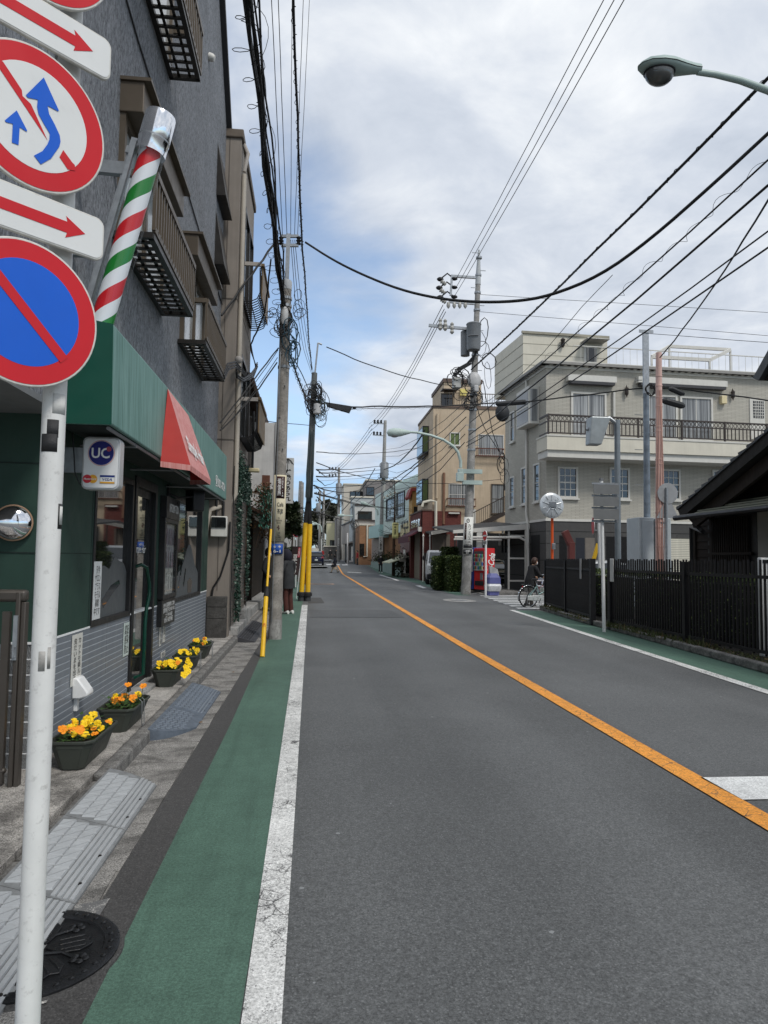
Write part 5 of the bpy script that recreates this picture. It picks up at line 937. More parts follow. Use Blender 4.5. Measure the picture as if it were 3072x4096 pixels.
def old_shop():
    y0,y1 = Y2+.25,25.6; xw = -1.75
    B = thing('old_wooden_shop','old dark timber shop with tiled eaves and hanging dry plants behind the first utility pole','building',(xw,21,0))
    MB().box(-7,xw,y0,y1,0,4.2).build('wall',DWOOD,B,0); MB().box(-7,xw+.05,y1,y1+7,0,6.2).build('plaster_wall',WPLAS,B,0)
    ez = 5.45; ex = -.375*(ez-1.5); sl = MB(); n = int((y1-y0)/.28); und = MB(); und.add([(ex,y0,ez),(ex,y1,ez),(-5,y1,ez+2.2),(-5,y0,ez+2.2),(ex,y0,ez-.08),(ex,y1,ez-.08),(-5,y1,ez+2.1),(-5,y0,ez+2.1)],[(0,1,2,3),(4,5,6,7),(0,1,5,4),(0,3,7,4),(1,2,6,5)]); rf = und.build('roof',ROOFB,B,0)
    tm = MB().tube([(ex+.03,0,ez+.05),(-5,0,ez+2.26)],.075,8).mesh('roof_tile',ROOFB,50)
    for i in range(n): o = bpy.data.objects.new('roof_tile',tm); COL.objects.link(o); o.parent = rf; o.location = (0,y0+.14+i*.28,0)
    m = MB(); m.tube([(ex+.06,y0,ez-.06),(ex+.06,y1,ez-.06)],.06,8); m.tube([(ex+.05,y1-.1,ez-.1),(ex-.1,y1,ez-.5),(ex-.12,y1-.1,ez-.9),(ex-.05,y1-.1,1.0)],.05,8); m.build('gutter_pipe',M('copper_brown',(.07,.035,.025,1),.5,.2),B); MB().box(-6,xw,y0,y1,4.2,ez+.4).build('upper_wall',DWOOD,B,0)
    # low pent roof, shop opening, curtain and step
    MB().hexa([(xw,y0+.6,2.75),(-1.0,y0+.6,2.35),(-1.0,y1-2,2.35),(xw,y1-2,2.75),(xw,y0+.6,2.83),(-1.0,y0+.6,2.42),(-1.0,y1-2,2.42),(xw,y1-2,2.83)]).build('pent_roof',DWOOD2,B,0)
    m = MB()
    for yy in (y0+.05,y0+.9,y0+2.2,y0+4.0): m.box(xw-.02,xw+.10,yy,yy+.16,.1,2.7)
    m.build('post',DWOOD,B,0); MB().box(xw,xw+.35,y0+.2,y1,.08,.30).build('step_block',CONC4,B,0,bev=.02); MB().box(xw+.02,xw+.05,y0+1.0,y0+2.1,.3,2.4).build('shop_opening',BLACK,B,0); m = MB(); m.box(xw+.06,xw+.075,y0+1.0,y0+1.6,1.75,2.35); m.build('door_curtain',M('curtain_lilac',lin(150,130,150),.8),B,0); MB().box(xw+.06,xw+.07,y0+1.7,y0+2.2,1.4,1.48).build('blue_tape',M('tape_blue',lin(70,92,110),.6),B,0)
    p = PY((1068,2014),18.2); t = thing('globe_lamp','round white globe lamp under the shop eaves','lamp',(p.x,p.y,p.z)); MB().ball(p,.115,16,10).build('globe',M('globe_glass',(.72,.66,.56,1),.35),t,60); MB().tube([p+Vector((0,0,.1)),p+Vector((0,0,.25)),p+Vector((-.4,.1,.3))],.012,6).build('arm',BLACK,t)
    t = thing('hanging_plants','tangle of dry brown hanging plants and green tinsel over the shop front','hanging plants',(-1.2,17.5,2.5)); dry = m_leaf('dry_leaf',(.05,.028,.012,1),(.13,.075,.032,1)); tin = m_leaf('green_tinsel',(.02,.09,.06,1),(.08,.24,.18,1)); rnd = random.Random(9); a = MB(); b = MB(); tw = MB()
    for i in range(1500):
        y = rnd.uniform(16.3,19.2); q = rnd.random(); c = Vector((-1.15+rnd.gauss(0,.13),y,3.15-.12*(y-16.3)-.9*q*q+rnd.gauss(0,.06))); d = Vector((rnd.uniform(-1,1),rnd.uniform(-1,1),rnd.uniform(-1,.3))).normalized(); s = d.cross(Vector((rnd.uniform(-1,1),rnd.uniform(-1,1),.3))).normalized(); L = rnd.uniform(.05,.11); a.add([c,c+d*L*.5+s*L*.22,c+d*L,c+d*L*.5-s*L*.22],[(0,1,2,3)])
    for i in range(420):
        y = rnd.choice((16.1,16.4,17.0))+rnd.gauss(0,.12); c = Vector((-1.1+rnd.gauss(0,.10),y,rnd.uniform(2.2,3.1))); d = Vector((rnd.uniform(-.2,1),rnd.uniform(-1,1),rnd.uniform(-1,.5))).normalized(); s = d.cross(Vector((0,.3,1))).normalized(); b.add([c,c+d*.07+s*.012,c+d*.13,c+d*.07-s*.012],[(0,1,2,3)])
    for i in range(26): y = rnd.uniform(16.2,19); tw.tube([(-1.3,y,3.1),(-1.1+rnd.gauss(0,.1),y+rnd.gauss(0,.2),2.7),(-1.1+rnd.gauss(0,.12),y+rnd.gauss(0,.2),rnd.uniform(1.7,2.4))],.006,3)
    a.build('dry_leaves',dry,t,0,fix=False); stuff(b.build('tinsel',tin,t,0,fix=False)); tw.build('twigs',DWOOD2,t,0,fix=False)
    MB().box(-6,-1.09,19.7,25.5,2.6,5.2).build('plaster_upper',M('plaster_bright',(.62,.61,.59,1),.85,var=.1,streak=.2),B,0); MB().box(-1.11,-1.06,19.66,19.72,.3,5.2).build('corner_trim',WPLAS,B,0)
    # signs hung out from the row
    p0,p1 = PY((1048,1900),19),PY((1078,1960),19); t = thing('rust_sign','small rust brown sign box high on the white plaster wall','sign',(p0.x,19,p1.z)); MB().box(p0.x,p1.x,19,19.12,p1.z,p0.z).build('case',M('rust_brown',lin(104,66,50),.6,var=.2),t,bev=.01)
    p0,p1 = PY((1118,1830),30),PY((1172,2014),30); t = thing('shop_signboard','tall white vertical shop sign with umbrella drawing and brush lettering behind the pole','sign',(p0.x,30,p1.z)); MB().box(p0.x,p1.x,30,30.25,p1.z,p0.z).build('panel',M('sign_grey_white',(.46,.46,.45,1),.5,var=.06,dirt=.1),t,bev=.01); w = p1.x-p0.x; hgt = p0.z-p1.z
    text(vert('嵯峨のあられ'),((p0.x+p1.x)/2+.06*w,29.995,p1.z+hgt*.40),(1,0,0),(0,0,1),w*.55,hgt*.70,INK,t,bold=.03); u = MB(); cx,cz = (p0.x+p1.x)/2+.05,p0.z-hgt*.12; u.tube([(cx-w*.4,29.99,cz-.05),(cx-w*.2,29.99,cz+.12),(cx,29.99,cz+.2),(cx+w*.2,29.99,cz+.12),(cx+w*.4,29.99,cz-.05)],.012,4); u.tube([(cx,29.99,cz+.2),(cx,29.99,cz-.25)],.012,4)
    for k in (-.3,-.1,.1,.3): u.tube([(cx,29.99,cz+.2),(cx+k*w,29.99,cz-.02)],.008,4)
    u.build('umbrella_emblem',INK,t)
    p0,p1 = PY((1168,2185),26),PY((1195,2300),26); t = thing('banner_flag','dark tilted banner flag with white bean cake lettering beside the green lane','banner',(p0.x,26,0)); sh_ = Vector((.09,0,1)).normalized(); c = (p0+p1)/2; W_ = .33; H_ = p0.z-p1.z
    MB().prism([(-W_/2,-H_/2),(W_/2,-H_/2),(W_/2,H_/2),(-W_/2,H_/2)],c,(1,0,0),sh_,(0,.006,0)).build('cloth',M('banner_brown',(.045,.028,.028,1),.8),t,0); text(vert('豆大福'),c+sh_*(-.12)+Vector((-.02,-.004,0)),(1,0,0),sh_,.17,H_*.66,WPRINT,t,bold=.03); l = MB().prism([(.06,.12),(.15,.12),(.15,.48),(.06,.48)],c+Vector((0,-.003,0)),(1,0,0),sh_,(0,-.002,0)).build('pink_label',M('label_pink',lin(200,80,90),.7),t,0); text(vert('和菓子'),c+sh_*.3+Vector((.105,-.007,0)),(1,0,0),sh_,.06,.3,WPRINT,l); MB().tube([c-sh_*(c.z/sh_.z)+Vector((.19,0,0)),c+sh_*(H_/2+.1)+Vector((.19,0,0))],.012,6).build('pole',WHITEP,t)
old_shop()
# ---------------------------------------------------------------- right side of the street
CREAM = M('cream_render',lin(208,203,188),.75,var=.08,streak=.12,scale=1.5); CREAMW = M('white_trim',lin(205,203,196),.6,var=.06,streak=.1); DKBLK = M('dark_block',lin(70,69,68),.7,var=.12,bump=.3,bs=60); JOIN = M('block_joint',(.012,.012,.012,1),.9)
_t = NT('curtain_glass'); CURT = _t.fin(_t.ramp(_t.noise(3,4,.6,vec=_t.co((5,5,.07))),(.35,(.06,.065,.07,1)),(.5,(.2,.21,.215,1)),(.65,(.40,.41,.41,1))),.1,0,None,.9); IRON = M('iron_brown',lin(62,55,52),.5,.2,var=.1); TAN = M('tan_render',lin(192,174,150),.85,var=.14,scale=1.2,streak=.3,bump=.2,bs=90); RUST = M('rust_brown_rail',lin(96,58,46),.6,var=.2)
def frame_win(F,r,parent,fr,fw=.06,bars=(),cols=0,rows=0,o=0.0,pane=GLASS,name='window',depth=.07,sill=True):
    u0,u1,z0,z1 = r; f = MB()
    for q in ((u0-fw,u0,z0-fw,z1+fw),(u1,u1+fw,z0-fw,z1+fw),(u0,u1,z0-fw,z0),(u0,u1,z1,z1+fw)): F.box(f,*q,o-.02,o+depth)
    if sill: F.box(f,u0-fw*1.6,u1+fw*1.6,z0-fw*1.8,z0-fw,o-.02,o+depth+.05)
    w = f.build(name,fr,parent,0); g = MB(); F.box(g,u0-.005,u1+.005,z0-.005,z1+.005,o-.02,o+.012); g.build('pane',pane,w,0)
    m = MB(); t = .016
    for k in range(1,cols): uu = u0+(u1-u0)*k/cols; F.box(m,uu-t,uu+t,z0,z1,o+.012,o+.03)
    for k in range(1,rows): zz = z0+(z1-z0)*k/rows; tt = t*2 if (rows == 4 and k == 2) else t; F.box(m,u0,u1,zz-tt,zz+tt,o+.012,o+.034)
    if len(m.v): m.build('glazing_bar',fr,w,0)
    return w
def grey_building():
    c = PY(z('I',403,360),31.0); UA = Vector((-.052,.9986,0)); UB = Vector((.9986,.052,0)); FA = Facade((c.x,31,0),UA,(-.9986,-.052,0)); FB = Facade((c.x,31,0),UB,(.052,-.9986,0))
    la = FA.hit(z('I',172,530))[0]; lb = 17.0; zs = FB.hit(z('G',500,488))[1]; zr = FB.hit(z('I',403,385))[1]; zc = FB.hit(z('I',403,345),.25)[1]
    B = thing('grey_brick_building','large three storey house with pale grey brick siding, white balcony and dark ground floor','building',tuple(c.xy)+(0,))
    def body(z0,z1,o,mt,name,par=B):
        p = lambda u,w: FB.pt(u,0,o)*1 if False else Vector((c.x,31,0)) + UB*u + UA*w
        q = [p(-o,-o),p(lb,-o),p(lb,la+o),p(-o,la+o)]; return MB().hexa([k+Vector((0,0,z0)) for k in q]+[k+Vector((0,0,z1)) for k in q]).build(name,mt,par,0)
    body(zs,zr,0,SIDING,'wall'); lw = body(0,zs-.08,.02,DKBLK,'lower_wall'); body(zs-.08,zs+.03,.06,CREAMW,'string_course')
    j = MB()
    for zz in (.75,1.5,2.25,zs-.55): FB.box(j,0,lb,zz,zz+.03,.019,.023); FA.box(j,0,la,zz,zz+.03,.019,.023)
    for k in range(12): FB.box(j,.9+k*1.35,.915+k*1.35,0,zs-.6,.019,.0225)
    j.build('block_joint',JOIN,lw,0)
    body(zr,zr+.10,.05,CREAMW,'frieze'); body(zr+.30,zc-.12,.26,CREAMW,'cornice'); body(zc-.12,zc,.32,M('roof_edge_grey',lin(140,138,134),.6),'roof_edge'); body(zr+.10,zr+.30,.04,CREAMW,'frieze_band'); dm = {}
    for F,L,nm in ((FB,lb,'b'),(FA,la,'a')):
        n = int(L/.34); me = MB(); q = [F.u*0,F.u*.17,F.u*.17+F.o*.14,F.o*.14]; me.hexa([k+Vector((0,0,zr+.12)) for k in q]+[k+Vector((0,0,zr+.28)) for k in q]); me = me.mesh('dentil',CREAMW,0)
        for i in range(n): o = bpy.data.objects.new('dentil',me); COL.objects.link(o); attach(o,B); o.location += F.p + F.u*(.1+i*.34) + F.o*.041
    # windows
    for a,b in ((('I',478,955),('I',570,1112)),(('I',770,960),('I',864,1120)),(('I',1066,968),('I',1152,1124)),(('I',1350,974),('I',1440,1128))): frame_win(FB,FB.rect(z(*a),z(*b)),B,CREAMW,.09,cols=3,rows=4)
    for a,b in ((('G',118,42),('G',162,335)),(('G',250,-60),('G',296,305)),(('G',388,-100),('G',442,275))): r = FA.rect(z(*a),z(*b)); frame_win(FA,r,B,CREAMW,.08,cols=1,rows=2,pane=SKYGLASS)
    r = FA.rect(z('I',207,645),z('I',226,792)); frame_win(FA,r,B,CREAMW,.08,cols=1,rows=2,pane=SKYGLASS)
    (u0,z0),(u1,z1) = FA.hit(z('I',362,700)),FA.hit(z('I',290,545)); bay = MB(); FA.box(bay,u0,u1,z0,z1+.1,0,.5); w = bay.build('bay_window',CREAMW,B,0); g = MB(); FA.box(g,u0+.1,u1-.1,z0+.1,z1-.05,.5,.51); g.build('pane',SKYGLASS,w,0); g = MB(); FA.box(g,u0-.012,u0,z0+.12,z1-.05,.08,.42); g.build('pane',CURT,w,0); g = MB(); zz = (z0+z1)/2; FA.box(g,u0+.1,u1-.1,zz-.04,zz+.04,.51,.53); g.build('glazing_bar',CREAMW,w,0)
    for a,b,cl in ((('I',552,530),('I',732,772),2),(('I',985,545),('I',1135,782),2),(('I',1168,556),('I',1336,790),2)): frame_win(FB,FB.rect(z(*a),z(*b)),B,CREAMW,.09,cols=cl,pane=CURT,name='sliding_door',sill=False)
    r = FB.rect(z('I',1552,560),z('I',1640,790)); d = MB(); FB.box(d,*r,-.01,.05); d = d.build('balcony_door',CREAMW,B,0); r2 = FB.rect(z('I',1570,572),z('I',1632,672)); g = MB(); FB.box(g,*r2,.05,.056); g.build('pane',GLASS,d,0); g = MB()
    for k in range(1,6): t = k/6; uu = r2[0]+(r2[1]-r2[0])*t; FB.box(g,uu-.012,uu+.012,r2[2],r2[3],.056,.07); zz = r2[2]+(r2[3]-r2[2])*t; FB.box(g,r2[0],r2[1],zz-.012,zz+.012,.056,.0705)
    g.build('lattice',CREAMW,d,0)
    for a,b in ((('I',514,428),('I',786,462)),(('I',908,440),('I',1408,482))):
        u0,u1,z0,z1 = FB.rect(z(*a),z(*b)); z0 = z1-.42; m = MB(); FB.box(m,u0,u1,z0+.14,z1,0,.30); aw = m.build('awning_box',CREAMW,B,0); m = MB(); FB.box(m,u0+.1,u1-.1,z0,z0+.13,.05,.34); m.build('rolled_awning',M('awning_cloth_grey',(.06,.06,.065,1),.8),aw,0)
    for p in (('I',851,522),('I',1450,540)): q = FB.pt(*FB.hit(z(*p)),.14); m = MB(); m.lathe([(.02,.22),(.11,.12),(.085,.1),(.085,-.12),(.03,-.2),(.012,-.28)],q,n=8); m.tube([q+Vector((0,.14,.15)),q+Vector((0,0,.3)),q+Vector((0,0,.22))],.015,5); m.build('wall_lantern',IRON,B)
    r = FB.rect(z('I',1382,546),z('I',1412,592)); m = MB(); FB.box(m,*r,0,.22); m.build('wall_box',M('box_cream',lin(214,200,160),.5),B,0,bev=.02); u,zz = FB.hit(z('I',781,520)); MB().tube([FB.pt(u,zz,.0),FB.pt(u,zz,.1),FB.pt(u,zs+3,.1)],.06,8).build('downpipe',CREAMW,B)
    u,_ = FA.hit(z('G',310,300)); MB().tube([FA.pt(u,zr,.09),FA.pt(u,zs+.35,.09),FA.pt(u-.25,zs,.12),FA.pt(u-.32,zs-.3,.12),FA.pt(u-.32,.1,.12)],.06,8).build('downpipe',CREAMW,B)
    # balcony
    o = 1.25; ub = FB.hit(z('I',408,770),o)[0]; zt = FB.hit(z('I',408,768),o)[1]; zm = FB.hit(z('I',408,845),o)[1]; zb = FB.hit(z('I',408,885),o)[1]
    m = MB(); FB.box(m,ub,lb,zm,zt,.001,o); bl = m.build('balcony',CREAM,B,0); m = MB(); FB.box(m,ub+.06,lb,zb,zm-.001,.002,o-.1); FB.box(m,ub-.03,lb,zt,zt+.06,.002,o+.03); m.build('balcony_trim',CREAMW,bl,0); zr2 = FB.hit(z('I',415,645),o)[1]; zr1 = zr2-.28
    m = MB(); oo = o-.12
    for zz,h in ((zr2,.07),(zr1,.05),(zt+.17,.05)): m.bar(FB.pt(ub+.1,zz,oo),FB.pt(lb,zz,oo),.06,h); m.bar(FB.pt(ub+.1,zz,oo),FB.pt(ub+.1,zz,.1),.06,h)
    rl = m.build('balcony_rail',IRON,bl,0); bm_ = MB().bar((0,0,zt+.15),(0,0,zr1),.035,.035).mesh('baluster',IRON,0); rm = MB().tube([UB*(.075*math.cos(6.283*i/10))+Vector((0,0,(zr1+zr2)/2+.095*math.sin(6.283*i/10))) for i in range(10)],.016,4,closed=True).mesh('rail_ring',IRON,40); n = int((lb-ub)/.19)
    for i in range(n):
        for me,nm in ((bm_,'baluster'),(rm,'rail_ring')): q = bpy.data.objects.new(nm,me); COL.objects.link(q); q.parent = rl; q.location = FB.pt(ub+.1+i*.19,0,oo)
    pm = MB().bar((0,0,zt),(0,0,zr2+.04),.07,.07).mesh('rail_post',IRON,0)
    for i in range(8): q = bpy.data.objects.new('rail_post',pm); COL.objects.link(q); q.parent = rl; q.location = FB.pt(ub+.1+i*2.1,0,oo+.005)
    # ground floor openings
    for F,a,b in ((FA,('G',350,668),('G',446,925)),(FB,('G',652,668),('G',738,930)),(FB,('G',1170,680),('G',1420,960))): u0,u1,z0,z1 = F.rect(z(*a),z(*b)); m = MB(); F.box(m,u0,u1,.02,z1,.0,.026); m.build('doorway',M('deep_opening',(.006,.006,.007,1),.9),lw,0)
    r = FB.rect(z('G',836,694),z('G',932,960)); m = MB(); FB.box(m,r[0],r[1],.5,r[3],0,.03); m.build('doorway',M('navy_door',(.012,.014,.022,1),.5),lw,0); r = FB.rect(z('G',940,694),z('G',1045,960)); m = MB(); FB.box(m,r[0],r[1],.2,r[3],0,.03); m.build('door_panel',M('panel_beige',(.16,.14,.12,1),.6),lw,0)
    u0,u1,z0,z1 = FB.rect(z('H',690,622),z('H',935,850)); rs = MB(); n = 26
    sh = MB(); FB.box(sh,u0,u1+.5,.1,z1,.0,.028); sh = sh.build('roller_shutter',M('shutter_back',lin(120,118,108),.6),lw,0); sm = MB(); p0 = FB.pt(u0,0,.03); q = [FB.u*0,FB.u*(u1+.5-u0),FB.u*(u1+.5-u0)+FB.o*.025,FB.o*.025]; sm = MB().hexa([k for k in q]+[k+Vector((0,0,.065)) for k in q]).mesh('shutter_slat',M('shutter_cream',lin(206,202,186),.5),0)
    for i in range(int((z1-.1)/.08)): ob = bpy.data.objects.new('shutter_slat',sm); COL.objects.link(ob); ob.parent = sh; ob.location = p0 + Vector((0,0,.1+i*.08))
    # roof block, pergola, clear parapet
    d = -3.0; u0,u1,z0,z1 = FB.rect(z('I',272,187),z('I',750,345),d); P = lambda u,w: Vector((c.x,31,0))+UB*u+UA*w
    m = MB(); q = [P(u0,3),P(u1,3),P(u1,la+1.5),P(u0-.1,la+1.5)]; m.hexa([k+Vector((0,0,zc-.1)) for k in q]+[k+Vector((0,0,z1)) for k in q]); pb = m.build('roof_block',CREAM,B,0); m = MB()
    for k in range(1,5): zz = z1-(z1-zc)*k/4.3; FB.box(m,u0-.005,u1,zz,zz+.035,d-.01,d+.004); m.bar(P(u0-.004,3)+Vector((0,0,zz)),P(u0-.1,la+1.5)+Vector((0,0,zz)),.02,.03)
    FB.box(m,u0-.08,u1+.08,z1-.02,z1+.1,d-.02,d+.08); m.build('panel_line',M('cream_dark',lin(150,146,132),.8),pb,0); r = FB.rect(z('I',615,262),z('I',688,356),d); r = (r[0],r[1],zc-.1,r[3]); m = MB(); FB.box(m,*r,d,d+.05); m.build('roof_door',CREAMW,pb,0); r = FB.rect(z('I',628,272),z('I',684,352),d); m = MB(); FB.box(m,*r,d+.05,d+.055); m.build('pane',GLASS,pb,0); r = FB.rect(z('I',598,238),z('I',724,250),d); m = MB(); FB.box(m,*r,d,d+.8); m.build('door_canopy',CREAMW,pb,0)
    q = FB.pt(*FB.hit(z('I',500,240),d+.2),d+.15); MB().lathe([(.03,.25),(.13,.14),(.1,.1),(.1,-.12),(.03,-.25)],q,n=8).build('wall_lantern',IRON,pb)
    m = MB(); a = [FB.pt(*FB.hit(z('I',*p),dd),dd) for p,dd in ((('I'[0:0] or 1100,262),-3),((1445,288),-3),((1328,342),-.8),((1000,322),-.8))] if False else [FB.pt(*FB.hit(z('I',x,y),dd),dd) for x,y,dd in ((1100,262,-3.2),(1445,282,-3.2),(1328,340,-.9),(1000,322,-.9))]; zt3 = sum(k.z for k in a)/4
    for k in range(4): s,e = a[k],a[(k+1) % 4]; m.bar(s,e,.09,.16); m.bar(s,Vector((s.x,s.y,zc)),.08,.08)
    m.build('pergola',CREAMW,B,0); zp = FB.hit(z('I',950,282),-.4)[1]; m = MB(); 
    for k in range(44): uu = 1.5+k*.35; m.bar(FB.pt(uu,zc,-.4),FB.pt(uu,zp,-.4),.012,.012)
    m.bar(FB.pt(1.5,zp,-.4),FB.pt(lb,zp,-.4),.04,.04); m.build('parapet_rail',CREAMW,B,0)
    return c,FA,FB,la,zs
GC,GFA,GFB,GLA,GZS = grey_building()
def carport():
    # white steel carport over the parking space left of the grey building
    y = 33.0; P = lambda k,x,yy,Y=y: PY(z(k,x,yy),Y)
    T = thing('carport','white steel carport frame over the parking space beside the grey building','carport',(9,33,0)); m = MB(); rr = P('O',1085,180),P('O',1110,1160); pr = P('O',1083,600).x; ztop = P('O',1100,185).z; zbm = P('O',1100,280).z; xl = P('O',-150,300).x; zl = P('O',140,262).z
    m.hexa([(xl,y,zbm-.25),(pr+.1,y,zbm),(pr+.1,y+.16,zbm),(xl,y+.16,zbm-.25),(xl,y,zl-.1),(pr+.1,y,ztop),(pr+.1,y+.16,ztop),(xl,y+.16,zl-.1)]); m.build('beam',CREAMW,T,0); m = MB(); m.box(pr-.12,pr+.08,y+.02,y+.14,0,zbm); xp = P('O',285,450).x; m.box(xp-.13,xp+.13,y+.02,y+.14,0,zbm-.05); x3 = P('O',640,600).x; m.box(x3-.10,x3+.10,y+4,y+4.1,0,zbm+.2); m.build('post',CREAMW,T,0)
    m = MB(); zz = P('O',700,412).z; m.tube([(xl,y-.3,zz-.05),(pr-.5,y-.3,zz),(pr-.2,y-.3,zz-.15),(pr-.08,y-.3,zz-.55),(pr-.05,y-.3,.1)],.055,8); zz2 = P('O',400,455).z; m.tube([(xl,y-.1,zz2),(x3,y-.1,zz2)],.045,6)
    for px_,z0,z1 in ((790,310,1150),(690,220,350)): x = P('O',px_,300).x; m.box(x-.04,x+.04,y+.2,y+.28,P('O',px_,z1).z if z1 < 1000 else 0,P('O',px_,z0).z)
    for py_ in (385,760,1135): zz = P('O',900,py_).z; m.bar((P('O',790,py_).x,y+.24,zz),(pr,y+.24,zz),.06,.08)
    m.build('rail',CREAMW,T); m = MB(); m.hexa([(xl,y+.16,zl-.2),(pr,y+.16,ztop-.12),(pr,y+6,ztop+.3),(xl,y+6,zl+.25),(xl,y+.16,zl-.12),(pr,y+.16,ztop-.04),(pr,y+6,ztop+.38),(xl,y+6,zl+.33)]); m.build('roof_sheet',M('carport_sheet',(.05,.05,.05,1),.6),T,0)
    a,b = PY(z('O',630,345),36),PY(z('O',752,550),36); t = thing('meter_cabinet','white meter cabinet with two slots on the carport post','cabinet',(a.x,36,b.z)); m = MB().box(a.x,b.x,36,36.4,b.z,a.z).build('case',CREAMW,t,bev=.02); m = MB(); m.box(a.x+.05,a.x+.16,35.98,36,a.z-1.0,a.z-.3); m.box(a.x+.22,a.x+.33,35.98,36,a.z-1.0,a.z-.3); m.build('slot',BLACK,t)
    # kerbside concrete and dark back of the parking
    stru(MB().box(7.3,11.5,30.6,42,-.02,.03).build('parking_floor',CONC,None,0)); stru(MB().box(7.5,9.3,30.2,48,-.02,.10).build('pavement',CONC2,None,0))
    T = thing('low_wall','dark recess wall under the carport behind the parked car','wall',(9,42,0)); MB().box(8.6,12.6,42,42.2,0,3.1).build('panel',DKBLK,T,0)
carport()
def tan_building():
    Y = 49.0; cx = PY((1731,1900),Y).x; TB = Facade((cx,Y,0),(1,0,0),(0,-1,0)); TA = Facade((cx,Y,0),(0,1,0),(-1,0,0)); B = thing('tan_building','three storey tan rendered apartment house with brown rails and an outside stair','building',(cx,Y,0)); ya = PX((1674,1700),cx).y; zr = TB.hit(z('Y',300,515))[1]
    MB().box(cx,24,Y,ya,0,zr).build('wall',TAN,B,0); MB().box(cx-.05,24,Y-.05,ya+.05,zr,zr+.18).build('roof_edge',M('edge_brown',lin(110,92,80),.7),B,0)
    u0,u1,z0,z1 = TB.rect(z('Y',262,160),z('Y',935,515),-1.0); x0 = cx+u0+.9; m = MB().box(x0,cx+u1,Y+1,Y+6,zr,z1).build('penthouse',TAN,B,0); MB().box(x0-.08,cx+u1+.08,Y+.92,Y+6.1,z1,z1+.28).build('penthouse_roof',M('edge_dark',lin(92,76,68),.7),B,0); r = TB.rect(z('Y',395,330),z('Y',545,500),-1.0); w = frame_win(TB,r,B,BRONZE,.06,cols=2,o=-1.0); r = TB.rect(z('Y',645,265),z('Y',738,358),-1.0); q = MB(); TB.box(q,*r,-1.0,-.8); q.build('yellow_box',M('box_yellow',lin(222,206,120),.6),B,0); r = TB.rect(z('Y',380,285),z('Y',590,305),-1); q = MB(); TB.box(q,*r,-1,-.2); q.build('penthouse_canopy',IRON,B,0)
    m = MB(); zt = zr+1.15
    for k in range(46): m.bar((cx+1.2+k*.17,Y+.12,zr+.15),(cx+1.2+k*.17,Y+.12,zt),.025,.025)
    for zz in (zt,zr+.25): m.bar((cx+1.1,Y+.12,zz),(cx+9,Y+.12,zz),.05,.05)
    m.build('roof_rail',BRONZE,B,0)
    frame_win(TB,TB.rect(z('Y',518,862),z('Y',632,1018)),B,CREAMW,.07,cols=2,pane=M('green_pane',lin(96,112,66),.4)); frame_win(TB,TB.rect(z('Y',905,885),z('Y',1230,1155)),B,CREAMW,.05,cols=2,pane=CURT); frame_win(TB,TB.rect(z('Y',500,1555),z('Y',830,1840)),B,CREAMW,.05,cols=2,rows=2,pane=CURT); frame_win(TB,TB.rect(z('Y',1078,1560),z('Y',1236,1950)),B,BRONZE,.05,cols=1,rows=2,pane=CURT,name='door')
    for a,b in ((('Y',872,1065),('Y',1245,1175)),(('Y',480,1748),('Y',858,1855))):
        u0,u1,z0,z1 = TB.rect(z(*a),z(*b),.4); m = MB()
        for zz in (z0,z1): 
            m.bar(TB.pt(u0,zz,.4),TB.pt(u1,zz,.4),.07,.07)
            for uu in (u0,u1): m.bar(TB.pt(uu,zz,0),TB.pt(uu,zz,.4),.06,.06)
        n = int((u1-u0)/.14)
        for k in range(n+1): uu = u0+(u1-u0)*k/n; m.bar(TB.pt(uu,z0,.4),TB.pt(uu,z1,.4),.022,.022)
        m.build('window_rail',RUST,B,0)
    for a,b in ((('Y',110,890),('Y',228,1140)),(('Y',98,1560),('Y',222,1800))):
        u0,u1,z0,z1 = TA.rect(z(*a),z(*b)); u1 = min(u1,u0+3.2); m = MB(); TA.box(m,u0+.3,u1,z0,z1,0,.45); w = m.build('bay_window',BLACK,B,0); m = MB(); TA.box(m,u0+.4,u1-.1,z0+.15,z1-.1,.45,.46); m.build('pane',SKYGLASS,w,0); m = MB(); TA.box(m,u0+.29,u0+.3,z0+.2,z1-.1,.06,.40); m.build('pane',M('green_pane',lin(96,112,66),.4),w,0)
    for px_,y0,y1,mt in ((338,600,1750,TAN),(425,1400,2100,M('pipe_brown',lin(128,96,76),.6))): u,zt = TB.hit(z('Y',px_,y0)); _,zb = TB.hit(z('Y',px_,y1)); MB().tube([TB.pt(u,zb,.1),TB.pt(u,zt,.1)],.09,8).build('downpipe',mt,B)
    m = MB(); q = [TB.pt(*TB.hit(z('Y',x,y),.25),.25) for x,y in ((130,1860),(150,1800),(250,1780),(318,1790),(318,2210))]; m.tube(q,.1,8); m.build('pipe',CREAM,B)
    # stair
    a,b = PY(z('Y',800,2150),Y-1.2),PY(z('Y',1235,1925),Y-1.2); st = MB(); n = 15
    for k in range(n): p = a.lerp(b,k/n); st.box(p.x,p.x+(b.x-a.x)/n+.06,Y-1.6,Y-.3,p.z-.06,p.z)
    st.bar(a+Vector((0,-.4,-.15)),b+Vector((0,-.4,-.15)),.06,.25); st.bar(a+Vector((0,.9,-.15)),b+Vector((0,.9,-.15)),.06,.25); sw = st.build('stair',IRON,B,0); r = MB(); r.bar(a+Vector((0,-.4,1.0)),b+Vector((0,-.4,1.0)),.05,.06)
    for k in range(n+1): p = a.lerp(b,k/n)+Vector((0,-.4,0)); r.bar(p,p+Vector((0,0,1)),.025,.025)
    r.build('stair_rail',IRON,sw,0)
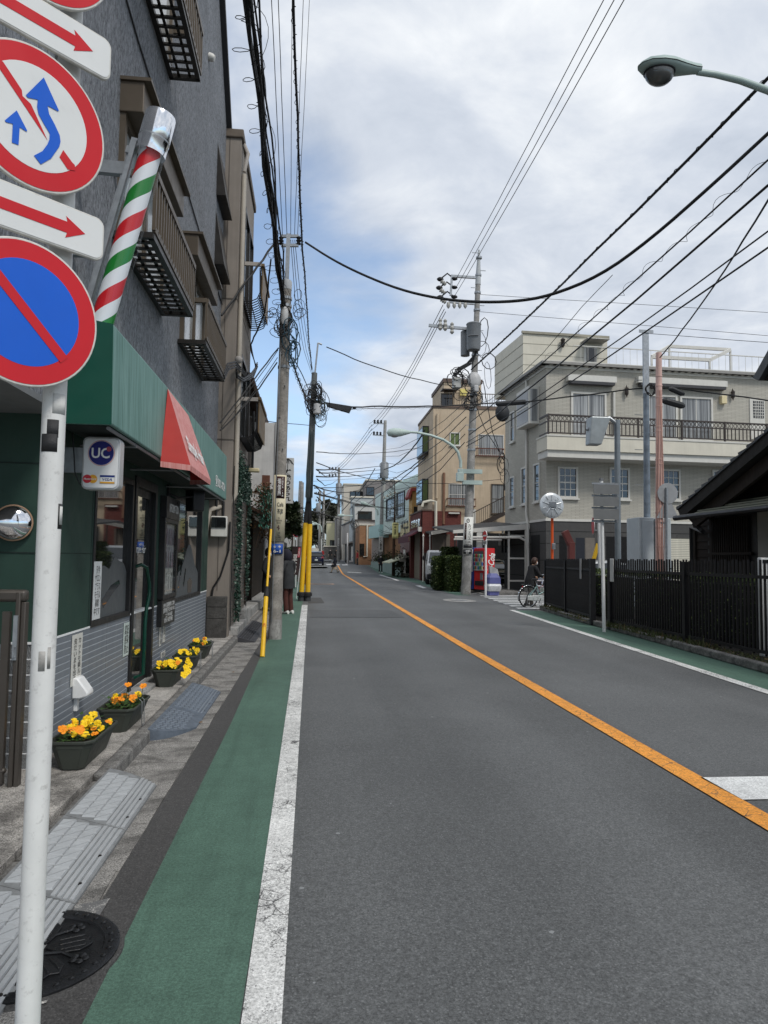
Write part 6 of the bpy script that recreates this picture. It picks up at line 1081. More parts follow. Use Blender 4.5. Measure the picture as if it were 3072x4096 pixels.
    m = MB(); r = TB.rect(z('Y',795,1895),z('Y',850,2115)); TB.box(m,*r,0,.25); m.build('wall_box',CREAMW,B,0); m = MB(); r = TB.rect(z('Y',485,1940),z('Y',630,1962)); TB.box(m,*r,0,.3); m.build('small_canopy',CREAMW,B,0)
    # ribbed shelter roof by the brick shop
    T = thing('ribbed_shelter','low shelter with ribbed white roof edge between brick shop and carport','shelter',(9,47,0)); p0,p1 = PY(z('F',632,640),46),PY(z('F',905,590),46); MB().hexa([(p0.x,46,p0.z-.1),(p1.x,46,p1.z-.1),(p1.x,48.9,p1.z+.1),(p0.x,48.9,p0.z+.1),(p0.x,46,p0.z),(p1.x,46,p1.z),(p1.x,48.9,p1.z+.2),(p0.x,48.9,p0.z+.2)]).build('roof',M('shelter_dark',(.03,.03,.03,1),.7),T,0); m = MB()
    for k in range(26): p = p0.lerp(p1,k/25); m.box(p.x-.05,p.x+.05,45.94,46,p.z-.12,p.z+.08)
    m.build('rib',CREAMW,T,0); MB().box(p0.x+.4,p1.x,48.3,48.5,0,p0.z).build('back_wall',M('shed_wall',(.14,.12,.10,1),.8),T,0); m = MB(); m.box(p0.x+.9,p0.x+1.0,46.3,46.4,0,p0.z); m.box(p1.x-.1,p1.x,46.3,46.4,0,p1.z); m.build('post',IRON,T)
tan_building()
BRK = m_brick('red_brick',lin(120,68,62),lin(104,58,54),lin(58,32,30),.24,.075); BRK2 = m_brick('orange_brick',lin(156,116,86),lin(140,102,76),lin(150,120,92),.22,.07)
def brick_shop():
    Y = 50.0; c = PG((1687,2322)); Y = c.y; cx = c.x; F = Facade((cx,Y,0),(0,1,0),(-1,0,0)); Fr = Facade((cx,Y,0),(1,0,0),(0,-1,0)); xr = PY((1731,2100),Y).x; B = thing('brick_shop','small dark red brick shop front with maroon awning and metal characters','shop',(cx,Y,0)); ya = PX((1640,2100),cx).y; yb = PX((1603,2150),cx).y; zt = Fr.hit(z('F',520,395))[1]
    MB().box(cx,cx+.6,Y,Y+1.1,0,zt).build('wall',BRK,B,0); MB().box(cx,xr+2,Y+.02,Y+.5,0,zt).build('side_wall',BRK,B,0); MB().box(cx,cx+.6,ya-.6,ya,0,zt-.05).build('pier',BRK,B,0); zl = F.hit(z('F',440,620))[1]; MB().box(cx+.01,cx+.6,Y+1.1,ya-.6,zl,zt).build('lintel',BRK,B,0); MB().box(cx-.05,cx+.65,Y-.05,ya+.05,zt,zt+.1).build('coping',M('edge_dark',lin(92,76,68),.7),B,0); MB().box(cx+.28,cx+.36,Y+1.1,ya-.6,0,zl).build('shop_door',M('door_beige',lin(132,124,110),.6),B,0); MB().box(cx+.9,cx+6,ya-.6,ya+.1,0,zl).build('inner_wall',BLACK,B,0)
    m = MB(); z1 = F.hit(z('F',435,615))[1]; m.hexa([(cx-.9,Y+.3,z1-.6),(cx,Y+.3,z1-.15),(cx,ya,z1-.15),(cx-.9,ya,z1-.6),(cx-.9,Y+.3,z1-.5),(cx,Y+.3,z1+.02),(cx,ya,z1+.02),(cx-.9,ya,z1-.5)]); m.box(cx-.92,cx-.88,Y+.3,ya,z1-.95,z1-.5); m.build('awning',M('awning_maroon',lin(78,30,42),.7,var=.15),B,0); MB().box(cx-.25,cx+.02,Y+.1,Y+.5,z1-.2,z1+.12).build('awning_case',CREAMW,B,0)
    ym = (Y+ya)/2; text('芳葉名家',(cx-.02,ym,zt-.75),(0,-1,0),(0,0,1),(ya-Y)*.72,.6,CHROME,B,bold=.02,d=.02)
    zs1 = F.hit(z('F',300,540))[1]; q = MB().box(cx-.04,cx+.2,ya+.05,yb,zs1-1.55,zt-.45).build('shop_sign',M('sign_cream',lin(216,204,160),.6,var=.08),B,0); text('愛玉子',(cx-.05,(ya+yb)/2,zs1-.45),(0,-1,0),(0,0,1),(yb-ya)*.8,1.25,INK,q,bold=.03); MB().box(cx-.02,cx+.3,ya,yb+.1,zs1-2.7,zs1-1.56).build('tile_band',M('maroon_tile',lin(92,38,42),.4,var=.2,scale=8),B,0); MB().box(cx+.3,cx+5,ya,yb+1.5,0,zs1-1.6).build('back_shop',M('dark_interior',(.02,.017,.014,1),.9),B,0)
    m = MB(); m.hexa([(cx-1.5,ya+.6,zs1-3.35),(cx+.2,ya+.6,zs1-2.75),(cx+.2,yb+1,zs1-2.75),(cx-1.5,yb+1,zs1-3.35),(cx-1.5,ya+.6,zs1-3.28),(cx+.2,ya+.6,zs1-2.68),(cx+.2,yb+1,zs1-2.68),(cx-1.5,yb+1,zs1-3.28)]); m.build('lean_to',M('canvas_cream',lin(196,198,170),.7),B,0); m = MB(); m.box(cx-.3,cx-.25,ya+.5,ya+1.6,.1,2.2); m.build('white_panel',CREAMW,B,0); m = MB(); m.box(cx-.31,cx-.3,ya+.8,ya+1.3,1.1,1.9); m.build('panel_window',GLASS,B,0)
    p0,p1 = PY(z('T',662,775),58),PY(z('T',795,1122),58); T = thing('hanging_shop_sign','yellow vertical shop sign with black characters projecting above the lean-to','sign',(p0.x,58,p1.z)); w,h = p1.x-p0.x,p0.z-p1.z; MB().box(p0.x,p1.x,58,58.25,p1.z,p0.z).build('panel',M('sign_yellow',lin(222,216,150),.5,var=.05),T,bev=.08); mx = (p0.x+p1.x)/2; text(vert('愛玉子'),(mx-.05*w,57.99,p1.z+h*.48),(1,0,0),(0,0,1),w*.34,h*.55,INK,T,bold=.04); text('台湾産',(mx,57.99,p0.z-h*.11),(1,0,0),(0,0,1),w*.7,h*.1,INK,T,bold=.03); text('3821-5375',(mx,57.99,p1.z+h*.07),(1,0,0),(0,0,1),w*.75,h*.06,INK,T,bold=.03)
    return cx,Y,ya,yb
BX,BY,BYA,BYB = brick_shop()
def far_right():
    # mint building: upper storey with bronze windows, fascia, roller shutter
    U = Vector((-.112,.994,0)).normalized(); O = Vector((-.994,-.112,0)).normalized(); p0 = PY((1668,2150),60); F = Facade((p0.x,60,0),U,O); B = thing('mint_building','two storey mint green building with bronze windows and a roller shutter','building',(p0.x,60,0)); L = F.hit((1500,2100))[0]; zt = F.hit(z('S',1500,1155))[1]; z2 = F.hit((1560,2135))[1]; MINTW = M('mint_render',lin(206,222,216),.8,var=.1,streak=.25,scale=1.3)
    def blk(u0,u1,z0,z1,o0,o1,mt,name): m = MB(); F.box(m,u0,u1,z0,z1,o0,o1); return m.build(name,mt,B,0)
    blk(0,L,z2,zt,-10,0,MINTW,'upper_wall'); blk(1.5,L,zt,zt+1.2,-10,-2,MINTW,'roof_block'); blk(0,L+3,0,z2,-9,-.6,BRK2,'lower_wall'); u0,u1,za,zb = F.rect(z('M',1135,640),z('M',1320,405),.4); blk(u0,u1,za,zb,-.6,.4,M('fascia_blue',lin(172,204,202),.7),'fascia')
    for a,b in ((('T',545,285),('T',722,660)),(('T',775,150),('T',928,590))): frame_win(F,F.rect(z(*a),z(*b)),B,DBRON,.12,cols=4,rows=2,depth=.1,pane=CURT)
    u0,u1,za,zb = F.rect(z('M',1162,1090),z('M',1312,632)); sh = blk(u0,u1,.3,zb,-.6,-.2,M('shutter_grey',lin(120,118,116),.6),'roller_shutter'); n = 30; me = MB(); q = [F.u*0,F.u*(u1-u0),F.u*(u1-u0)+F.o*.06,F.o*.06]; me = me.hexa([k for k in q]+[k+Vector((0,0,(zb-.5)/n*.6)) for k in q]).mesh('shutter_slat',M('shutter_pink',lin(176,168,164),.5),0)
    for k in range(n): o = bpy.data.objects.new('shutter_slat',me); COL.objects.link(o); attach(o,sh); o.location = F.pt(u0,.5+(zb-.5)*k/n,-.2)-WOFF[B.name]-sh.location if False else F.pt(u0,.5+(zb-.5)*k/n,-.2)
    z0 = .25; blk(2,u0-.3,0,1.15,.2,.9,M('planter_mint',lin(150,170,166),.8,var=.15),'planter_wall'); m = MB(); rnd = random.Random(8)
    for i in range(1600): c = F.pt(rnd.uniform(2.2,u0-.6),1.1+abs(rnd.gauss(0,.4)),.5+rnd.gauss(0,.3)); a = Vector((rnd.uniform(-1,1),rnd.uniform(-1,1),rnd.uniform(-.3,1))).normalized(); b = a.cross(Vector((.3,.5,1))).normalized(); m.add([c,c+a*.1+b*.05,c+a*.2,c+a*.1-b*.05],[(0,1,2,3)])
    t = thing('planter_shrub','low olive shrub in the mint planter wall behind the walking person','shrub',tuple(F.pt(4,1.0,.5))); stuff(m.build('foliage',m_leaf('shrub_leaf',(.03,.04,.012,1),(.06,.07,.025,1)),t,0,fix=False)); MB().tube([F.pt(4,.9,.5),F.pt(4,1.4,.5)],.05,5).build('stem',DWOOD2,t)
    for p in (('S',1090,1445),('S',1135,1420),('S',1180,1400),('S',1248,1370)): q = F.pt(*F.hit(z(*p)),.25); MB().lathe([(.05,.1),(.16,-.12)],q,(-.6,0,-.4),8).build('wall_spotlight',CREAM,B)
    # bare araucaria-like tree in front of it
    b = PY(z('T',690,1420),61); t = thing('bare_tree','leafless spiky tree standing between mint building and yellow sign','tree',(b.x,61,0)); m = MB(); tw = MB(); m.tube([(b.x,61,0),(b.x,61,3),(b.x+.05,61,5.6),(b.x,61,8.3)],[.16,.12,.08,.02],7); rnd = random.Random(2)
    for i in range(34):
        zz = 3.2+i*.15; a = rnd.uniform(0,6.28); r = 1.5*(1-(zz-3)/7); e = Vector((b.x+r*math.cos(a),61+r*math.sin(a),zz+.35)); s = Vector((b.x,61,zz)); tw.tube([s,s.lerp(e,.5)+Vector((0,0,-.1)),e],[.03,.022,.008],4)
        for k in range(5): f = s.lerp(e,.3+.14*k); d = Vector((rnd.uniform(-1,1),rnd.uniform(-1,1),rnd.uniform(0,.8)))*.28; tw.tube([f,f+d],.008,3)
    m.build('trunk',DWOOD2,t); tw.build('branches',m_wood('grey_twig',(.06,.065,.06,1),(.10,.11,.10,1)),t)
    # narrow orange house wedged behind
    p = PY((1645,2000),57.5); a,q = PY(z('T',1100,215),57.5),PY(z('T',1222,600),57.5); B2 = thing('orange_house','narrow orange house with a small red gable between mint and tan buildings','house',(a.x,57.5,0)); MB().box(a.x,a.x+2.5,57.5,59.5,0,a.z+.9).build('wall',M('orange_render',lin(190,152,96),.8,var=.1),B2,0); g0,g1,g2 = PY(z('T',1010,205),57.2),PY(z('T',1080,5),57.2),PY(z('T',1215,60),57.2); MB().prism([(0,0),(g1.x-g0.x,g1.z-g0.z),(g1.x-g0.x+3,g1.z-g0.z),(g1.x-g0.x+3,g1.z-g0.z-.25),(g1.x-g0.x+.1,g1.z-g0.z-.25),(.15,-.15)],g0,(1,0,0),(0,0,1),(0,2.2,0)).build('roof',M('roof_red',lin(150,64,58),.6),B2,0); f2 = Facade((a.x,57.5,0),(1,0,0),(0,-1,0)); frame_win(f2,f2.rect(z('T',1150,440),z('T',1205,540)),B2,DBRON,.06)
    # orange brick building with a window and pipe
    y = 84; a,q = PY(z('Z',1388,140),y),PY(z('Z',1659,1215),y); r = PY(z('Z',1560,120),y); B3 = thing('orange_brick_building','low orange brown brick building with white pipe beside the roller shutter','building',(a.x,y,0)); MB().box(a.x,PY((1500,2100),y).x,y,y+10,.3,a.z).build('wall',BRK2,B3,0); MB().box(a.x-.05,q.x+.3,y-.06,y+10,a.z,a.z+.12).build('roof_edge',CREAM,B3,0); f3 = Facade((a.x,y,0),(1,0,0),(0,-1,0)); frame_win(f3,f3.rect(z('Z',1395,640),z('Z',1490,930)),B3,DBRON,.05,cols=3); m = MB(); m.tube([PY(z('Z',1585,120),y-.1),PY(z('Z',1580,970),y-.1),PY(z('Z',1480,975),y-.1)],.09,6); m.build('pipe',CREAM,B3)
    # grey beige building with faded sign, dark shop below
    y = 92; U4 = Vector((-.06,.998,0)).normalized(); c = PY((1416,2150),y); F4 = Facade((c.x,y,0),U4,(-.998,-.06,0)); B4 = thing('faded_sign_building','grey beige building with a weathered pale sign strip and dark shop below','building',(c.x,y,0)); L4 = F4.hit((1367,2150))[0]; z1 = F4.hit(z('Z',1000,630))[1]; zt = F4.hit(z('Z',1150,55))[1]; m = MB(); F4.box(m,0,L4,z1,zt,-8,0); m.build('upper_wall',M('beige_grey',lin(168,163,158),.85,var=.12,streak=.3),B4,0); m = MB(); F4.box(m,0,L4,.4,z1,-8,-.5); lw = m.build('shop_front',M('shop_dark',(.025,.018,.016,1),.7),B4,0); r = F4.rect(z('Z',1120,580),z('Z',1215,90)); m = MB(); F4.box(m,*r,0,.1); m.build('faded_sign',M('faded_paint',lin(178,186,190),.8,var=.3,scale=4,dirt=.4),B4,0); m = MB(); F4.box(m,-.2,L4,zt,zt+.15,-8,.15); m.build('roof_edge',IRON,B4,0)
    for a,b in ((985,1005),(1080,1130)): r = F4.rect(z('Z',a,1060),z('Z',b,700)); m = MB(); F4.box(m,*r,-.5,-.4); m.build('white_door',CREAMW,lw,0)
    # pale buildings behind and beyond
    def plain(name,label,y,x0,x1,ytop,ybot,mt,wins=(),roof=None,dp=10):
        a,q = PY((x0,ytop),y),PY((x1,ybot),y); B = thing(name,label,'building',(a.x,y,0)); f = Facade((0,y,0),(1,0,0),(0,-1,0)); MB().box(a.x,q.x,y,y+dp,min(0.3,q.z),a.z).build('wall',mt,B,0); MB().box(a.x-.15,q.x+.15,y-.15,y+dp,a.z,a.z+.2).build('roof_edge',roof or CREAM,B,0)
        for w in wins: frame_win(f,f.rect(w[0],w[1]),B,DBRON if len(w) < 4 else w[3],.1,cols=w[2],pane=GLASS)
        return B
    WH = M('white_wall',lin(190,190,186),.8,var=.08,streak=.2); GY = M('grey_wall',lin(126,122,120),.8,var=.1); YL = M('yellow_siding',lin(214,208,172),.8,var=.1,streak=.2)
    plain('white_building','white two storey building with a wide sliding window above the brick roof',96,1418,1500,2022,2270,WH,[(z('S',680,1650),z('S',865,1755),2)],IRON); plain('pale_flat_building','pale cream flat roofed block rising behind the white building',120,1376,1470,1938,2250,M('pale_block',lin(196,190,178),.8,var=.06),[(z('S',640,1355),z('S',760,1425),1),(z('S',560,1355),z('S',625,1440),1)]); plain('dark_grey_building','dark grey square building behind the mint one',112,1466,1600,1922,2200,GY,[(z('S',800,1290),z('S',900,1400),3)]); plain('slope_roof_house','house with pale metal roof behind the far grey pole',100,1408,1490,1990,2100,M('metal_roof',lin(172,178,178),.5,var=.1),[],CREAM,4)
    plain('yellow_building','pale yellow clad house at the bend of the street',135,1309,1350,2090,2240,YL,[(z('Z',605,720),z('Z',745,550),1)],CREAM); plain('grey_corner_house','narrow grey house between yellow house and grey pole',128,1344,1378,2070,2250,GY); plain('concrete_wall','low concrete boundary wall at the bend below the yellow house',124,1298,1345,2187,2250,m_concrete('wall_concrete',.14)); plain('far_tan_house','distant pale house at the end of the street',190,1262,1300,2130,2240,WH)
far_right()
# ---------------------------------------------------------------- fence, hedge and timber house on the right
FENCEB = M('fence_black',(.005,.005,.0065,1),.5,var=.3)
FP = [PZ(z('G',505,1450),.11),PZ(z('G',1025,1612),.11),PZ(z('H',110,1475),.11),PZ(z('H',1640,1815),.11)]
def fences():
    a,b,c,d = FP; d = c + (d-c)*1.75
    kl = [(7.42,21.6),(6.75,16.5),(6.62,12),(6.75,9),(7.0,4)]
    m = MB(); prev = None; kp = [PZ(z('G',435,1490),.0),PZ(z('G',850,1620),0),PZ(z('H',300,1580),0),PZ(z('H',940,1760),0),PZ(z('H',1650,1960),0)]; kp.append(kp[-1]+(kp[-1]-kp[-2])*1.5)
    k = stru(MB().box(60,60.1,30,30.1,-.05,-.02).build('kerb',CONC2,None,0)); bed = MB()
    for p,q in zip(kp,kp[1:]):
        L = (q-p).length; n = max(1,int(L/.6)); t = (q-p)/n; o = Vector((-t.y,t.x,0)).normalized(); o = o if o.x > 0 else -o
        me = MB().hexa([o*0,o*.14,t*.985+o*.14,t*.985] + [x+Vector((0,0,.12)) for x in (o*0,o*.14,t*.985+o*.14,t*.985)]).mesh('kerb_stone',CONC2,0)
        for i in range(n): s = bpy.data.objects.new('kerb_stone',me); COL.objects.link(s); s.parent = k; s.location = p+t*i; bv = s.modifiers.new('b','BEVEL'); bv.width = .02; bv.segments = 2
        bed.add([p+o*.14+Vector((0,0,.10)),q+o*.14+Vector((0,0,.10)),q+o*6+Vector((0,0,.10)),p+o*6+Vector((0,0,.10))],[(0,1,2,3)])
    st = bed.build('soil_bed',m_concrete('soil_ground',.05,.5,1.12,.6),None,0); stru(st)
    e0 = kp[0]; gq = strip('gutter',[(4,6.1,6.62),(9.5,6.38,6.66),(16.3,6.66,6.80),(21.4,6.80,7.3)],CONC,-.0025); stru(gq)
    H = 1.45; sm = MB().box(-.013,.013,-.013,.013,.0,H-.08).mesh('fence_bar',FENCEB,0); pm = MB().box(-.045,.045,-.045,.045,-.02,H-.05).mesh('fence_post',FENCEB,0)
    for (p,q,lab,pit,ex) in ((a,b,'short black bar fence from the corner to the gate gap',.085,2),(c,d,'long black bar fence in front of the hedge on the right',.098,3)):
        T = thing('bar_fence',lab,'fence',tuple(p)); L = (q-p).length; u = (q-p)/L; m = MB(); ang = math.atan2(u.y,u.x); W = Vector((0,0,1))
        for zz in (.10,H-.26): m.bar(p+W*zz,q+W*zz,.03,.05)
        m.build('rail',FENCEB,T,0); n = int(L/pit)
        for i in range(n+1): o = bpy.data.objects.new('fence_bar',sm); COL.objects.link(o); attach(o,T); o.location += p+u*(pit*i)+Vector((0,0,.05 + (.025 if i % 3 else 0))); o.rotation_euler = (0,0,ang)
        for i in range(ex+1): o = bpy.data.objects.new('fence_post',pm); COL.objects.link(o); attach(o,T); o.location += p+u*(L*i/ex); o.rotation_euler = (0,0,ang)
        nv = Vector((u.y,-u.x,0)); nv = nv if nv.x < 0 else -nv
        if ex == 2: MB().hexa([p+nv*.03+u*(L-1.0)+W*h for h in (.95,)]+[p+nv*.03+u*(L-.85)+W*.95,p+nv*.04+u*(L-.85)+W*.95,p+nv*.04+u*(L-1.0)+W*.95]+[x+W*.5 for x in (p+nv*.03+u*(L-1.0)+W*.95,p+nv*.03+u*(L-.85)+W*.95,p+nv*.04+u*(L-.85)+W*.95,p+nv*.04+u*(L-1.0)+W*.95)]).build('grey_tag',M('tag_grey',(.3,.3,.3,1),.6),T,0)
        else: pp = p+nv*.05+u*.10+W*.95; MB().hexa([pp,pp+u*.17,pp+u*.17+nv*.02,pp+nv*.02]+[x+W*.5 for x in (pp,pp+u*.17,pp+u*.17+nv*.02,pp+nv*.02)]).build('white_tag',M('tag_white',(.55,.55,.53,1),.5,dirt=.2),T,0,bev=.01)
        gp = MB(); gp.box(-.06,.06,-.06,.06,-.1,H+.0); g = gp.build('gate_post',FENCEB,T,0); g.location += (q if ex == 2 else p); g.rotation_euler = (0,0,ang)
        # hedge behind
        h0 = 1.12; off = -nv*.75; lf = m_leaf('hedge_leaf_'+str(ex),(.03,.05,.016,1),(.07,.10,.03,1),(.16,.20,.05,1)); rnd = random.Random(ex); lv = MB(); N = int(L*1500)
        for i in range(N):
            t = rnd.uniform(-.2,L+.2); w = rnd.uniform(-.32,.32); zz = rnd.uniform(.08,h0) if rnd.random() < .7 else h0+rnd.gauss(0,.03)
            if abs(w) < .2 and zz < h0-.08: continue
            cc = p+off+u*t+nv*w+W*(zz-.02*math.sin(t*5)); a_ = Vector((rnd.uniform(-1,1),rnd.uniform(-1,1),rnd.uniform(-.4,1))).normalized(); b_ = a_.cross(Vector((rnd.uniform(-1,1),rnd.uniform(-1,1),.4))).normalized(); s = .055; lv.add([cc,cc+a_*s*.5+b_*s*.3,cc+a_*s,cc+a_*s*.5-b_*s*.3],[(0,1,2,3)])
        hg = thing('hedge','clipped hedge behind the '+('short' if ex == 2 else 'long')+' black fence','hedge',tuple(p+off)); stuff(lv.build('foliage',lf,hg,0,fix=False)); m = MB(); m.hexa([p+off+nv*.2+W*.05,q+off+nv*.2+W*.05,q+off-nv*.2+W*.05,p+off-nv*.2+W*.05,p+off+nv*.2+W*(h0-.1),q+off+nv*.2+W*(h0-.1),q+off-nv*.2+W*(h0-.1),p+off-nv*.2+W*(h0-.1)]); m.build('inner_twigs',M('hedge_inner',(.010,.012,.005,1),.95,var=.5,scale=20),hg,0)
    rnd = random.Random(11); gr = MB()
    for i in range(2600):
        t = rnd.random(); p = (a.lerp(b,rnd.random()) if rnd.random() < .25 else c.lerp(d,rnd.random()*.9)) + Vector((rnd.uniform(-.22,.15),0,-.01)); hgt = abs(rnd.gauss(.05,.05))
        if math.sin(p.y*2.3)+math.sin(p.y*.9+2) < -.2: hgt *= .35
        dd = Vector((rnd.uniform(-1,1)*.06,rnd.uniform(-1,1)*.06,hgt)); s = Vector((.012,rnd.uniform(-.01,.01),0)); gr.add([p-s,p+s,p+dd],[(0,1,2)])
    tag(stuff(gr.build('weeds',m_leaf('weed_leaf',(.03,.05,.014,1),(.09,.09,.035,1),(.14,.10,.05,1)),None,0,fix=False)),'weeds and dry litter growing along the foot of the black fence','weeds')
fences()
def timber_house():
    F = Facade((8.7,0,0),(0,-1,0),(-1,0,0)); W = Vector((0,0,1)); H_ = lambda x,y,o=0: F.hit(z('H',x,y),o); ue,ze = H_(765,345,.6); u2,z2 = F.hit((3072,1728),.6); k = (z2-ze)/(u2-ue); uw = H_(950,600)[0]; zw = H_(870,400,.3)[1]; B = thing('timber_house','old dark timber house with grey tiled gable roof behind the long fence','building',tuple(F.pt(uw+2,0)))
    pl = m_wood('old_plank',(.008,.006,.005,1),(.028,.018,.013,1),(.6,.6,9)); D = F.o; ur = (uw*2+2*5.2)/2; um = ue+5.4; zt = ze+k*5.4; zl = lambda u: ze+k*min(u-ue,2*um-ue-u-0+0) if u > um else ze+k*(u-ue)
    m = MB(); m.prism([(uw,.1),(2*um-uw,.1),(2*um-uw,zl(uw)),(um,zt-.1),(uw,zl(uw)-.05)],F.pt(0,0,-.02),F.u,W,-F.o*7); bw = m.build('wall',M('timber_core',(.006,.005,.005,1),.9),B,0)
    def board(u0,u1,z0,h): MB().hexa([F.pt(u0+.005,z0,.02),F.pt(u1-.005,z0,.02),F.pt(u1-.005,z0,-.02),F.pt(u0+.005,z0,-.02),F.pt(u0+.005,z0+h,.004),F.pt(u1-.005,z0+h,.004),F.pt(u1-.005,z0+h,-.02),F.pt(u0+.005,z0+h,-.02)]).build('wall_board',pl,bw,0)
    zz = zw+.35
    while zz < zt-.5:
        u = max(uw+.05,ue+(zz+.2-ze)/k+.35); e = min(2*um-u,um+1.5)
        while u < e-.1: u1 = min(u+.52,e); board(u,u1,zz,.235); u = u1
        zz += .24
    zz = .4
    while zz < zw: board(uw,uw+.62,zz,.17); zz += .175
    m = MB(); F.box(m,uw+.62,uw+.72,.2,zw,-.02,.06); F.box(m,uw-.07,uw+.02,.2,zw,-.1,.05); m.build('post',DWOOD,B,0)
    sl = (F.u+W*k).normalized(); n = (W-F.u*k).normalized(); L = math.hypot(5.4,5.4*k); P = F.pt(ue,ze,.6); sl2 = (-F.u*-1+W*-k).normalized(); top = P+sl*L; n2 = (W+F.u*k).normalized()
    r = MB(); r.prism([(0,0),(L,0),(L,-.22),(.05,-.22)],P,sl,n,-F.o*7.5); r.prism([(0,0),(L,0),(L,-.22),(0,-.22)],top,(F.u-W*k).normalized(),n2,-F.o*7.5); rf = r.build('roof',M('roof_board',(.02,.018,.016,1),.8),B,0); r = MB(); r.prism([(.1,-.26),(L,-.26),(L,-.52),(.3,-.52)],P-F.o*.15,sl,n,-F.o*.08); r.build('barge_board',DWOOD,rf,0); tm = MB().prism([(0,.0),(.29,.0),(.29,.025),(0,.075)],Vector((0,0,0)),sl,n,-F.o*.27).mesh('roof_tile',ROOFT,0)
    for i in range(int(L/.28)):
        for j in range(3): o = bpy.data.objects.new('roof_tile',tm); COL.objects.link(o); attach(o,rf); o.location = P+F.o*.03+sl*(.28*i)-F.o*(.275*j)
    a,b = F.pt(*H_(845,402,.9),.9),F.pt(*F.hit((3072,2012),.9),.9); b = b+(b-a)*.8; b.z = a.z; c = MB(); i_ = -F.o*.9+W*.32; c.hexa([a-W*.05,b-W*.05,b+i_-W*.05,a+i_-W*.05,a,b,b+i_,a+i_]); cn = c.build('canopy',M('canopy_grey',lin(120,122,108),.6,var=.15),B,0)
    for q in range(4): t = i_*(.05+.26*q)+W*.015; MB().bar(a+t,b+t,.05,.022).build('canopy_rib',M('canopy_grey',lin(120,122,108)),cn,0)
    MB().tube([a-F.u*.35+F.o*.06-W*.03,b+F.o*.06-W*.03],.055,8).build('gutter',BLACK,B); MB().tube([P+F.u*.3-W*.3-F.o*.2,P+F.u*.5-W*.5-F.o*.3,F.pt(uw-.14,zw-.25,.05),F.pt(uw-.12,.2,.05)],.045,8).build('downpipe',BLACK,B)
    r = F.rect(z('H',1190,470),z('H',1480,930)); m = MB(); F.box(m,r[0]-.5,r[1]+.25,.5,zw+.1,-.015,.012); m.build('window_recess',BLACK,B,0); m = MB(); F.box(m,*r,.012,.02); w = m.build('paper_window',M('paper_pane',(.05,.047,.045,1),.6,var=.3),B,0); lm = MB().box(-.02,.02,-.014,.014,r[2]-.1,r[3]+.1).mesh('lattice_bar',DWOOD,0)
    for i in range(int((r[1]-r[0]+.35)/.08)): o = bpy.data.objects.new('lattice_bar',lm); COL.objects.link(o); attach(o,w); o.location = F.pt(r[0]-.2+.08*i,0,.05)
    m = MB(); zc = (r[2]*1.4+r[3]*.6)/2; F.box(m,r[0]-.25,r[1]+.15,zc,zc+.05,.03,.075); m.build('lattice_rail',DWOOD,w,0); u0 = H_(1575,500)[0]; m = MB(); F.box(m,u0,u0+2,.2,zw+.1,0,.06); m.build('plaster_wall',M('plaster_cream',(.42,.40,.36,1),.8,var=.08),B,0)
    G = Facade((11,0,0),(0,-1,0),(-1,0,0)); (ua,za),(ub,zb) = G.hit((3010,1512)),G.hit((3072,1400)); s2 = (G.u+W*((zb-za)/(ub-ua))).normalized(); nn = (W-G.u*((zb-za)/(ub-ua))).normalized(); a = G.pt(ua,za); MB().prism([(0,0),(5,0),(5,-.25),(.1,-.25)],a,s2,nn,(4,0,0)).build('upper_roof',ROOFT,B,0); MB().prism([(.1,-.25),(5,-.25),(5,-.5),(.5,-.5)],a+Vector((.15,0,0)),s2,nn,(.1,0,0)).build('upper_eave',DWOOD,B,0); m = MB(); G.box(m,ua+.7,ua+6,3,za-.1,-4,-.3); m.build('upper_wall',DWOOD,B,0)
    a = PY(z('H',1585,845),10.2); t = thing('post_box','white post with black slot plate standing behind the fence at the right edge','post',(a.x,10.2,.1)); MB().box(a.x,a.x+.13,10.2,10.3,.1,a.z+.05).build('post',WHITEP,t,bev=.01); m = MB(); m.box(a.x+.02,a.x+.11,10.19,10.2,a.z-.03,a.z+.02); m.build('slot',BLACK,t)
timber_house()
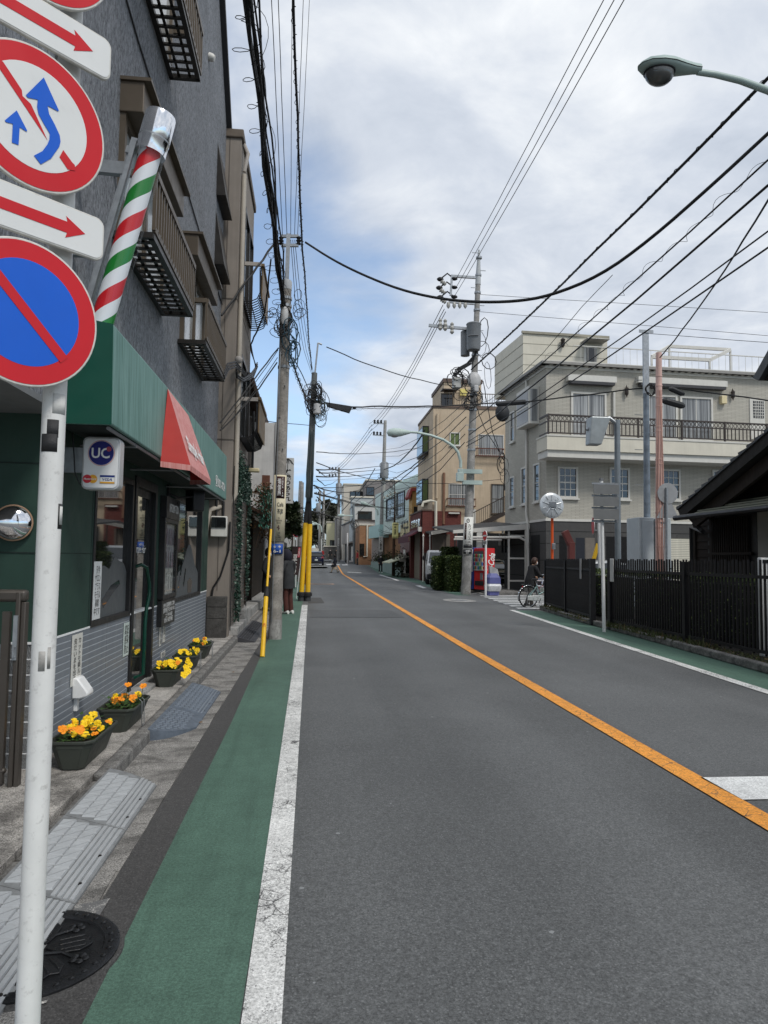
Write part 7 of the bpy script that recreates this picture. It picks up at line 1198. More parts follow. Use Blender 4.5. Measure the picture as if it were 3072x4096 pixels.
# ---------------------------------------------------------------- poles and signs of the side street
def side_poles():
    def post(name,label,cat,p,y,top,r0,r1,mt,part='pole',n=12):
        b,t = PY(p,y),PY(top,y); b = Vector((b.x + (t.x-b.x)*(0-b.z)/(t.z-b.z),y,0)); T = thing(name,label,cat,tuple(b)); MB().tube([b,t],[r0,r1],n).build(part,mt,T,60); return T,b,t
    ORP = M('orange_pole',lin(226,92,36),.45,var=.06)
    T,b,t = post('convex_mirror','big round convex mirror seen from behind on an orange pole at the fence corner','mirror',z('G',577,915),22.6,z('G',577,300),.045,.045,ORP); c = PY(z('G',557,340),22.5); MB().lathe([(0,-.10),(.12,-.09),(.3,-.06),(.40,-.01),(.42,0),(.405,.015),(.3,.03),(0,.04)],c+Vector((0,-.12,0)),(.10,-1,.05),36).build('mirror_back',M('mirror_shell',(.62,.65,.67,1),.3,.35,var=.06),T,60); m = MB(); q = Vector((.10,-1,.05)).to_track_quat('Z','Y').to_matrix()
    for k in range(10): a = 6.283*k/10+.3; r0,r1 = (.13,.34) if k % 2 == 0 else (.22,.35); m.tube([c+Vector((0,-.12,0))+q@Vector((math.cos(a)*r,math.sin(a)*r,.04)) for r in (r0,r1)],[.02,.012],6)
    m.tube([c+Vector((0,-.12,0))+q@Vector((.115*math.cos(6.283*i/16),.115*math.sin(6.283*i/16),.045)) for i in range(16)],.012,5,closed=True); m.build('pressed_rib',M('mirror_shell',(.6,.6,.6,1)),T); m = MB(); m.box(c.x-.09,c.x+.14,22.3,22.5,c.z-.06,c.z+.12); m.box(t.x-.05,t.x+.05,22.42,22.5,t.z-1.55,t.z-1.35); m.build('clamp',GALV,T,bev=.01)
    T,b,t = post('signboard_post','slim white post with stacked grey signboard backs in front of the gate gap','sign post',z('G',1150,1640),14.73,z('G',1120,62),.038,.038,WHITEP); m = MB(); W = Vector((0,0,1))
    for k,y in enumerate((97,230,365,510)):
        p = PY(z('G',1165,y),14.68); m.box(p.x-.30,p.x+.28,14.66,14.69,p.z-.02,p.z+.02)
        if k < 3: p2 = PY(z('G',1165,(230,365,510)[k]),14.68); o = MB().box(p.x-.29,p.x+.27,14.60,14.62,p2.z+.03,p.z-.03).build('board_back',M('board_grey',lin(118,120,121),.5,.2,var=.1,dirt=.1),T,0)
    m.build('bracket',GALV,T); MB().lathe([(.05,0),(.05,.05),(0,.05)],t,(0,0,1),12).build('cap',STEEL,T)
    T,b,t = post('no_entry_sign','round red sign edge on beside the slim white post','traffic sign',z('G',1105,1110),18.5,z('G',1100,530),.05,.05,WHITEP); c = PY(z('G',1013,560),18.5); MB().lathe([(.23,0),(.23,.012),(0,.012)],c+Vector((0.05,0,0)),(-.97,.22,0),28).build('sign_plate',SIGNW,T,40); m = MB().lathe([(.225,.013),(.0,.0135)],c+Vector((.05,0,0)),(-.97,.22,0),28).build('red_face',RED,T,40); m = MB(); m.bar(c+Vector((.05,0,.1)),Vector((t.x,18.5,c.z+.1)),.03,.03); m.bar(c+Vector((.05,0,-.12)),Vector((t.x,18.5,c.z-.12)),.03,.03); m.build('bracket',GALV,T)
    T = thing('guy_guard','short yellow guy wire guard leaning behind the short fence','guy wire',(9,20,0)); a,c = PY(z('G',985,1120),19.5),PY(z('G',1085,760),19.5); d = a+(a-c)*.55; MB().tube([d,c],.06,8).build('guard',YELL,T); MB().tube([c,c+(c-d).normalized()*.12],.05,8).build('cap',BLACKR,T); MB().tube([c,PY(z('G',1112,660),19.5)],.012,5).build('wire',CABLE,T)
    T = thing('bent_beam','dark red bent steel beam standing before the grey building entrance','beam',(9,26,0)); q = [PY(z('G',x,y),26) for x,y in ((787,960),(787,760),(715,620))]; m = MB(); m.bar(Vector((q[0].x,26,0)),q[1]+Vector((0,0,.05)),.24,.22,(1,0,0)); m.bar(q[1]-Vector((0,0,.06)),q[2],.22,.24); m.build('beam',M('oxide_red',lin(94,44,40),.6,var=.12),T,0,bev=.01)
    # cabinets and poles
    T = thing('switch_cabinet','tall pale blue grey steel cabinet behind the pink pole','cabinet',(10,22,0)); a,c = PY(z('H',380,415),22),PY(z('H',690,430),22); cab = M('cabinet_blue',lin(172,180,184),.5,var=.06,dirt=.08); x1 = PY(z('H',530,420),22).x; xm = PY(z('H',412,420),22).x; MB().box(a.x,x1,22.0,22.9,0,a.z).build('case',cab,T,bev=.02); MB().box(x1+.02,c.x,21.95,22.8,0,a.z-.02).build('case',cab,T,bev=.02); m = MB(); m.box(xm,x1-.03,21.97,22,.2,a.z-.1); m.build('door',cab,T,bev=.01)
    PNK = M('pink_pole_paint',lin(206,172,162),.6,var=.14,streak=.3,scale=3)
    T,b,t = post('pink_pole','salmon pink pole with rust streaks and strapped cables','utility pole',z('H',585,850),21.5,z('X',188,245),.13,.092,PNK); m = MB()
    for y in (455,540,640,720,900,940,1190,1230,1480,1520,1660,1740,1790,1960): p = PY(z('X',188,y),21.5); x = b.x+(t.x-b.x)*(p.z/t.z); m.lathe([(.142-.005*p.z,-.02),(.147-.005*p.z,0),(.142-.005*p.z,.02)],(x,21.5,p.z),n=12)
    m.build('strap',PNK,T); m = MB()
    for k in range(5): a = -2.6+k*.45; m.tube([Vector((b.x+(t.x-b.x)*f+math.cos(a+.3*math.sin(f*9+k))*(.138-.035*f)*(1.2 if f < .45 else 1),21.5+math.sin(a)*(.138-.035*f)*(1.2 if f < .45 else 1),t.z*f)) for f in (.0,.15,.28,.4,.47,.55,.7,.85)],.013,5)
    m.build('strapped_cable',M('cable_pink',lin(186,146,134),.6,var=.2),T)
    T,b,t = post('steel_pole','tall galvanised steel pole left of the pink pole','utility pole',z('X',85,1690),23,z('X',75,365),.12,.095,M('galv_mottled',lin(122,132,142),.5,.5,var=.3,scale=5)); m = MB(); p = PY(z('X',45,65),23); m.box(p.x-.10,p.x+.10,22.75,22.82,t.z-1.0,p.z); m.box(p.x-.25,p.x+.25,22.72,22.75,p.z-.1,p.z); m.build('channel',GALV,T); m = MB()
    for k in range(8): zz = 3.5+k*.6; m.bar((t.x-.15,23,zz),(t.x-.42 if k % 2 else t.x+.42,23,zz),.02,.02)
    m.build('step_bolt',STEEL,T); rnd = random.Random(3); m = MB(); c = PY(z('X',90,580),22.8)
    for k in range(4): m.tube([c+Vector((.2*math.cos(6.283*i/10+k)*(.5+.5*rnd.random()),-.2,.22*math.sin(6.283*i/10+k)*(.6+.5*rnd.random()))) for i in range(10)],.014,4,closed=True)
    m.build('cable_coil',CABLE,T); 
    T,b,t = post('street_lamp','grey pole with a drooping square lamp head in front of the balcony','street lamp',z('G',1305,960),20.5,z('I',805,680),.092,.085,M('galv_plain',lin(128,136,142),.5,.4,var=.15)); q = [PY(z('I',x,y),20.5) for x,y in ((800,700),(760,668),(720,680),(630,735))]; MB().tube(q,[.06,.06,.055,.05],8).build('arm',GALV,T); a,c = PY(z('I',705,665),20.4),PY(z('I',665,820),20.4); MB().hexa([c+Vector((-.13,-.1,0)),c+Vector((.25,-.1,0)),c+Vector((.25,.25,0)),c+Vector((-.13,.25,0)),a+Vector((-.3,-.15,0)),a+Vector((.3,-.15,0)),a+Vector((.3,.3,0)),a+Vector((-.3,.3,0))]).build('lamp_head',M('lamp_grey',lin(160,166,168),.4,.3),T,0,bev=.03)
    for (p,w,h,y,lab) in ((('X',345,582),150,48,22,'black cable splice case hanging right of the pink pole'),(('X',318,688),215,60,21.8,'long dark grey cable closure below the splice case')):
        c = PY(z(*p),y); W_ = w/2.212*y/2844; H_ = h/2.212*y/2844; T = thing('splice_case',lab,'cable box',tuple(c)); m = MB(); m.tube([c+Vector((-W_/2,0,.06)),c+Vector((-W_/2+.1,0,.05)),c+Vector((W_/2-.1,0,-.08)),c+Vector((W_/2,0,-.10))],[H_*.3,H_*.55,H_*.55,H_*.3],8); m.build('case',M('splice_black',(.02,.022,.025,1),.6),T,25)
    T,b,t = post('sign_back','small round and triangular sign backs on a thin bracket right of the pink pole','traffic sign',z('X',258,1690),21.3,z('X',258,1440),.04,.04,GALV); c = PY(z('X',265,1490),21.35); MB().lathe([(.0,.0),(.33,0),(.33,.02),(0,.02)],c,(0,-1,0),24).build('round_plate',M('alu_back',(.42,.43,.44,1),.4,.5,var=.1),T,40); c = PY(z('X',268,1640),21.35); MB().prism([(-.36,-.25),(.36,-.25),(.04,.42),(-.04,.42)],c,(1,0,0),(0,0,1),(0,.02,0)).build('triangle_plate',MC['alu_back'],T,0); m = MB(); p = PY(z('X',200,1500),21.4); m.bar((p.x,21.4,p.z),(c.x,21.4,p.z),.04,.04); m.bar((p.x,21.4,p.z-.9),(c.x,21.4,p.z-.9),.04,.04); m.build('bracket',GALV,T)
side_poles()
def corner_stuff():
    Yv = 31.2; T0 = []
    # vending machines
    def vend(label,x0,x1,y,d,top,body,face,rows,side_text=None):
        T = thing('vending_machine',label,'vending machine',(x0,y,.1)); MB().box(x0,x1,y,y+d,.16,top).build('cabinet',body,T,bev=.02); MB().box(x0+.03,x1-.03,y+.03,y+d-.03,.1,.16).build('foot',BLACK,T); w = d
        # front looks towards the street (-X)
        m = MB(); m.box(x0-.04,x0,y+.04,y+w-.04,.95,top-.08); fr = m.build('display',face,T,bev=.01); g = MB(); g.box(x0-.05,x0-.041,y+.08,y+w-.08,1.0,top-.14); g.build('pane',SKYGLASS,fr,0); c = [M('can_%d' % k,cc,.3) for k,cc in enumerate(((.4,.05,.05,1),(.08,.2,.45,1),(.5,.45,.3,1),(.1,.3,.15,1)))]
        rnd = random.Random(int(x0*10))
        for r in range(rows):
            zz = 1.05+r*(top-1.3)/rows; sh = MB().box(x0-.075,x0-.05,y+.06,y+w-.06,zz-.03,zz).build('shelf',WHITEP,fr,0); 
            for k in range(7): yy = y+.12+(w-.24)*k/6; MB().cyl((x0-.075,yy,zz),(x0-.075,yy,zz+.16),.03,n=8).build('drink_can',c[rnd.randrange(4)],fr)
        m = MB(); m.box(x0-.05,x0,y+.1,y+w-.1,.35,.55); m.build('drop_flap',BLACK,T,bev=.01); m = MB(); m.box(x0-.04,x0,y+.15,y+.3,.6,.9); m.build('coin_panel',STEEL,T); return T
    q0 = PY(z('O',378,590),31.0); vr = M('machine_red',lin(196,38,40),.4,var=.05); th = rad(27); x0 = q0.x; bx,by = x0-math.sin(th)*.8,31+math.cos(th)*.8
    T = vend('red drink vending machine with white script lettering on its side',x0,x0+.56,31.0,.76,q0.z,vr,M('machine_front',lin(178,26,32),.4),4); T.rotation_euler.z = th
    text('Coca-Cola',(x0+.30,30.985,1.18),(.16,0,1),(-1,0,.16),1.25,.36,WPRINT,T,shear=.25,bold=.02); text('コカ・コーラ',(x0+.085,30.985,1.0),(0,0,1),(-1,0,0),.5,.075,WPRINT,T,bold=.02)
    T = vend('blue drink vending machine between the red one and the utility pole',bx,bx+.56,by,.76,q0.z+.03,M('machine_blue',lin(40,56,130),.4),M('machine_white',(.6,.6,.6,1),.4),4); T.rotation_euler.z = th
    # no entry sign
    b = PG(z('O',383,1385)); y = b.y; T = thing('no_entry_sign','white post with red no entry disc in front of the vending machines','traffic sign',(b.x,y,0)); t = PY(z('O',383,310),y); MB().tube([b,(b.x,y,t.z)],.045,10).build('pole',WHITEP,T,60); c = PY(z('O',369,385),y-.08); N = Vector((-.985,-.17,0)); U = Vector((.17,-.985,0)); R = .21
    ring = lambda r: [(r*math.cos(6.283*i/28),r*math.sin(6.283*i/28)) for i in range(28)]; p = MB().prism(ring(R),c,U,(0,0,1),-N*.02).build('sign_plate',SIGNW,T,30); MB().prism(ring(R*.96),c+N*.003,U,(0,0,1),N*.001).build('red_field',RED,p,0); MB().prism([(-R*.72,-R*.14),(R*.72,-R*.14),(R*.72,R*.14),(-R*.72,R*.14)],c+N*.006,U,(0,0,1),N*.001).build('white_bar',SIGNW,p,0); c2 = PY(z('O',370,502),y-.08); p = MB().prism([(-.2,-.08),(.2,-.08),(.2,.08),(-.2,.08)],c2,U,(0,0,1),-N*.015).build('arrow_plate',SIGNW,T,0); p.name = 'note_plate'; text('自転車\nを除く',c2+N*.003,U,(0,0,1),.32,.12,INK,p,bold=.02)
    # bin with white bag
    a,c = PY(z('O',400,1140),b.y+.4),PY(z('O',600,1385),b.y+.4); cx = (a.x+c.x)/2; w = (c.x-a.x)/2; T = thing('litter_bin','blue purple plastic bin with white liner and tilted lid beside the no entry post','bin',(cx,b.y+.4,0)); pb = M('bin_blue',lin(92,96,150),.5,var=.08); y = b.y+.4; zt = PY(z('O',500,1175),y).z
    def rsq(w,d,zz): return [(cx+sx*w*(1 if abs(sx) == 1 else 1),y+sy*d,zz) for sx,sy in ((-1,-.8),(-.8,-1),(.8,-1),(1,-.8),(1,.8),(.8,1),(-.8,1),(-1,.8))]
    def loft(rings,name,mt): m = MB(); m.add([p for r in rings for p in r],[(i*8+k,i*8+(k+1) % 8,(i+1)*8+(k+1) % 8,(i+1)*8+k) for i in range(len(rings)-1) for k in range(8)]+[tuple(range(7,-1,-1)),tuple(range(len(rings)*8-8,len(rings)*8))]); return m.build(name,mt,T,30)
    loft([rsq(w*.86,.26,.02),rsq(w*.95,.30,zt-.1)],'body',pb); loft([rsq(w*.98,.31,zt-.32),rsq(w*1.12,.35,zt-.22),rsq(w*1.16,.37,zt-.1),rsq(w*1.0,.32,zt+.0)],'bag_liner',M('liner_white',(.62,.63,.66,1),.4,var=.2,scale=12)); loft([rsq(w*1.05,.34,zt),rsq(w*1.0,.33,zt+.25),rsq(w*.55,.2,zt+.42)],'lid',pb); MB().hexa([(cx-.1,y,zt+.35),(cx+w*1.3,y,zt+.1),(cx+w*1.3,y+.3,zt+.1),(cx-.1,y+.3,zt+.35),(cx-.15,y,zt+.75),(cx+w*.9,y+.1,zt+.6),(cx+w*.9,y+.15,zt+.6),(cx-.15,y+.15,zt+.75)]).build('open_flap',M('flap_grey',lin(150,150,150),.5),T,0)
    # clipped box hedges by the pole
    lf = m_leaf('conifer_leaf',(.028,.052,.014,1),(.07,.105,.03,1),(.11,.13,.04,1)); rnd = random.Random(6)
    for i,(p0,p1,y,lab) in enumerate(((('F',682,915),('F',825,1190),33.5,'left half of the clipped dark green box hedge before the van'),(('F',822,912),('F',950,1225),32.4,'right half of the clipped box hedge beside the utility pole'),(('F',785,810),('F',925,915),36.0,'taller clipped hedge block peeping above the box hedge'))):
        a,c = PY(z(*p0),y),PY(z(*p1),y); z0 = 0.05 if i < 2 else .3; T = thing('box_hedge',lab,'hedge',((a.x+c.x)/2,y,z0)); d = 1.5; m = MB(); x0,x1,zt = a.x,c.x,a.z
        for k in range(4200):
            f = rnd.random(); xx,yy,zz = (rnd.uniform(x0,x1),y+rnd.gauss(0,.03),rnd.uniform(z0,zt)) if f < .5 else ((rnd.uniform(x0,x1),rnd.uniform(y,y+d),zt+rnd.gauss(0,.025)) if f < .75 else ((x0+rnd.gauss(0,.03)),rnd.uniform(y,y+d),rnd.uniform(z0,zt))); cc = Vector((xx,yy,zz)); a_ = Vector((rnd.uniform(-1,1),rnd.uniform(-1.5,.4),rnd.uniform(-.5,1))).normalized(); b_ = a_.cross(Vector((rnd.uniform(-1,1),.3,rnd.uniform(-1,1)))).normalized(); s = rnd.uniform(.06,.13); m.add([cc,cc+a_*s*.5+b_*s*.3,cc+a_*s,cc+a_*s*.5-b_*s*.3],[(0,1,2,3)])
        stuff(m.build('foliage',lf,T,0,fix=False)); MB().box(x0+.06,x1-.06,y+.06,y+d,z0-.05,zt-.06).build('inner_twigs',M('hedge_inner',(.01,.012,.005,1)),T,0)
    # clutter of bikes and plants before the tea shop
    for i,(p,rz,lab) in enumerate(((('T',720,1900),-70,'red framed old bicycle leaning by the cluttered shop front'),(('T',800,1930),-95,'black old bicycle in the middle of the shop clutter'),(('T',930,1930),-120,'grey bicycle nearest the brick pier'))): g = PG(z(*p)); bicycle(lab,(g.x+.3,g.y,zg(g.y)),rad(rz),(REDC,BLACK,STEEL)[i])
    T = thing('stacked_clutter','jumble of crates, pots and dark plants piled under the cream lean-to','clutter',(BX+.2,BYA+2,0)); m = MB(); l = MB(); rnd = random.Random(21)
    for k in range(26): c = Vector((BX+rnd.uniform(-.5,.5),BYA+rnd.uniform(.3,4.5),rnd.uniform(.1,1.9))); o = MB().cbox(c,(rnd.uniform(.2,.5),rnd.uniform(.2,.6),rnd.uniform(.15,.4))).build('crate',M('clutter_%d' % (k % 4),((.05,.04,.03,1),(.12,.11,.09,1),(.25,.23,.2,1),(.07,.03,.02,1))[k % 4],.8,var=.3),T,0)
    for k in range(900): c = Vector((BX+rnd.uniform(-.9,.3),BYA+rnd.uniform(.3,4.5),abs(rnd.gauss(.9,.6)))); a_ = Vector((rnd.uniform(-1,1),rnd.uniform(-1,1),rnd.uniform(-.3,1))).normalized(); b_ = a_.cross(Vector((.3,.2,.9))).normalized(); l.add([c,c+a_*.09+b_*.05,c+a_*.18,c+a_*.09-b_*.05],[(0,1,2,3)])
    l.build('plants',m_leaf('pot_plant',(.015,.022,.01,1),(.04,.05,.025,1)),T,0,fix=False)
    a = PY(z('F',550,1030),47.0); T = thing('gate_pillar','dark pillar with two slim white capped posts beside the van','pillar',(a.x,47,0)); MB().box(a.x-.1,a.x+.45,47,47.4,0,1.9).build('pillar',IRON,T,bev=.02); m = MB()
    for k in (-.15,.3): m.tube([(a.x+k,46.8,0),(a.x+k,46.8,3.0)],.04,6); m.lathe([(.08,0),(0,.2)],(a.x+k,46.8,3.0),n=8)
    m.build('white_post',CREAMW,T)
corner_stuff()
# ---------------------------------------------------------------- vehicles
def car_body(st,parent,mt,name='body'):
    """loft through stations (y, [(half width, z) ...]) mirrored about x = 0"""
    m = MB(); n = len(st[0][1])
    rings = [[(-w,y,zz) for w,zz in reversed(pr)] + [(w,y,zz) for w,zz in pr] for y,pr in st]; k = 2*n
    m.add([p for r in rings for p in r],[(i*k+a,i*k+(a+1) % k,(i+1)*k+(a+1) % k,(i+1)*k+a) for i in range(len(st)-1) for a in range(k)] + [tuple(range(k-1,-1,-1)),tuple(range((len(st)-1)*k,len(st)*k))])
    o = m.build(name,mt,parent,45,bev=.03); return o
def wheels(T,pts,r=.30,w=.2):
    for x,y in pts:
        s = 1 if x > 0 else -1; o = MB().lathe([(r*.62,-w/2),(r*.95,-w/2),(r,-w/2+.03),(r,w/2-.03),(r*.95,w/2),(r*.62,w/2)],(x,y,r),(s,0,0),20).build('wheel',TYRE,T,40); MB().lathe([(r*.62,0),(r*.5,.03),(.05,.05),(0,.05)],(x+s*(w/2-.05),y,r),(s,0,0),14).build('rim',GALV,o,40)
def hatch(label,loc,rz,paint,group=None,rear=True,L=3.75,W=.84,H=1.5,plate='品川 500\n14-01'):
    T = thing('parked_car' if not rear else 'car',label,'car',loc,rz,group,local=True); y0,y1 = -L/2,L/2      # +Y = front
    st = [(y0,[(W*.80,.28),(W*.86,.55),(W*.78,.80)]),(y0+.12,[(W*.95,.22),(W,.62),(W*.9,.98)]),(y0+.8,[(W,.2),(W*1.02,.65),(W*.95,1.0)]),(y1-1.3,[(W,.2),(W*1.02,.65),(W*.95,.98)]),(y1-.45,[(W*.98,.2),(W*.99,.6),(W*.84,.90)]),(y1-.08,[(W*.86,.24),(W*.88,.52),(W*.70,.80)]),(y1,[(W*.68,.30),(W*.70,.48),(W*.60,.66)])]
    b = car_body(st,T,paint)
    gh = [(y0+.06,[(W*.86,.95),(W*.84,1.0),(W*.80,1.02)]),(y0+.42,[(W*.90,.96),(W*.80,1.3),(W*.70,H-.06)]),(y0+1.2,[(W*.92,.96),(W*.80,1.32),(W*.70,H)]),(y1-1.75,[(W*.92,.96),(W*.78,1.3),(W*.68,H-.04)]),(y1-.95,[(W*.86,.94),(W*.84,.97),(W*.8,.99)])]
    g = car_body(gh,T,GLASS,'windows'); rf = [(y0+.30,[(W*.76,H-.20),(W*.74,H-.14),(W*.64,H-.08)]),(y0+1.2,[(W*.78,H-.1),(W*.74,H+.0),(W*.5,H+.03)]),(y1-1.75,[(W*.76,H-.14),(W*.72,H-.05),(W*.5,H)]),(y1-1.6,[(W*.72,H-.16),(W*.70,H-.12),(W*.5,H-.09)])]
    car_body(rf,T,paint,'roof'); wheels(T,[(-W+.06,y1-.75),(W-.06,y1-.75),(-W+.06,y0+.65),(W-.06,y0+.65)]); m = MB()
    for s in (-1,1):
        for ya,za,yb,zb in ((y0+.10,.97,y0+.38,H-.12),(y1-.98,.95,y1-1.72,H-.08),(y0+1.25,.98,y0+1.3,H-.05)): m.bar((s*W*.90,ya,za),(s*W*.73,yb,zb),.07,.06)
        m.ball((s*(W+.10),y1-1.15,1.0),.09,8,6,(1,.6,.8))
    m.build('pillars',paint,T)
    if rear:
        for s in (-1,1): MB().hexa([(s*W*.62,y0-.02,.72),(s*W*.96,y0+.10,.72),(s*W*.96,y0+.3,.80),(s*W*.62,y0+.1,.80),(s*W*.70,y0-.0,.90),(s*W*.93,y0+.10,1.02),(s*W*.93,y0+.3,1.04),(s*W*.7,y0+.2,.92)]).build('tail_light',M('tail_red',(.45,.03,.03,1),.2),T,30)
        m = MB(); m.box(-.17,.17,y0-.015,y0+.01,.52,.68); m.build('number_plate',M('plate_pale',(.55,.6,.55,1),.5),T,0); MB().box(-W*.8,W*.8,y0-.03,y0+.1,.24,.42).build('bumper',BLACK,T,bev=.03); MB().lathe([(.06,0),(.05,.015),(0,.02)],(0,y0-.01,.80),(0,-1,0),12).build('badge',CHROME,T)
    else:
        for s in (-1,1):
            o = MB().lathe([(.155,0),(.15,.05),(.11,.075),(0,.08)],(s*W*.74,y1-.22,.72),(s*.35,1,.15),18).build('headlight',M('lamp_clear',(.55,.57,.58,1),.12,.4,var=.2),T,50); MB().tube([Vector((s*W*.74,y1-.17,.72))+Vector((s*.35,1,.15)).to_track_quat('Z','Y').to_matrix()@Vector((.16*math.cos(6.283*i/18),.16*math.sin(6.283*i/18),0)) for i in range(18)],.014,5,closed=True).build('headlight_ring',CHROME,o)
            MB().lathe([(.09,0),(.08,.03),(0,.035)],(s*W*.74,y1-.06,.40),(s*.25,1,0),14).build('fog_light',MC['lamp_clear'],T,50)
        q = [(-.52,.60),(-.42,.49),(.42,.49),(.52,.60),(.44,.70),(-.44,.70)]; MB().prism(q,(0,y1-.03,0),(1,0,0),(0,0,1),(0,.05,0)).build('grille',BLACK,T,0); MB().tube([(x*1.05,y1+.02,zz) for x,zz in q],.022,6,closed=True).build('grille_ring',CHROME,T); m = MB(); m.box(-.17,.17,y1-.02,y1+.03,.26,.43); p = m.build('number_plate',M('plate_white',(.66,.67,.62,1),.5),T,0); text(plate,(0,y1+.032,.345),(-1,0,0),(0,0,1),.28,.13,M('plate_green',(.02,.12,.05,1),.6),p,bold=.02); MB().lathe([(.07,0),(.06,.02),(0,.025)],(0,y1+.02,.62),(0,1,0),14).build('badge',CHROME,T)
    return T
def vehicles():
    g = PG(z('O',720,1250)); a = PY(z('O',575,1100),g.y); b = PY(z('O',880,1100),g.y); hatch('dark green compact car with round headlights parked under the white carport',(b.x-.86,g.y+1.85,.03),rad(176),M('paint_dark_green',(.008,.022,.016,1),.22,.2,var=.1),rear=False)
    y = 77.0; c = PY(z('Z',232,1080),y); hatch('dark navy hatchback with a pale roof seen from behind at the stop line',(c.x,y+1.9,zg(y)),rad(0),M('paint_navy',(.008,.012,.035,1),.22,.2,var=.1)); bpy.data.objects['car'].scale = (.95,1,1)
    c = PY(z('G',930,900),27); hatch('silver grey car of which only the roof shows behind the short fence',(c.x+.3,27.5,.0),rad(96),M('paint_silver',(.35,.36,.37,1),.25,.5,var=.05),rear=False,H=1.52,plate='足立\n20-08')
    # cab-over white truck nose
    a,q = PY(z('F',570,820),42),PY(z('F',790,1150),42); g = Vector((a.x+.95,42.6,0)); T = thing('white_van','white light truck with black bumper parked behind the box hedge','van',tuple(g),rad(172),local=True); wv = M('paint_white',(.66,.67,.67,1),.3,var=.04)
    body = [(1.55,[(.80,.35),(.85,.9),(.80,1.12)]),(1.35,[(.84,.3),(.86,1.0),(.82,1.25)]),(.85,[(.86,.3),(.86,1.15),(.74,1.92)]),(.6,[(.86,.3),(.86,1.2),(.74,2.02)]),(-2.4,[(.86,.35),(.86,1.2),(.76,2.0)])]; car_body(list(reversed(body)),T,wv); gl = MB(); gl.hexa([(-.70,1.34,1.22),(.70,1.34,1.22),(.70,1.30,1.22),(-.70,1.30,1.22),(-.64,.90,1.86),(.64,.90,1.86),(.64,.84,1.84),(-.64,.84,1.84)]); gl = MB(); gl.quad((-.74,1.365,1.27),(.74,1.365,1.27),(.66,.90,1.89),(-.66,.90,1.89)); gl.build('windscreen',SKYGLASS,T,0)
    for s in (-1,1): MB().quad((s*.87,1.15,1.2),(s*.87,.2,1.2),(s*.80,.2,1.78),(s*.80,.75,1.78)).build('side_window',GLASS,T,0); MB().lathe([(.15,0),(.14,.04),(0,.06)],(s*.60,1.50,.80),(s*.2,1,0),14).build('headlight',MC['lamp_clear'],T,50); m = MB(); m.ball((s*1.02,1.2,1.55),.13,8,6,(.6,.5,1.3)); m.tube([(s*.84,1.15,1.4),(s*1.0,1.2,1.5)],.02,5); m.build('mirror',BLACK,T)
    MB().box(-.84,.84,1.46,1.66,.32,.62).build('bumper',BLACK,T,bev=.04); MB().box(-.45,.45,1.54,1.60,.72,.90).build('grille',BLACK,T,bev=.01); wheels(T,[(-.78,.9),(.78,.9),(-.78,-1.6),(.78,-1.6)],.31)
    # scooter far away
    p = PG(z('Z',1165,1150)); y = p.y; T = thing('scooter','small white and black scooter parked by the far grey pole','scooter',(p.x,y,p.z),rad(80),local=True)
    for yy in (-.6,.6): MB().lathe([(.12,-.05),(.22,-.05),(.24,0),(.22,.05),(.12,.05)],(0,yy,.24),(1,0,0),14).build('wheel',TYRE,T,50)
    MB().prism([(-.85,.45),(-.75,.75),(-.15,.72),(.0,.35),(.35,.3),(.5,.95),(.58,.95),(.6,.4),(.3,.18),(-.3,.2)],(-.16,0,0),(0,1,0),(0,0,1),(.32,0,0)).build('body',WHITEP,T,30,bev=.03); MB().box(-.14,.14,-.75,-.1,.74,.82).build('seat',BLACK,T,bev=.03); m = MB(); m.tube([(0,.55,.9),(0,.45,1.05)],.03,6); m.tube([(-.3,.4,1.02),(.3,.4,1.02)],.018,6); m.build('handlebar',BLACK,T)
vehicles()
# ---------------------------------------------------------------- utility poles
def tangle(c,rx,rz,n,r,seed,par,name='cable_coil',mt=None,flat=.5):
    rnd = random.Random(seed); m = MB()
    for k in range(n):
        o = Vector((rnd.gauss(0,rx*.3),rnd.gauss(0,rx*.2)-.05,rnd.gauss(0,rz*.35))); w,h,t = rx*rnd.uniform(.4,1),rz*rnd.uniform(.25,.6),rnd.uniform(0,3); m.tube([c+o+Vector((w*math.cos(6.283*i/10),flat*w*math.sin(6.283*i/10+t),h*math.sin(6.283*i/10+.4*math.cos(t)))) for i in range(10)],r*rnd.uniform(.6,1.3),4,closed=True)
    return m.build(name,mt or CABLE,par,50)
BLUEC = M('cable_blue',(.015,.05,.075,1),.5)
def cyl_sign(T,b,t,r,y0p,y1p,Y,mt,name,a0=-62,a1=62,nb=10):
    z0,z1 = PY(y0p,Y).z,PY(y1p,Y).z; vw = Vector((0-b.x,0-b.y,0)).normalized(); sd = vw.cross(Vector((0,0,1))); q = []; m = MB(); z0,z1 = min(z0,z1),max(z0,z1)
    for zz in (z0,z1):
        c = b.lerp(t,(zz-b.z)/(t.z-b.z))
        for i in range(nb+1): a = rad(a0+(a1-a0)*i/nb); q.append(c+(vw*math.cos(a)-sd*math.sin(a))*r)
    m.add(q,[(i,i+1,nb+2+i,nb+1+i) for i in range(nb)]); o = m.build(name,mt,T,60,fix=False); s = o.modifiers.new('s','SOLIDIFY'); s.thickness = .008; s.offset = 1
    return o,vw,-sd,z0,z1,(lambda zz: b.lerp(t,(zz-b.z)/(t.z-b.z)) + vw*(r+.012))
def bend_text(o,ctr,vw,u,r):
    if o is None: return
    for q in o.data.vertices: d = (q.co-ctr).dot(u); q.co -= vw*(r-math.sqrt(max(r*r-d*d,.0))) if abs(d) < r else vw*r
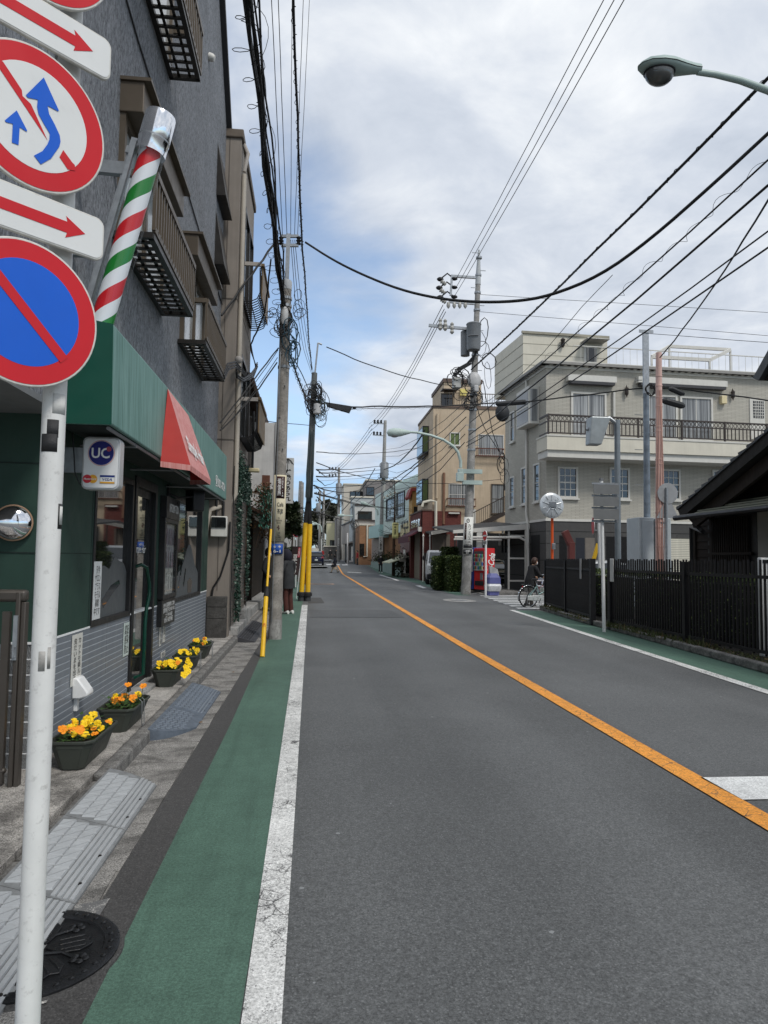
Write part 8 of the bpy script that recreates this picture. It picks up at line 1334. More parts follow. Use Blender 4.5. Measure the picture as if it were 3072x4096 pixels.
def pole_one():
    Y = 13.25; b = Vector((PY((1099,2565),Y).x,Y,0)); t = PY((1146,1150),Y); T = thing('utility_pole','concrete utility pole with cream cafe sign at the left edge of the green lane','utility pole',tuple(b)); MB().tube([b,b.lerp(t,.5),t],[.118,.108,.095],24).build('pole',PCONC2,T,60); MB().lathe([(.10,0),(.103,.15),(.09,.18),(0,.18)],t-Vector((0,0,.05)),n=18).build('pole_cap',M('cap_grey',(.36,.37,.38,1),.5),T,50); base = MB().tube([b,b.lerp(t,.055)],[.124,.12],20).build('collar',PCONC,T)
    top = PY((1154,936),Y); m = MB(); c = Vector((t.x+.0,Y-.02,t.z)); m.bar(c-Vector((0,0,.2)),top,.075,.05,(0,1,0)); ch = m.build('steel_mast',GALV,T,0); m = MB(); a,e = PY((1125,945),Y),PY((1195,945),Y); m.bar(a,e,.05,.05); m.bar(a-Vector((0,0,.18)),e-Vector((0,0,.18)),.05,.05); m.build('crossarm',GALV,T); m = MB()
    for p in (a,e): m.lathe([(.02,.0),(.055,.02),(.03,.05),(.055,.08),(.03,.11),(.05,.14),(.02,.17)],p-Vector((0,0,.17)),n=10)
    m.build('insulator',M('insulator_dark',(.02,.02,.022,1),.25),T)
    for y in (1195,1225,1290,1320,1470): p = PY((1140,y),Y); r = .112; MB().lathe([(r,-.025),(r,.025)],(b.x+(t.x-b.x)*p.z/t.z,Y,p.z),n=18).build('pole_band',GALV,T)
    m = MB(); q = PY((1137,1265),Y-.14); m.lathe([(.06,-.16),(.075,-.1),(.075,.1),(.05,.17),(0,.17)],q,n=12); m.build('cable_closure',M('closure_pale',(.45,.45,.45,1),.5),T,50)
    tangle(PY((1140,1320),Y-.1),.17,.34,14,.008,5,T); tangle(PY((1168,1390),Y-.1),.14,.5,9,.011,6,T,'blue_cable_coil',BLUEC); tangle(PY((1095,1250),Y-.1),.16,.25,5,.006,7,T); tangle(PY((1190,1240),Y-.1),.16,.25,6,.006,8,T); m = MB()
    for k in range(7): p = b.lerp(t,.35+.09*k); m.cyl(p,p+Vector((.16*(-1 if k % 2 else 1)*.3,-.15,0)),.010,n=6)
    m.build('step_bolt',STEEL,T); m = MB(); m.tube([b.lerp(t,f)+Vector((-.06,-.12,0)) for f in (.05,.4,.8,1.0)],.008,5); m.build('riser',STEEL,T)
    cr = M('pole_sign_cream',lin(216,206,178),.5,var=.04,dirt=.06); o,vw,u,z0,z1,at = cyl_sign(T,b,t,.126,(1100,2165),(1100,1902),Y,cr,'cafe_sign'); W = Vector((0,0,1)); H = z1-z0; R = .138
    def tx(body,cu,f,w,h,mt,bold=.01): c = at(z1-H*f)+u*cu; s = text(body,c,u,W,w,h*H,mt,o,bold=bold,d=.0); bend_text(s,at(z1-H*f),vw,u,R)
    br = M('sign_maroon',lin(58,28,26),.5); o2,*_ = cyl_sign(T,b,t,.1285,(1100,1995),(1100,1908),Y,br,'maroon_panel',-32,42); tx(vert('瑜伽庵'),-.010,.185,.062,.27,WPRINT); tx(vert('YUKA-AN'),.052,.185,.022,.29,WPRINT); tx('Café',.018,.45,.115,.06,INK); tx('茶席',.018,.55,.105,.075,INK); tx('TEA\nCEREMONIAL\nSERVICE',.0,.69,.12,.10,INK,.0); tx('↑',.0,.80,.06,.09,br,.04); tx('この先\n100m\n大久保美術\n3821-6505',.0,.925,.11,.13,INK)
    bl = M('plate_blue',lin(30,78,160),.45); o3,vw,u,a0,a1,at2 = cyl_sign(T,b,t,.130,(1100,2216),(1100,2176),Y,bl,'address_plate',-58,42); o = o3
    for body,f,h in (('谷　中',.72,.24),('6-1',.28,.28)): c = at2(a0+(a1-a0)*f)+u*-.015; s = text(body,c,u,W,.13,(a1-a0)*h,WPRINT,o3,bold=.02,d=0); bend_text(s,at2(a0+(a1-a0)*f),vw,u,.142)
    # guy wire with yellow guard
    Yg = 11.6; g0 = PZ((1049,2628)); T = thing('guy_guard','slim yellow guy wire guard with thick yellow sleeve in front of the concrete pole','guy wire',tuple(g0)); P = lambda x,y,f: PY((x,y),g0.y+(Y-.1-g0.y)*f); m = MB(); a,s1,s2,e,k = g0,P(1064,2388,.2),P(1068,2348,.25),P(1084,2118,.5),P(1122,1400,1.0); MB().tube([a,s1],.036,8).build('sleeve',YELL,T,20); MB().tube([s1,s1.lerp(s2,.5),s2],[.044,.036,.024],10).build('joint',BLACKR,T); MB().tube([s2,e],.019,8).build('guard',YELL,T); MB().tube([e,k],.006,5).build('wire',STEEL,T); q = a.lerp(s1,.52); vw = (CAM-q).normalized(); text('注意\nデンワ',q+vw*.04,Vector((1,0,0)),(s1-a).normalized(),.05,.06,RED,T,bold=.02)
    return b,t,top
P1B,P1T,P1M = pole_one()
def pole_two():
    Y = 24.2; b = PZ((1217,2404)); Y = b.y; t = PY((1258,1492),Y); T = thing('utility_pole','slanted utility pole with paired yellow guards and black sleeves by the white line end','utility pole',tuple(b)); ax = (t-b); f = lambda p: (PY(p,Y).z-b.z)/ax.z; gp = M('pole_grey_dark',(.11,.12,.12,1),.7,var=.2)
    for k,(dx,lab) in enumerate(((-.11,''),(.11,''))):
        o = Vector((dx,0,0)); c = b+o; A = lambda g: b+ax*g+o*(1-.45*g*2.2 if g < .45 else .0); MB().tube([c,A(f((1215,2375)))],.11,12).build('footing',M('foot_iron',(.05,.052,.055,1),.6),T); MB().lathe([(.15,0),(.15,.1),(.11,.14)],A(f((1215,2384))),n=12).build('footing_ring',BLACKR,T); MB().tube([A(f((1215,2378))),A(f((1230,2092+4*k)))],.085,12).build('yellow_guard',YELL,T,40); MB().tube([A(f((1230,2092+4*k))),A(f((1240,1985)))],.085,10).build('black_sleeve',BLACKR,T,40)
    MB().tube([b+ax*f((1240,1990)),t],[.13,.10],14).build('pole',gp,T,60); m = MB()
    for k in range(6): d = Vector((.07*math.cos(k*.7-.4),-.11,0)); m.tube([b+ax*.43+d,b+ax*.55+d*1.2+Vector((.03*math.sin(k),0,0)),b+ax*.72+d*1.1,b+ax*.8],.022,5)
    m.build('riser_cable',M('cable_slate',(.03,.045,.05,1),.55),T); mt = PY((1272,1372),Y); m = MB(); m.bar(t-Vector((0,0,.2)),mt,.06,.06,(0,1,0)); m.tube([mt,mt+Vector((.14,0,-.05))],.03,6); m.build('steel_mast',GALV,T,0); tangle(PY((1258,1600),Y-.15),.32,.65,34,.012,12,T); tangle(PY((1285,1650),Y-.15),.2,.5,10,.009,13,T,'green_cable_coil',M('cable_green',(.04,.06,.045,1),.6)); MB().lathe([(.0,.2),(.12,.16),(.13,-.16),(.08,-.2)],PY((1268,1635),Y-.3),n=12).build('cable_closure',MC['closure_pale'],T,50)
    a,c = PY((1302,1617),Y-.1),PY((1410,1632),Y-.1); S = thing('splice_case','black finned splice case hanging on the crossing cable right of the slanted pole','cable box',tuple(a)); m = MB(); m.hexa([a+Vector((.08,0,-.06)),c+Vector((-.1,0,-.16)),c+Vector((-.1,.2,-.16)),a+Vector((.08,.2,-.06)),a+Vector((0,0,.08)),c+Vector((0,0,.06)),c+Vector((0,.2,.06)),a+Vector((0,.2,.08))]); m.tube([a+Vector((-.35,0,.1)),a],.03,6); m.tube([c,c+Vector((.12,0,.0))],.03,6); m.build('case',MC['splice_black'],S,0)
    return b,t,mt,Y
P2B,P2T,P2M,P2Y = pole_two()
def pole_right():
    b = PZ((1863,2378)); Y = b.y; t = PY((1912,1130),Y); T = thing('utility_pole','tall concrete utility pole with grey transformer and cafe sign on the right side','utility pole',tuple(b)); at = lambda y: b.lerp(t,(PY((1890,y),Y).z)/t.z); MB().tube([b,b.lerp(t,.5),t],[.205,.16,.11],24).build('pole',PCONC,T,60); e = PY((1916,1000),Y); MB().tube([t-Vector((0,0,.1)),t.lerp(e,.3),e],[.125,.11,.045],12).build('pole_tip',M('tip_grey',(.4,.42,.43,1),.5),T); MB().lathe([(.215,0),(.212,.35)],b,n=20).build('collar',PCONC,T)
    m = MB(); a = at(1110); c = PY(z('K',575,565),Y); m.bar(a,c,.10,.10); m.bar(c+Vector((0,0,.05)),PY(z('K',560,780),Y),.09,.09); a2 = at(1215); c2 = PY(z('K',540,850),Y); m.bar(a2,c2,.09,.09); a3 = at(1315); c3 = PY(z('K',318,1110),Y); m.bar(at(1318),c3,.10,.12); m.build('crossarm',GALV,T,0); m = MB(); dk = MB()
    for x,y in ((480,640),(470,735),(480,840)): p = PY(z('K',x,y),Y); m.lathe([(.05,-.14),(.11,-.10),(.06,-.05),(.11,0),(.06,.05),(.1,.1),(.04,.14)],p,(1,0,-.7),10); q = PY(z('K',x-35,y-40),Y); dk.ball(q,.12,8,6,(1.3,1,.8)); dk.ball(PY(z('K',600,y-45),Y),.11,8,6,(1.4,1,.7)); dk.tube([q,q.lerp(PY(z('K',600,y-45),Y),.5)+Vector((0,0,.25)),PY(z('K',600,y-45),Y)],.035,5)
    for x,y in ((445,1100),(500,1105),(575,1140)): m.lathe([(.04,-.26),(.10,-.18),(.06,-.1),(.10,0),(.06,.1),(.09,.18),(.03,.26)],PY(z('K',x,y),Y-.1),n=10)
    for x in (535,600,660,722): m.lathe([(.03,-.15),(.09,-.05),(.07,.1),(.03,.14)],PY(z('K',x,885),Y),n=8)
    m.build('insulator',M('porcelain',(.40,.39,.36,1),.25),T); dk.build('cut_out',BLACK,T); TR = M('transformer_grey',lin(120,123,126),.5,.2,var=.08); p,q = PY(z('K',810,1110),Y-.3),PY(z('K',800,1380),Y-.3); x = p.x; MB().lathe([(.0,q.z-.08),(.27,q.z-.05),(.30,q.z+.05),(.31,p.z-.05),(.335,p.z),(.30,p.z+.05),(0,p.z+.12)],(x,Y-.4,0),n=24).build('transformer',TR,T,50); m = MB()
    for k in range(12): a = -2.6+k*.13; m.box(x+.32*math.cos(a)-.012,x+.32*math.cos(a)+.012,Y-.4+.32*math.sin(a)-.06,Y-.4+.32*math.sin(a)+.03,q.z+.5,p.z-.55)
    m.build('cooling_fin',TR,T,0); p2 = PY(z('K',725,1180),Y+.2); MB().lathe([(.0,q.z-.15),(.2,q.z-.12),(.21,p2.z),(.1,p2.z+.1),(0,p2.z+.12)],(PY(z('K',735,1300),Y).x,Y+.25,0),n=18).build('transformer',TR,T,50); m = MB()
    for y in (1030,1100,1170,1240,1340,1420,1500,1580,1640,1720,1800): m = MB(); c = at(y); r = .13+.08*(1-c.z/t.z); m.lathe([(r+.012,-.04),(r+.012,.04)],c,n=18); m.bar(c+Vector((-.32,-.05,.2)),c+Vector((.02,-.05,.2)),.025,.025) if y % 140 < 80 else m.bar(c+Vector((-.02,-.05,.2)),c+Vector((.32,-.05,.2)),.025,.025); m.build('pole_band',GALV,T,0)
    a,c = PY(z('Y',548,115),Y-.2),PY(z('Y',650,255),Y-.2); MB().box(a.x,c.x,Y-.4,Y,c.z,a.z).build('switch_box',M('switch_pale',(.42,.42,.4,1),.5),T,bev=.03); MB().ball(PY(z('Y',838,140),Y-.35),.34,12,8,(.9,.5,1.1)).build('cable_closure',MC['closure_pale'],T,60); MB().box(PY(z('Y',805,0),Y).x,PY(z('Y',870,0),Y).x,Y-.5,Y-.2,PY(z('Y',838,330),Y).z,PY(z('Y',838,240),Y).z).build('cable_closure',MC['closure_pale'],T,bev=.05)
    tangle(PY(z('Y',660,120),Y-.3),.45,.6,11,.018,15,T); tangle(PY(z('Y',800,370),Y-.3),.4,.7,12,.018,16,T); tangle(PY(z('K',925,1390),Y-.2),.35,1.1,5,.018,17,T,flat=.2); m = MB()
    for k in range(4): m.tube([PY(z('K',840+6*k,1400),Y-.25),PY(z('K',800-20*k,1530),Y-.3),PY(z('K',680-22*k,1600),Y-.3),PY(z('K',625-8*k,1660),Y-.3),PY(z('K',620+15*k,1700),Y-.3)],.03,5)
    m.build('drop_lead',CABLE,T)
    wh = M('pole_sign_white',(.66,.66,.62,1),.5,var=.04); o,vw,u,z0,z1,at2 = cyl_sign(T,b,t,.225,(1870,2218),(1870,2069),Y,wh,'cafe_sign'); H = z1-z0; W = Vector((0,0,1)); R = .237
    def tx(body,cu,f,w,h,mt,bold=.01): c = at2(z1-H*f)+u*cu; s = text(body,c,u,W,w,h*H,mt,o,bold=bold,d=0); bend_text(s,at2(z1-H*f),vw,u,R)
    tx(vert('カフェユエ'),.06,.40,.13,.42,INK,.02); o2,*_ = cyl_sign(T,b,t,.2265,(1870,2159),(1870,2093),Y,MC['sign_maroon'],'maroon_panel',-42,-18); tx(vert('ワークショップ'),-.105,.40,.06,.40,WPRINT,.0); tx('↑この先',-.0,.67,.22,.05,MC['sign_maroon'],.02); tx('03-5809-0131',0,.73,.28,.022,INK); o3,*_ = cyl_sign(T,b,t,.2265,(1870,2216),(1870,2198),Y,BLACK,'address_plate',-50,50); tx('上野桜木\n2-11',0,.93,.26,.085,WPRINT,.02); tx('○',-.02,.10,.14,.11,INK,.02); tx('ク',-.02,.10,.06,.05,INK,.03); cyl_sign(T,b,t,.2265,(1870,2192),(1870,2180),Y,BLACK,'dark_strip',-50,50)
    # street lamp arm clamped to this pole
    L = thing('street_lamp','pale green street lamp on a long curved arm fixed to the right utility pole','street lamp',tuple(at(1850))); m = MB(); q = [PY(z('Y',x,y),Y-.25) for x,y in ((655,1330),(655,1240),(620,1120),(560,1040),(420,950),(250,890),(60,850),(-30,846))]; m.tube(q,[.065,.065,.064,.062,.06,.055,.052,.05],10); m.build('arm',MINT,L,60); a,c = PY(z('Y',612,1400),Y-.3),PY(z('Y',680,1520),Y-.3); bx = MB(); bx.box(a.x+.03,c.x,Y-.42,Y-.15,c.z,PY(z('Y',650,1345),Y-.3).z); bx.box(a.x-.05,a.x+.25,Y-.45,Y-.2,c.z,a.z); bx.build('ballast_box',MINT,L,bev=.02); bx = MB()
    for y in (1375,1525): p = PY(z('Y',680,y),Y-.3); bx.box(p.x,p.x+.85,Y-.38,Y-.22,p.z-.1,p.z+.08)
    bx.build('clamp',MINT,L,0); h = q[-1]; hd = MB(); hd.lathe([(.06,0),(.10,.15),(.17,.42),(.20,.7),(.14,.95),(0,1.02)],h,(-1,0,-.06),14); hd.build('lamp_head',MINT,L,60); MB().ball(h+Vector((-.68,0,-.12)),.18,12,8,(1.2,.9,.75)).build('lamp_glass',M('lamp_glass',(.30,.30,.29,1),.15),L,60)
    return b,t,Y,at
PRB,PRT,PRY,PRAT = pole_right()
def near_lamp():
    Y = 6.4; P = lambda x,y: PY((x,y),Y); T = thing('street_lamp','near pale green street lamp with glass bowl reaching in from the upper right','street lamp',(6.6,Y,0)); a,n = P(2552,272),P(2800,288); u = (n-a).normalized(); W = u.cross(Vector((0,1,0))); W = W if W.z > 0 else -W; L = (n-a).length; f = [(0,.01,.0),(.04,.06,.03),(.15,.115,.065),(.34,.135,.085),(.52,.125,.085),(.72,.085,.075),(.90,.055,.06),(1.0,.048,.055)]; V = Vector((0,1,0))
    def loft(sg,name,mt,k=1.0):
        m = MB(); R = []
        for s,w,h in f: c = a+u*(L*s); R.append([c+V*(w*k*math.cos(q))+W*(h*1.05*max(0,math.sin(q)) if sg > 0 else -h*.62*max(0,math.sin(q)))+W*.02 for q in [math.pi*i/10 for i in range(11)]])
        m.add([p for r in R for p in r],[(i*11+j,i*11+j+1,(i+1)*11+j+1,(i+1)*11+j) for i in range(len(R)-1) for j in range(10)]+[tuple(range((len(R)-1)*11,len(R)*11))]); o = m.build(name,mt,T,60); return o
    gm = M('lamp_green_grey',lin(158,176,172),.4,var=.08,dirt=.06); hd = loft(1,'lamp_head',gm); loft(-1,'lamp_underside',gm,.99); m = MB(); R1 = [a+u*(L*s)+V*(-w*1.01)+W*.02 for s,w,h in f]; m.tube(R1,.004,4); m.build('seam',BLACK,hd); c = a+u*(L*.34)-W*.035; q = MB(); b0 = len(q.v); n_,mm = 22,8
    for i in range(mm+1):
        t = math.pi/2*i/mm
        for k in range(n_): al = 6.283*k/n_; q.v.append(tuple(c+u*(.145*math.cos(al)*math.cos(t))+V*(.115*math.sin(al)*math.cos(t))-W*(.125*math.sin(t))))
    for i in range(mm):
        for k in range(n_): q.f.append((i*n_+k,i*n_+(k+1) % n_,(i+1)*n_+(k+1) % n_,(i+1)*n_+k))
    gl = NT('lamp_bowl'); w_ = gl.n('ShaderNodeTexWave'); w_.wave_type = 'RINGS'; w_.rings_direction = 'Z'; w_.inputs['Scale'].default_value = 55; gl.l(gl.co((1,1,1)),w_.inputs[0]); q.build('glass_bowl',gl.fin(gl.mix(.35,(.05,.052,.05,1),gl.ramp(w_.outputs[1],(.3,.03),(.7,.12))),.1,0,gl.bump(w_.outputs[1],.2,.004),.9),T,60); MB().tube([c+u*.15*math.cos(6.283*i/24)+V*.12*math.sin(6.283*i/24)-W*.0 for i in range(24)],.007,5,closed=True).build('bowl_rim',BLACK,T)
    pts = [P(x,y) for x,y in ((2790,288),(2860,298),(2960,322),(3072,362),(3250,450))]; e = pts[-1]; pts += [Vector((6.45,Y,e.z-.4)),Vector((6.6,Y,e.z-1.0)),Vector((6.6,Y,0))]; MB().tube(pts,[.030,.031,.033,.036,.042,.05,.055,.07],12).build('arm',gm,T,60)
near_lamp()
def far_poles():
    def fp(label,b,t,Y,r0,r1,mt=PCONC,arms=(),tr=None,lamp=None,sign=None):
        p,q = PY(b,Y),PY(t,Y); T = thing('utility_pole',label,'utility pole',(p.x,Y,zg(Y))); p = Vector((p.x,Y,min(p.z,zg(Y)))); MB().tube([p,q],[r0,r1],10).build('pole',mt,T,60); W_ = Vector((0,0,1))
        for (x0,y0,x1,y1) in arms:
            a,c = PY((x0,y0),Y),PY((x1,y1),Y); m = MB(); m.bar(a,c,.10,.10); m.build('crossarm',GALV,T,0); m = MB()
            for k in range(3): m.lathe([(.05,-.2),(.14,-.08),(.08,0),(.14,.1),(.04,.2)],a.lerp(c,.1+.3*k)+Vector((0,0,.2)),n=8)
            m.build('insulator',BLACK,T)
        if tr: a = PY(tr,Y-.4); MB().lathe([(0,-1.0),(.42,-.95),(.45,.6),(.3,.75),(0,.8)],a,n=14).build('transformer',MC['transformer_grey'],T,50)
        if sign: a,c = PY(sign[0],Y-r0-.05),PY(sign[1],Y-r0-.05); s = MB().box(a.x,c.x,Y-r0-.06,Y-r0-.03,c.z,a.z).build('pole_sign',MC['pole_sign_white'],T,0); text(vert(sign[2]),((a.x+c.x)/2,Y-r0-.065,(a.z+c.z)/2),(1,0,0),(0,0,1),(c.x-a.x)*.7,(a.z-c.z)*.85,INK,s,bold=.02)
        tangle(p.lerp(q,.62)+Vector((0,-.2,0)),.5,.9,8,.025,int(Y),T); return p,q
    def lamp(label,pts,Y,r=.06):
        q = [PY(k,Y) for k in pts]; T = thing('street_lamp',label,'street lamp',tuple(q[0])); MB().tube(q,r,8).build('arm',MINT,T,60); h = q[-1]; d = (q[-1]-q[-2]).normalized(); MB().lathe([(r,0),(.16,.2),(.22,.5),(.12,.85),(0,.9)],h,d,10).build('lamp_head',MINT,T,60); MB().ball(h+d*.5+Vector((0,0,-.1)),.18,8,6).build('lamp_glass',MC['lamp_glass'],T,60)
    pm = fp('concrete pole with three wire crossarm above the walking person in black',(1523,2270),(1541,1682),74,.30,.16,arms=(((z('S',900,345)+z('S',1060,350))),(z('S',890,515)+z('S',1050,528))),tr=z('S',1060,1020),sign=(z('M',1312,600),z('M',1370,855),'にんど童名所'))
    m = MB(); lamp('mint street lamp arm on the concrete pole by the mint building',(z('S',965,1700),z('S',955,1620),z('S',920,1575),z('S',860,1560),z('S',825,1548)),73.5,.09)
    a = PY(z('S',985,1340),73); B = bpy.data.objects
    fp('far pole with a white drum transformer above the bend',(1354,2235),(1356,1870),104,.28,.18,arms=((z('S',235,1030)+z('S',390,1025)),(z('S',235,1130)+z('S',390,1130))),tr=z('S',388,1300),sign=(z('Z',805,485),z('Z',840,690),'たばこ酒店'))
    fp('slim grey lamp pole by the orange brick building',(1417,2258),(1414,2015),88,.16,.13,M('galv_far',lin(120,128,132),.5,.4)); lamp('grey street sign lamp box reaching left from the slim grey pole',(z('Z',1230,-70),z('Z',1150,-75),z('S',600,1705),z('S',480,1703)),88,.07)
    fp('farther left pole of the distant pair past the car',(1279,2205),(1279,1962),140,.28,.2,arms=((1262,1975,1290,1975),(1262,2005,1290,2005)),tr=z('S',85,1575)); fp('farther right pole of the distant pair past the car',(1292,2205),(1296,1962),140,.26,.2,arms=((1285,1985,1306,1985),),sign=(z('Z',378,490),z('Z',425,650),'清水'))
    fp('left pole behind the slanted pole beside the banner',(1198,2318),(1208,1930),44,.17,.12,PCONC); fp('slim left pole behind the first, near the shop signboard',(1186,2290),(1203,1925),56,.20,.14,PCONC); lamp('upper of two distant curved lamps past the yellow guards',(z('Z',280,250),z('Z',275,130),z('Z',240,85),z('Z',160,65)),100,.08); lamp('lower of two distant curved lamps past the yellow guards',(z('Z',380,320),z('Z',365,190),z('Z',330,130),z('Z',260,108),z('Z',200,112)),90,.08)
    b = PY((1187,2300),36); c = PY((1187,2132),36); T = thing('no_parking_sign','small distant round blue and red no parking sign on the left side','traffic sign',(c.x,36,0)); MB().cyl((c.x,36,0),(c.x,36,c.z),.03,n=8).build('pole',WHITEP,T); MB().lathe([(.2,0),(.2,.01),(0,.01)],c+Vector((0,-.03,0)),(0,-1,0),20).build('red_ring',RED,T,30); MB().lathe([(.145,.012),(0,.0125)],c+Vector((0,-.03,0)),(0,-1,0),20).build('blue_field',BLUE,T,30); MB().bar(c+Vector((-.13,-.045,.13)),c+Vector((.13,-.045,-.13)),.03,.003,(0,1,0)).build('red_slash',RED,T,0)
    a = PY(z('Z',1062,1130),90); c = PY(z('Z',1062,345),90); T = thing('white_post','tall slim white post before the dark shop front','post',(a.x,90,zg(90))); MB().cyl((a.x,90,zg(90)),c,.09,n=8).build('pole',WHITEP,T)
    T = thing('guard_rail','distant white railing left of the navy car','railing',(PY(z('Z',200,800),100).x,100,.9)); m = MB(); a,c = PY(z('Z',60,750),100),PY(z('Z',290,765),100)
    for dz in (0,-.5): m.bar(a+Vector((0,0,dz)),c+Vector((0,0,dz)),.12,.12)
    for k in range(12): p = a.lerp(c,k/11); m.bar(p,p-Vector((0,0,1.2)),.1,.1)
    m.build('rail',CREAMW,T,0)
    # trees
    def tree(label,Y,x0,x1,ytop,ybot,mt,n,s,seed,name='tree'):
        a,c = PY((x0,ytop),Y),PY((x1,ybot),Y); cx = (a.x+c.x)/2; T = thing(name,label,'tree',(cx,Y,0)); rnd = random.Random(seed); w = (c.x-a.x)/2; h = a.z-c.z; cl = [(Vector((cx+rnd.uniform(-.75,.75)*w,Y+rnd.uniform(-.6,.6)*w,c.z+h*rnd.uniform(.12,.9))),w*rnd.uniform(.22,.42)) for k in range(16)]; m = MB(); br = MB(); br.tube([(cx,Y,-.2),(cx+.1,Y,c.z),(cx,Y,c.z+h*.75)],[w*.12,w*.09,w*.03],8)
        for p,r in cl: br.tube([(cx,Y,max(.5,p.z-h*.25)),p],[w*.03,w*.01],5)
        for i in range(n):
            p,r = cl[i % 16]; d = Vector((rnd.gauss(0,1),rnd.gauss(0,1),rnd.gauss(0,.8))).normalized()*r*rnd.random()**.4; q = p+d; q.x = min(max(q.x,a.x),c.x); u = Vector((rnd.uniform(-1,1),rnd.uniform(-1,1),rnd.uniform(-.7,.7))).normalized(); b_ = u.cross(Vector((rnd.uniform(-1,1),.5,rnd.uniform(-1,1)))).normalized(); k = s*rnd.uniform(.6,1.2); m.add([q,q+u*k*.5+b_*k*.3,q+u*k,q+u*k*.5-b_*k*.3],[(0,1,2,3)])
        stuff(m.build('crown',mt,T,0,fix=False)); br.build('trunk',DWOOD2,T)
    lf = m_leaf('evergreen_leaf',(.012,.022,.009,1),(.035,.05,.02,1),(.05,.06,.03,1)); tree('dark evergreen tree over the left pavement below the shop signboard',31,1128,1196,1998,2160,lf,3600,.26,1,'evergreen_tree'); tree('lower bushy tree left of the banner flag',29.5,1115,1172,2150,2330,lf,2000,.2,2,'evergreen_tree'); l2 = m_leaf('far_leaf',(.03,.034,.024,1),(.07,.072,.05,1)); tree('tall dark tree behind the yellow house',165,1285,1350,1995,2200,l2,5000,1.1,3); tree('dark tree behind the distant pole pair',150,1235,1312,2030,2215,l2,5000,1.0,4); tree('rounded far tree at the end of the left side',175,1180,1250,2095,2225,l2,3000,1.0,5)
    T = thing('left_row_house','plain grey house front on the left behind the trees','building',(-3.5,36,0)); MB().box(-9,-2.55,34,58,0,5.2).build('wall',M('grey_wall',lin(126,122,120),.8),T,0); MB().box(-9.2,-2.1,33.8,58.2,5.2,5.45).build('roof',ROOFT,T,0)
    T = thing('left_row_shop','distant pale shop front on the left past the grey house','building',(-3.5,70,0)); MB().box(-12,-3.0,60,120,0,6.5).build('wall',M('white_wall',lin(190,190,186),.8),T,0); MB().box(-12.2,-2.6,59.8,120,6.5,6.8).build('roof',ROOFT,T,0); MB().box(-3.02,-2.9,62,80,.6,3.0).build('shop_opening',BLACK,T,0)
    stru(MB().box(5.6,9,0,1,-.3,-.2).build('ground_slab',CONC2,None,0))
far_poles()
# ---------------------------------------------------------------- overhead wires
WN_ = [0]
def wire(label,pts,r=.012,sag=0.0,la=1,mt=CABLE,name='overhead_cable',n=9,loops=0,ext=0.0):
    """pts are world points; a parabola hangs between each pair"""
    P = [Vector(p) for p in pts]
    if ext: P = [P[0]+(P[0]-P[1]).normalized()*ext] + P
    out = []
    for a,b in zip(P,P[1:]):
        for i in range(n): t = i/n; out.append(a.lerp(b,t)-Vector((0,0,4*sag*t*(1-t))))
    out.append(P[-1]); rnd = random.Random(len(label)*7+int(r*9999)); out = [out[0]]+[p+Vector((rnd.gauss(0,1),rnd.gauss(0,1),rnd.gauss(0,1)))*r*.35 for p in out[1:-1]]+[out[-1]]
    T = thing(name,label,'cable',tuple(P[-1]),group='overhead cables along the street'); MB().tube(out,r,6).build('cable',mt,T,60)
    if loops:
        h = []; N = loops*12
        for i in range(N+1): f = i/N*(len(out)-1); k = min(int(f),len(out)-2); p = out[k].lerp(out[k+1],f-k); a = 6.283*i/12; h.append(p+Vector((math.cos(a),math.sin(a)*.5,math.sin(a)))*r*la*(5+3*math.sin(i*.37)))
        MB().tube(h,r*.28,3).build('spiral_wrap',mt,T,60)
    return T
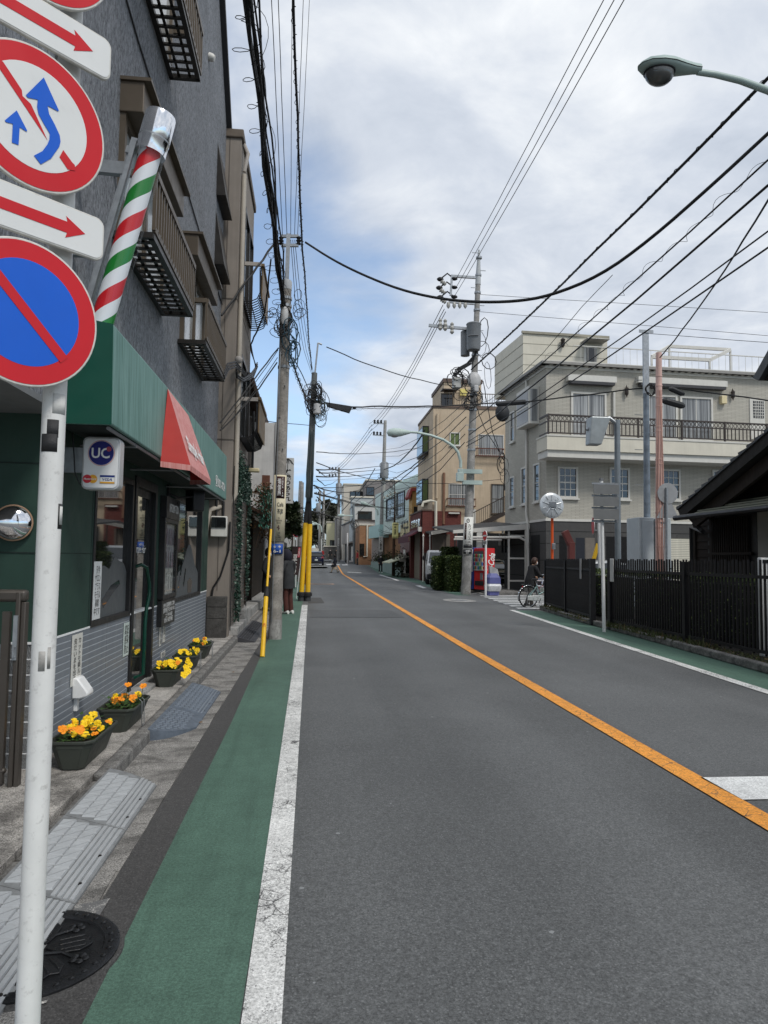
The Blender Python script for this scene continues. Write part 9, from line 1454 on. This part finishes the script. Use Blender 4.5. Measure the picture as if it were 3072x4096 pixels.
def wires():
    Y1,YR = 13.25,PRY; A = lambda p,Y: PY(p,Y); Z3 = lambda k,x,y,Y: PY(z(k,x,y),Y)
    # lashed bundle overhead on the left
    T = thing('cable_bundle','heavy black bundle of lashed cables overhead running into the first pole','cable',tuple(P1T)); rnd = random.Random(3); e0 = A((1134,1230),Y1-.1); s0 = PX((1002,0),e0.x-.12); d = (s0-e0).normalized(); s0 = s0+d*4
    for k in range(8):
        o = Vector((rnd.gauss(0,.045),0,rnd.gauss(0,.05))); r = (.022,.014,.018,.012,.02,.011,.013,.016)[k]; L = [e0.lerp(s0,i/16)+o*(.4+.6*min(1,i/3))+Vector((.022*math.sin(i*1.7+k),0,-.25*4*(i/16)*(1-i/16)*.5+.022*math.cos(i*1.3+k*2))) for i in range(17)]; MB().tube(L,r,6).build('strand',CABLE,T,60)
    for s,R_,ph,nt,rr in ((0,.12,0,26,.005),(1,.09,1.5,19,.005),(2,.15,3,13,.004)):
        h = [e0.lerp(s0,i/(nt*12))+Vector((.06*(s-1)+R_*math.cos(6.283*i/12+ph)*max(.15,.45+.5*math.sin(i*.045+ph)+.35*math.sin(i*.19+s)+.25*math.sin(i*.011*s+2)),0,-.5*(i/(nt*12))*(1-i/(nt*12))+R_*.8*math.sin(6.283*i/12+ph))) for i in range(nt*12+1)]; MB().tube(h,rr,3).build('spiral_wrap',CABLE,T,60)
    for k,(xt,e,r,lab) in enumerate(((1087,(1130,945),.006,'outermost left thin wire'),(1113,(1148,940),.006,'second thin wire'),(1168,(1163,940),.006,'middle thin wire'),(1213,(1178,945),.006,'fourth thin wire'),(1238,(1190,948),.006,'rightmost thin wire'))): p = A(e,Y1); wire(lab+' from the top of the photo to the first pole mast',[PX((xt,0),p.x+(.10 if k > 2 else -.05)),p],r,.02,ext=4)
    p2 = A((1247,1480),P2Y); p1 = Vector((-.18,Y1,A((1212,1010),Y1).z)); wire('twisted black cable passing right of the first pole to the slanted pole',[PX((1172,0),-.35),A((1210,1000),Y1),p2],.016,.05,la=.25,ext=4,loops=130)
    # three power lines high on the right
    ends = [Z3('K',625,590,YR),Z3('K',615,700,YR),Z3('K',610,775,YR)]; far = [Z3('S',835,355,74),Z3('S',830,415,74),Z3('S',825,480,74)]; st2 = [Z3('K',475,885,YR),Z3('K',490,930,YR),Z3('K',505,960,YR)]; nm = ('left','middle','right')
    for k in range(3): wire(nm[k]+' of the three power lines crossing the sky to the right pole',[PX(((2413,2455,2497)[k],0),ends[k].x),ends[k]],.012,.06,ext=10); wire(nm[k]+' of the three power lines between the right pole and the next pole',[st2[k],far[k]],.017,.8); wire(nm[k]+' of the three thin lines between the two farther poles',[Z3('S',880,360+60*k,74),Z3('S',275,1060+35*k,104)],.025,.5)
    for k,(pe,x,r,e,lab,lp) in enumerate((((3072,311),6.9,.030,(1885,1478),'thick twisted cable from the upper right corner to the right pole',150),((3072,640),6.8,.016,(1880,1690),'cable with wire loops descending from the right edge',46),((3072,745),6.8,.022,(1876,1740),'plain thick cable below the looped one',0),((3072,925),6.9,.014,(1866,1770),'upper of two close cables from the right edge',0),((3072,990),6.9,.016,(1866,1785),'lower of two close cables from the right edge',0))): wire(lab,[PX(pe,x),A(e,YR-.2)],r,.12,la=.17 if k == 0 else .8,ext=5,loops=lp)
    q = [(1222,970,13.3),(1330,1040,12.6),(1450,1100,11.9),(1600,1160,11.1),(1750,1195,10.3),(1900,1210,9.6),(2060,1208,9.0),(2200,1185,8.5),(2400,1105,7.9),(2600,960,7.4),(2850,740,6.8),(3072,535,6.4),(3400,230,5.7)]; T = thing('overhead_cable','thick sagging black cable slung across the whole street from the first pole','cable',tuple(A(q[0][:2],13.3))); pp = [A((a,b),c) for a,b,c in q]
    for _ in (0,1): pp = [pp[0]]+[k for a,b in zip(pp,pp[1:]) for k in (a.lerp(b,.25),a.lerp(b,.75))]+[pp[-1]]
    MB().tube(pp,.017,8).build('cable',CABLE,T,60); MB().tube([p+Vector((0,0,.018)) for p in pp],.007,6).build('messenger_wire',CABLE,T,60)
    def W(lab,pts,r=.02,**k): return wire(lab,[A((a,b),c) for a,b,c in pts],r,k.pop('sag',.0),n=k.pop('n',4),**k)
    W('long cable crossing the street at balcony height from the slanted pole',[(1410,1628,24),(1560,1626,25),(1760,1624,26),(2000,1612,27),(2105,1607,26),(2350,1580,24),(2560,1553,23),(2700,1553,22.5),(3072,1602,20)],.026); W('thin lashing wire under the street crossing cable',[(1330,1640,24),(1480,1634,25),(1700,1630,26),(1880,1628,30)],.010,loops=20)
    T = thing('splice_case','long thin black finned closure on the crossing cable left of the bay window','cable box',tuple(A((2042,1611),26.4))); MB().tube([A((1982,1616),26.4),A((1990,1616),26.4),A((2100,1608),26.2),A((2108,1607),26.2)],[.03,.10,.10,.03],8).build('case',MC['splice_black'],T,30); T = thing('cable_box','black oval cable box hanging by the left corner of the grey building','cable box',tuple(Z3('I',155,640,28))); MB().ball(Z3('I',155,640,28),.30,10,8,(1,.7,1.2)).build('case',MC['splice_black'],T,60)
    W('cable from the slanted pole mast sweeping down to the right pole',[(1306,1388,24),(1450,1450,25),(1600,1500,27),(1760,1538,29),(1880,1545,30.4)],.018); W('cable with loops between crossing cable and grey building corner',[(1860,1640,30),(1960,1600,30.5),(2080,1500,29),(2170,1415,27),(2330,1225,24),(2450,1100,21)],.012); W('pink pole cable rising to the upper right edge',[(2640,1430,21.3),(2760,1280,18),(2900,1080,14),(3072,800,10.5),(3200,600,9)],.020)
    wl = [('upper long thin wire to the right edge over the roof block',(1921,1178),(3072,1250)),('middle long thin wire to the right edge over the roof block',(1921,1247),(3072,1343)),('short thin wire from the steel pole top to the right edge',(2580,1333),(3072,1370))]
    for lab,a,b in wl: W(lab,[a+(YR if a[0] < 2000 else 23,),b+(26 if a[0] < 2000 else 20,)],.009)
    S = lambda *p: [(z('S',x,y)+(Y,)) for x,y,Y in p]
    for lab,pts,r in (('low wire from slanted pole to tan building upper bay',S((60,765,24),(400,790,32),(700,795,38),(1200,765,44),(1555,705,48)),.018),('cable from slanted pole across to the brick shop roof',S((60,925,24),(400,1050,32),(850,1165,40),(1300,1215,44),(1659,1232,47)),.018),('slack cable dipping in front of the far transformer pole',S((20,1260,24),(200,1330,36),(400,1365,50),(560,1360,60),(750,1310,68),(1020,1130,73)),.03),('thick cable curving from tan building to the concrete far pole',S((1659,440,42),(1550,620,46),(1450,740,52),(1300,900,60),(1180,985,67),(1060,1022,73)),.05),('dark cable falling from far switch box to the left lower houses',S((920,1010,73),(800,1220,76),(620,1440,82),(430,1640,90)),.045),('upper of two flat wires crossing before the mint windows',S((30,1370,24),(350,1450,34),(700,1540,46),(1100,1590,54),(1480,1610,58)),.02),('lower of two flat wires crossing before the mint windows',S((30,1380,24),(350,1465,34),(700,1555,46),(1100,1600,54),(1480,1640,58)),.02),('lowest wire by the slanted pole crossing to the slim pole',S((0,1640,24),(250,1710,40),(500,1780,60),(620,1790,86)),.028),('upper long cable from right pole down to the slim grey pole',S((1659,830,31),(1450,1000,40),(1240,1140,50),(1000,1270,62),(780,1400,74),(640,1500,86)),.03),('lower long cable from right pole down to the slim grey pole',S((1659,870,31),(1480,1030,40),(1300,1180,50),(1080,1340,62),(860,1500,74),(640,1690,86)),.03),('thin crossing wire at roof height of the pale block',S((30,1298,24),(400,1290,50),(800,1255,70),(1030,1225,74)),.022),('pair wire to the next pole arm, upper',S((60,1028,24),(350,1030,50),(620,1020,60),(1000,975,73)),.028),('pair wire to the next pole arm, lower',S((100,1075,26),(400,1080,52),(620,1062,60),(1010,1030,73)),.028),('single wire below the arm pair',S((60,1128,24),(400,1130,52),(640,1115,62),(1030,1080,73)),.028),('looping wire from far transformer to the white building',S((385,1390,100),(300,1440,90),(200,1620,70),(60,1700,40)),.03),('wire over the white building to the mint wall',S((430,1420,100),(700,1500,90),(1000,1540,76),(1250,1380,66),(1440,1290,61)),.022),('mint wall service wire from the orange house gable',S((1550,1420,58),(1440,1290,59),(1215,1145,64),(1130,1235,74)),.02),('high faint wire crossing the blue gap',S((0,1200,60),(400,1175,74),(800,1150,80),(1550,1130,60)),.014)): W(lab,pts,r)
    for k in range(6): W(('first','second','third','fourth','fifth','sixth')[k]+' of the drooping service wires between right pole and concrete far pole',[(1868-2*k,1600+34*k,30.3),(1780-4*k,1680+40*k,36),(1690-5*k,1745+40*k,44),(1600-4*k,1790+34*k,56),(1534,1800+26*k,73)],.014+.003*(k % 3))
    for k in range(4): W(('upper','second','third','lowest')[k]+' thin wire crossing the bend from the slanted pole to the far transformer pole',[(1268,1880+36*k,24),(1300,1905+38*k,45),(1330,1900+34*k,70),(1355,1885+30*k,103)],.02)
    # tan building drops and house drops on the left
    W('left service drop from right pole to grey building corner',[z('Y',840,400)+(30.3,),z('Y',900,600)+(31,),z('Y',1000,830)+(31.5,),z('Y',1180,1110)+(32,)],.018); W('right service drop from right pole to grey building corner',[z('Y',960,150)+(30.3,),z('Y',1010,430)+(31,),z('Y',1090,850)+(31.5,),z('Y',1190,1130)+(32,)],.018); tangle(Z3('Y',1235,1310,32),.26,.75,5,.018,30,bpy.data.objects[wire('knotted service cable coil on the grey building corner',[Z3('Y',1250,1160,32),Z3('Y',1255,1640,32)],.03).name]); W('wire from crossing to tan door lamp',[z('Y',-30,1540)+(40,),z('Y',500,1545)+(42,),z('Y',800,1525)+(44,),z('Y',1230,1485)+(48,)],.018)
    for k,(a,b,lab) in enumerate((((1114,1392),(880,1692),'top house drop wire fanning left from the first pole'),((1112,1400),(884,1712),'second house drop wire fanning left from the first pole'),((1110,1430),(890,1718),'third house drop wire fanning left from the first pole'),((1108,1450),(880,1722),'lowest and thickest house drop wire from the first pole'))): e = PX(b,-1.60); wire(lab,[A(a,Y1),e],.012 if k % 3 == 0 else .006,.03*k)
    wire('grey conduit pole slanting from the first pole mast to the salon wall',[A((1095,978),Y1),PX((886,1262),-1.68)],.020,0,STEEL); wire('double black cable dropping from the bundle to the beige wall',[A((1084,1036),Y1-.4),A((1060,1250),Y1),PX((1005,1375),X2+.15)],.016,0); W('street crossing wire behind the first pole to the slanted pole',[(990,1665,16),(1100,1690,18),(1255,1703,24)],.010); W('black stays linking first and slanted pole',[(1160,1420,13.3),(1195,1520,17),(1225,1600,21),(1250,1640,24)],.02,la=.35,loops=40); W('second stay linking first and slanted pole',[(1172,1430,13.3),(1210,1500,17),(1235,1560,21),(1252,1590,24)],.012)
    for k in range(3): W(('left','middle','right')[k]+' thin line between first mast and slanted pole',[(1163+8*k,960,13.3),(1180+12*k,1200,16),(1215+10*k,1400,20),(1248+4*k,1500,24)],.006)
wires()
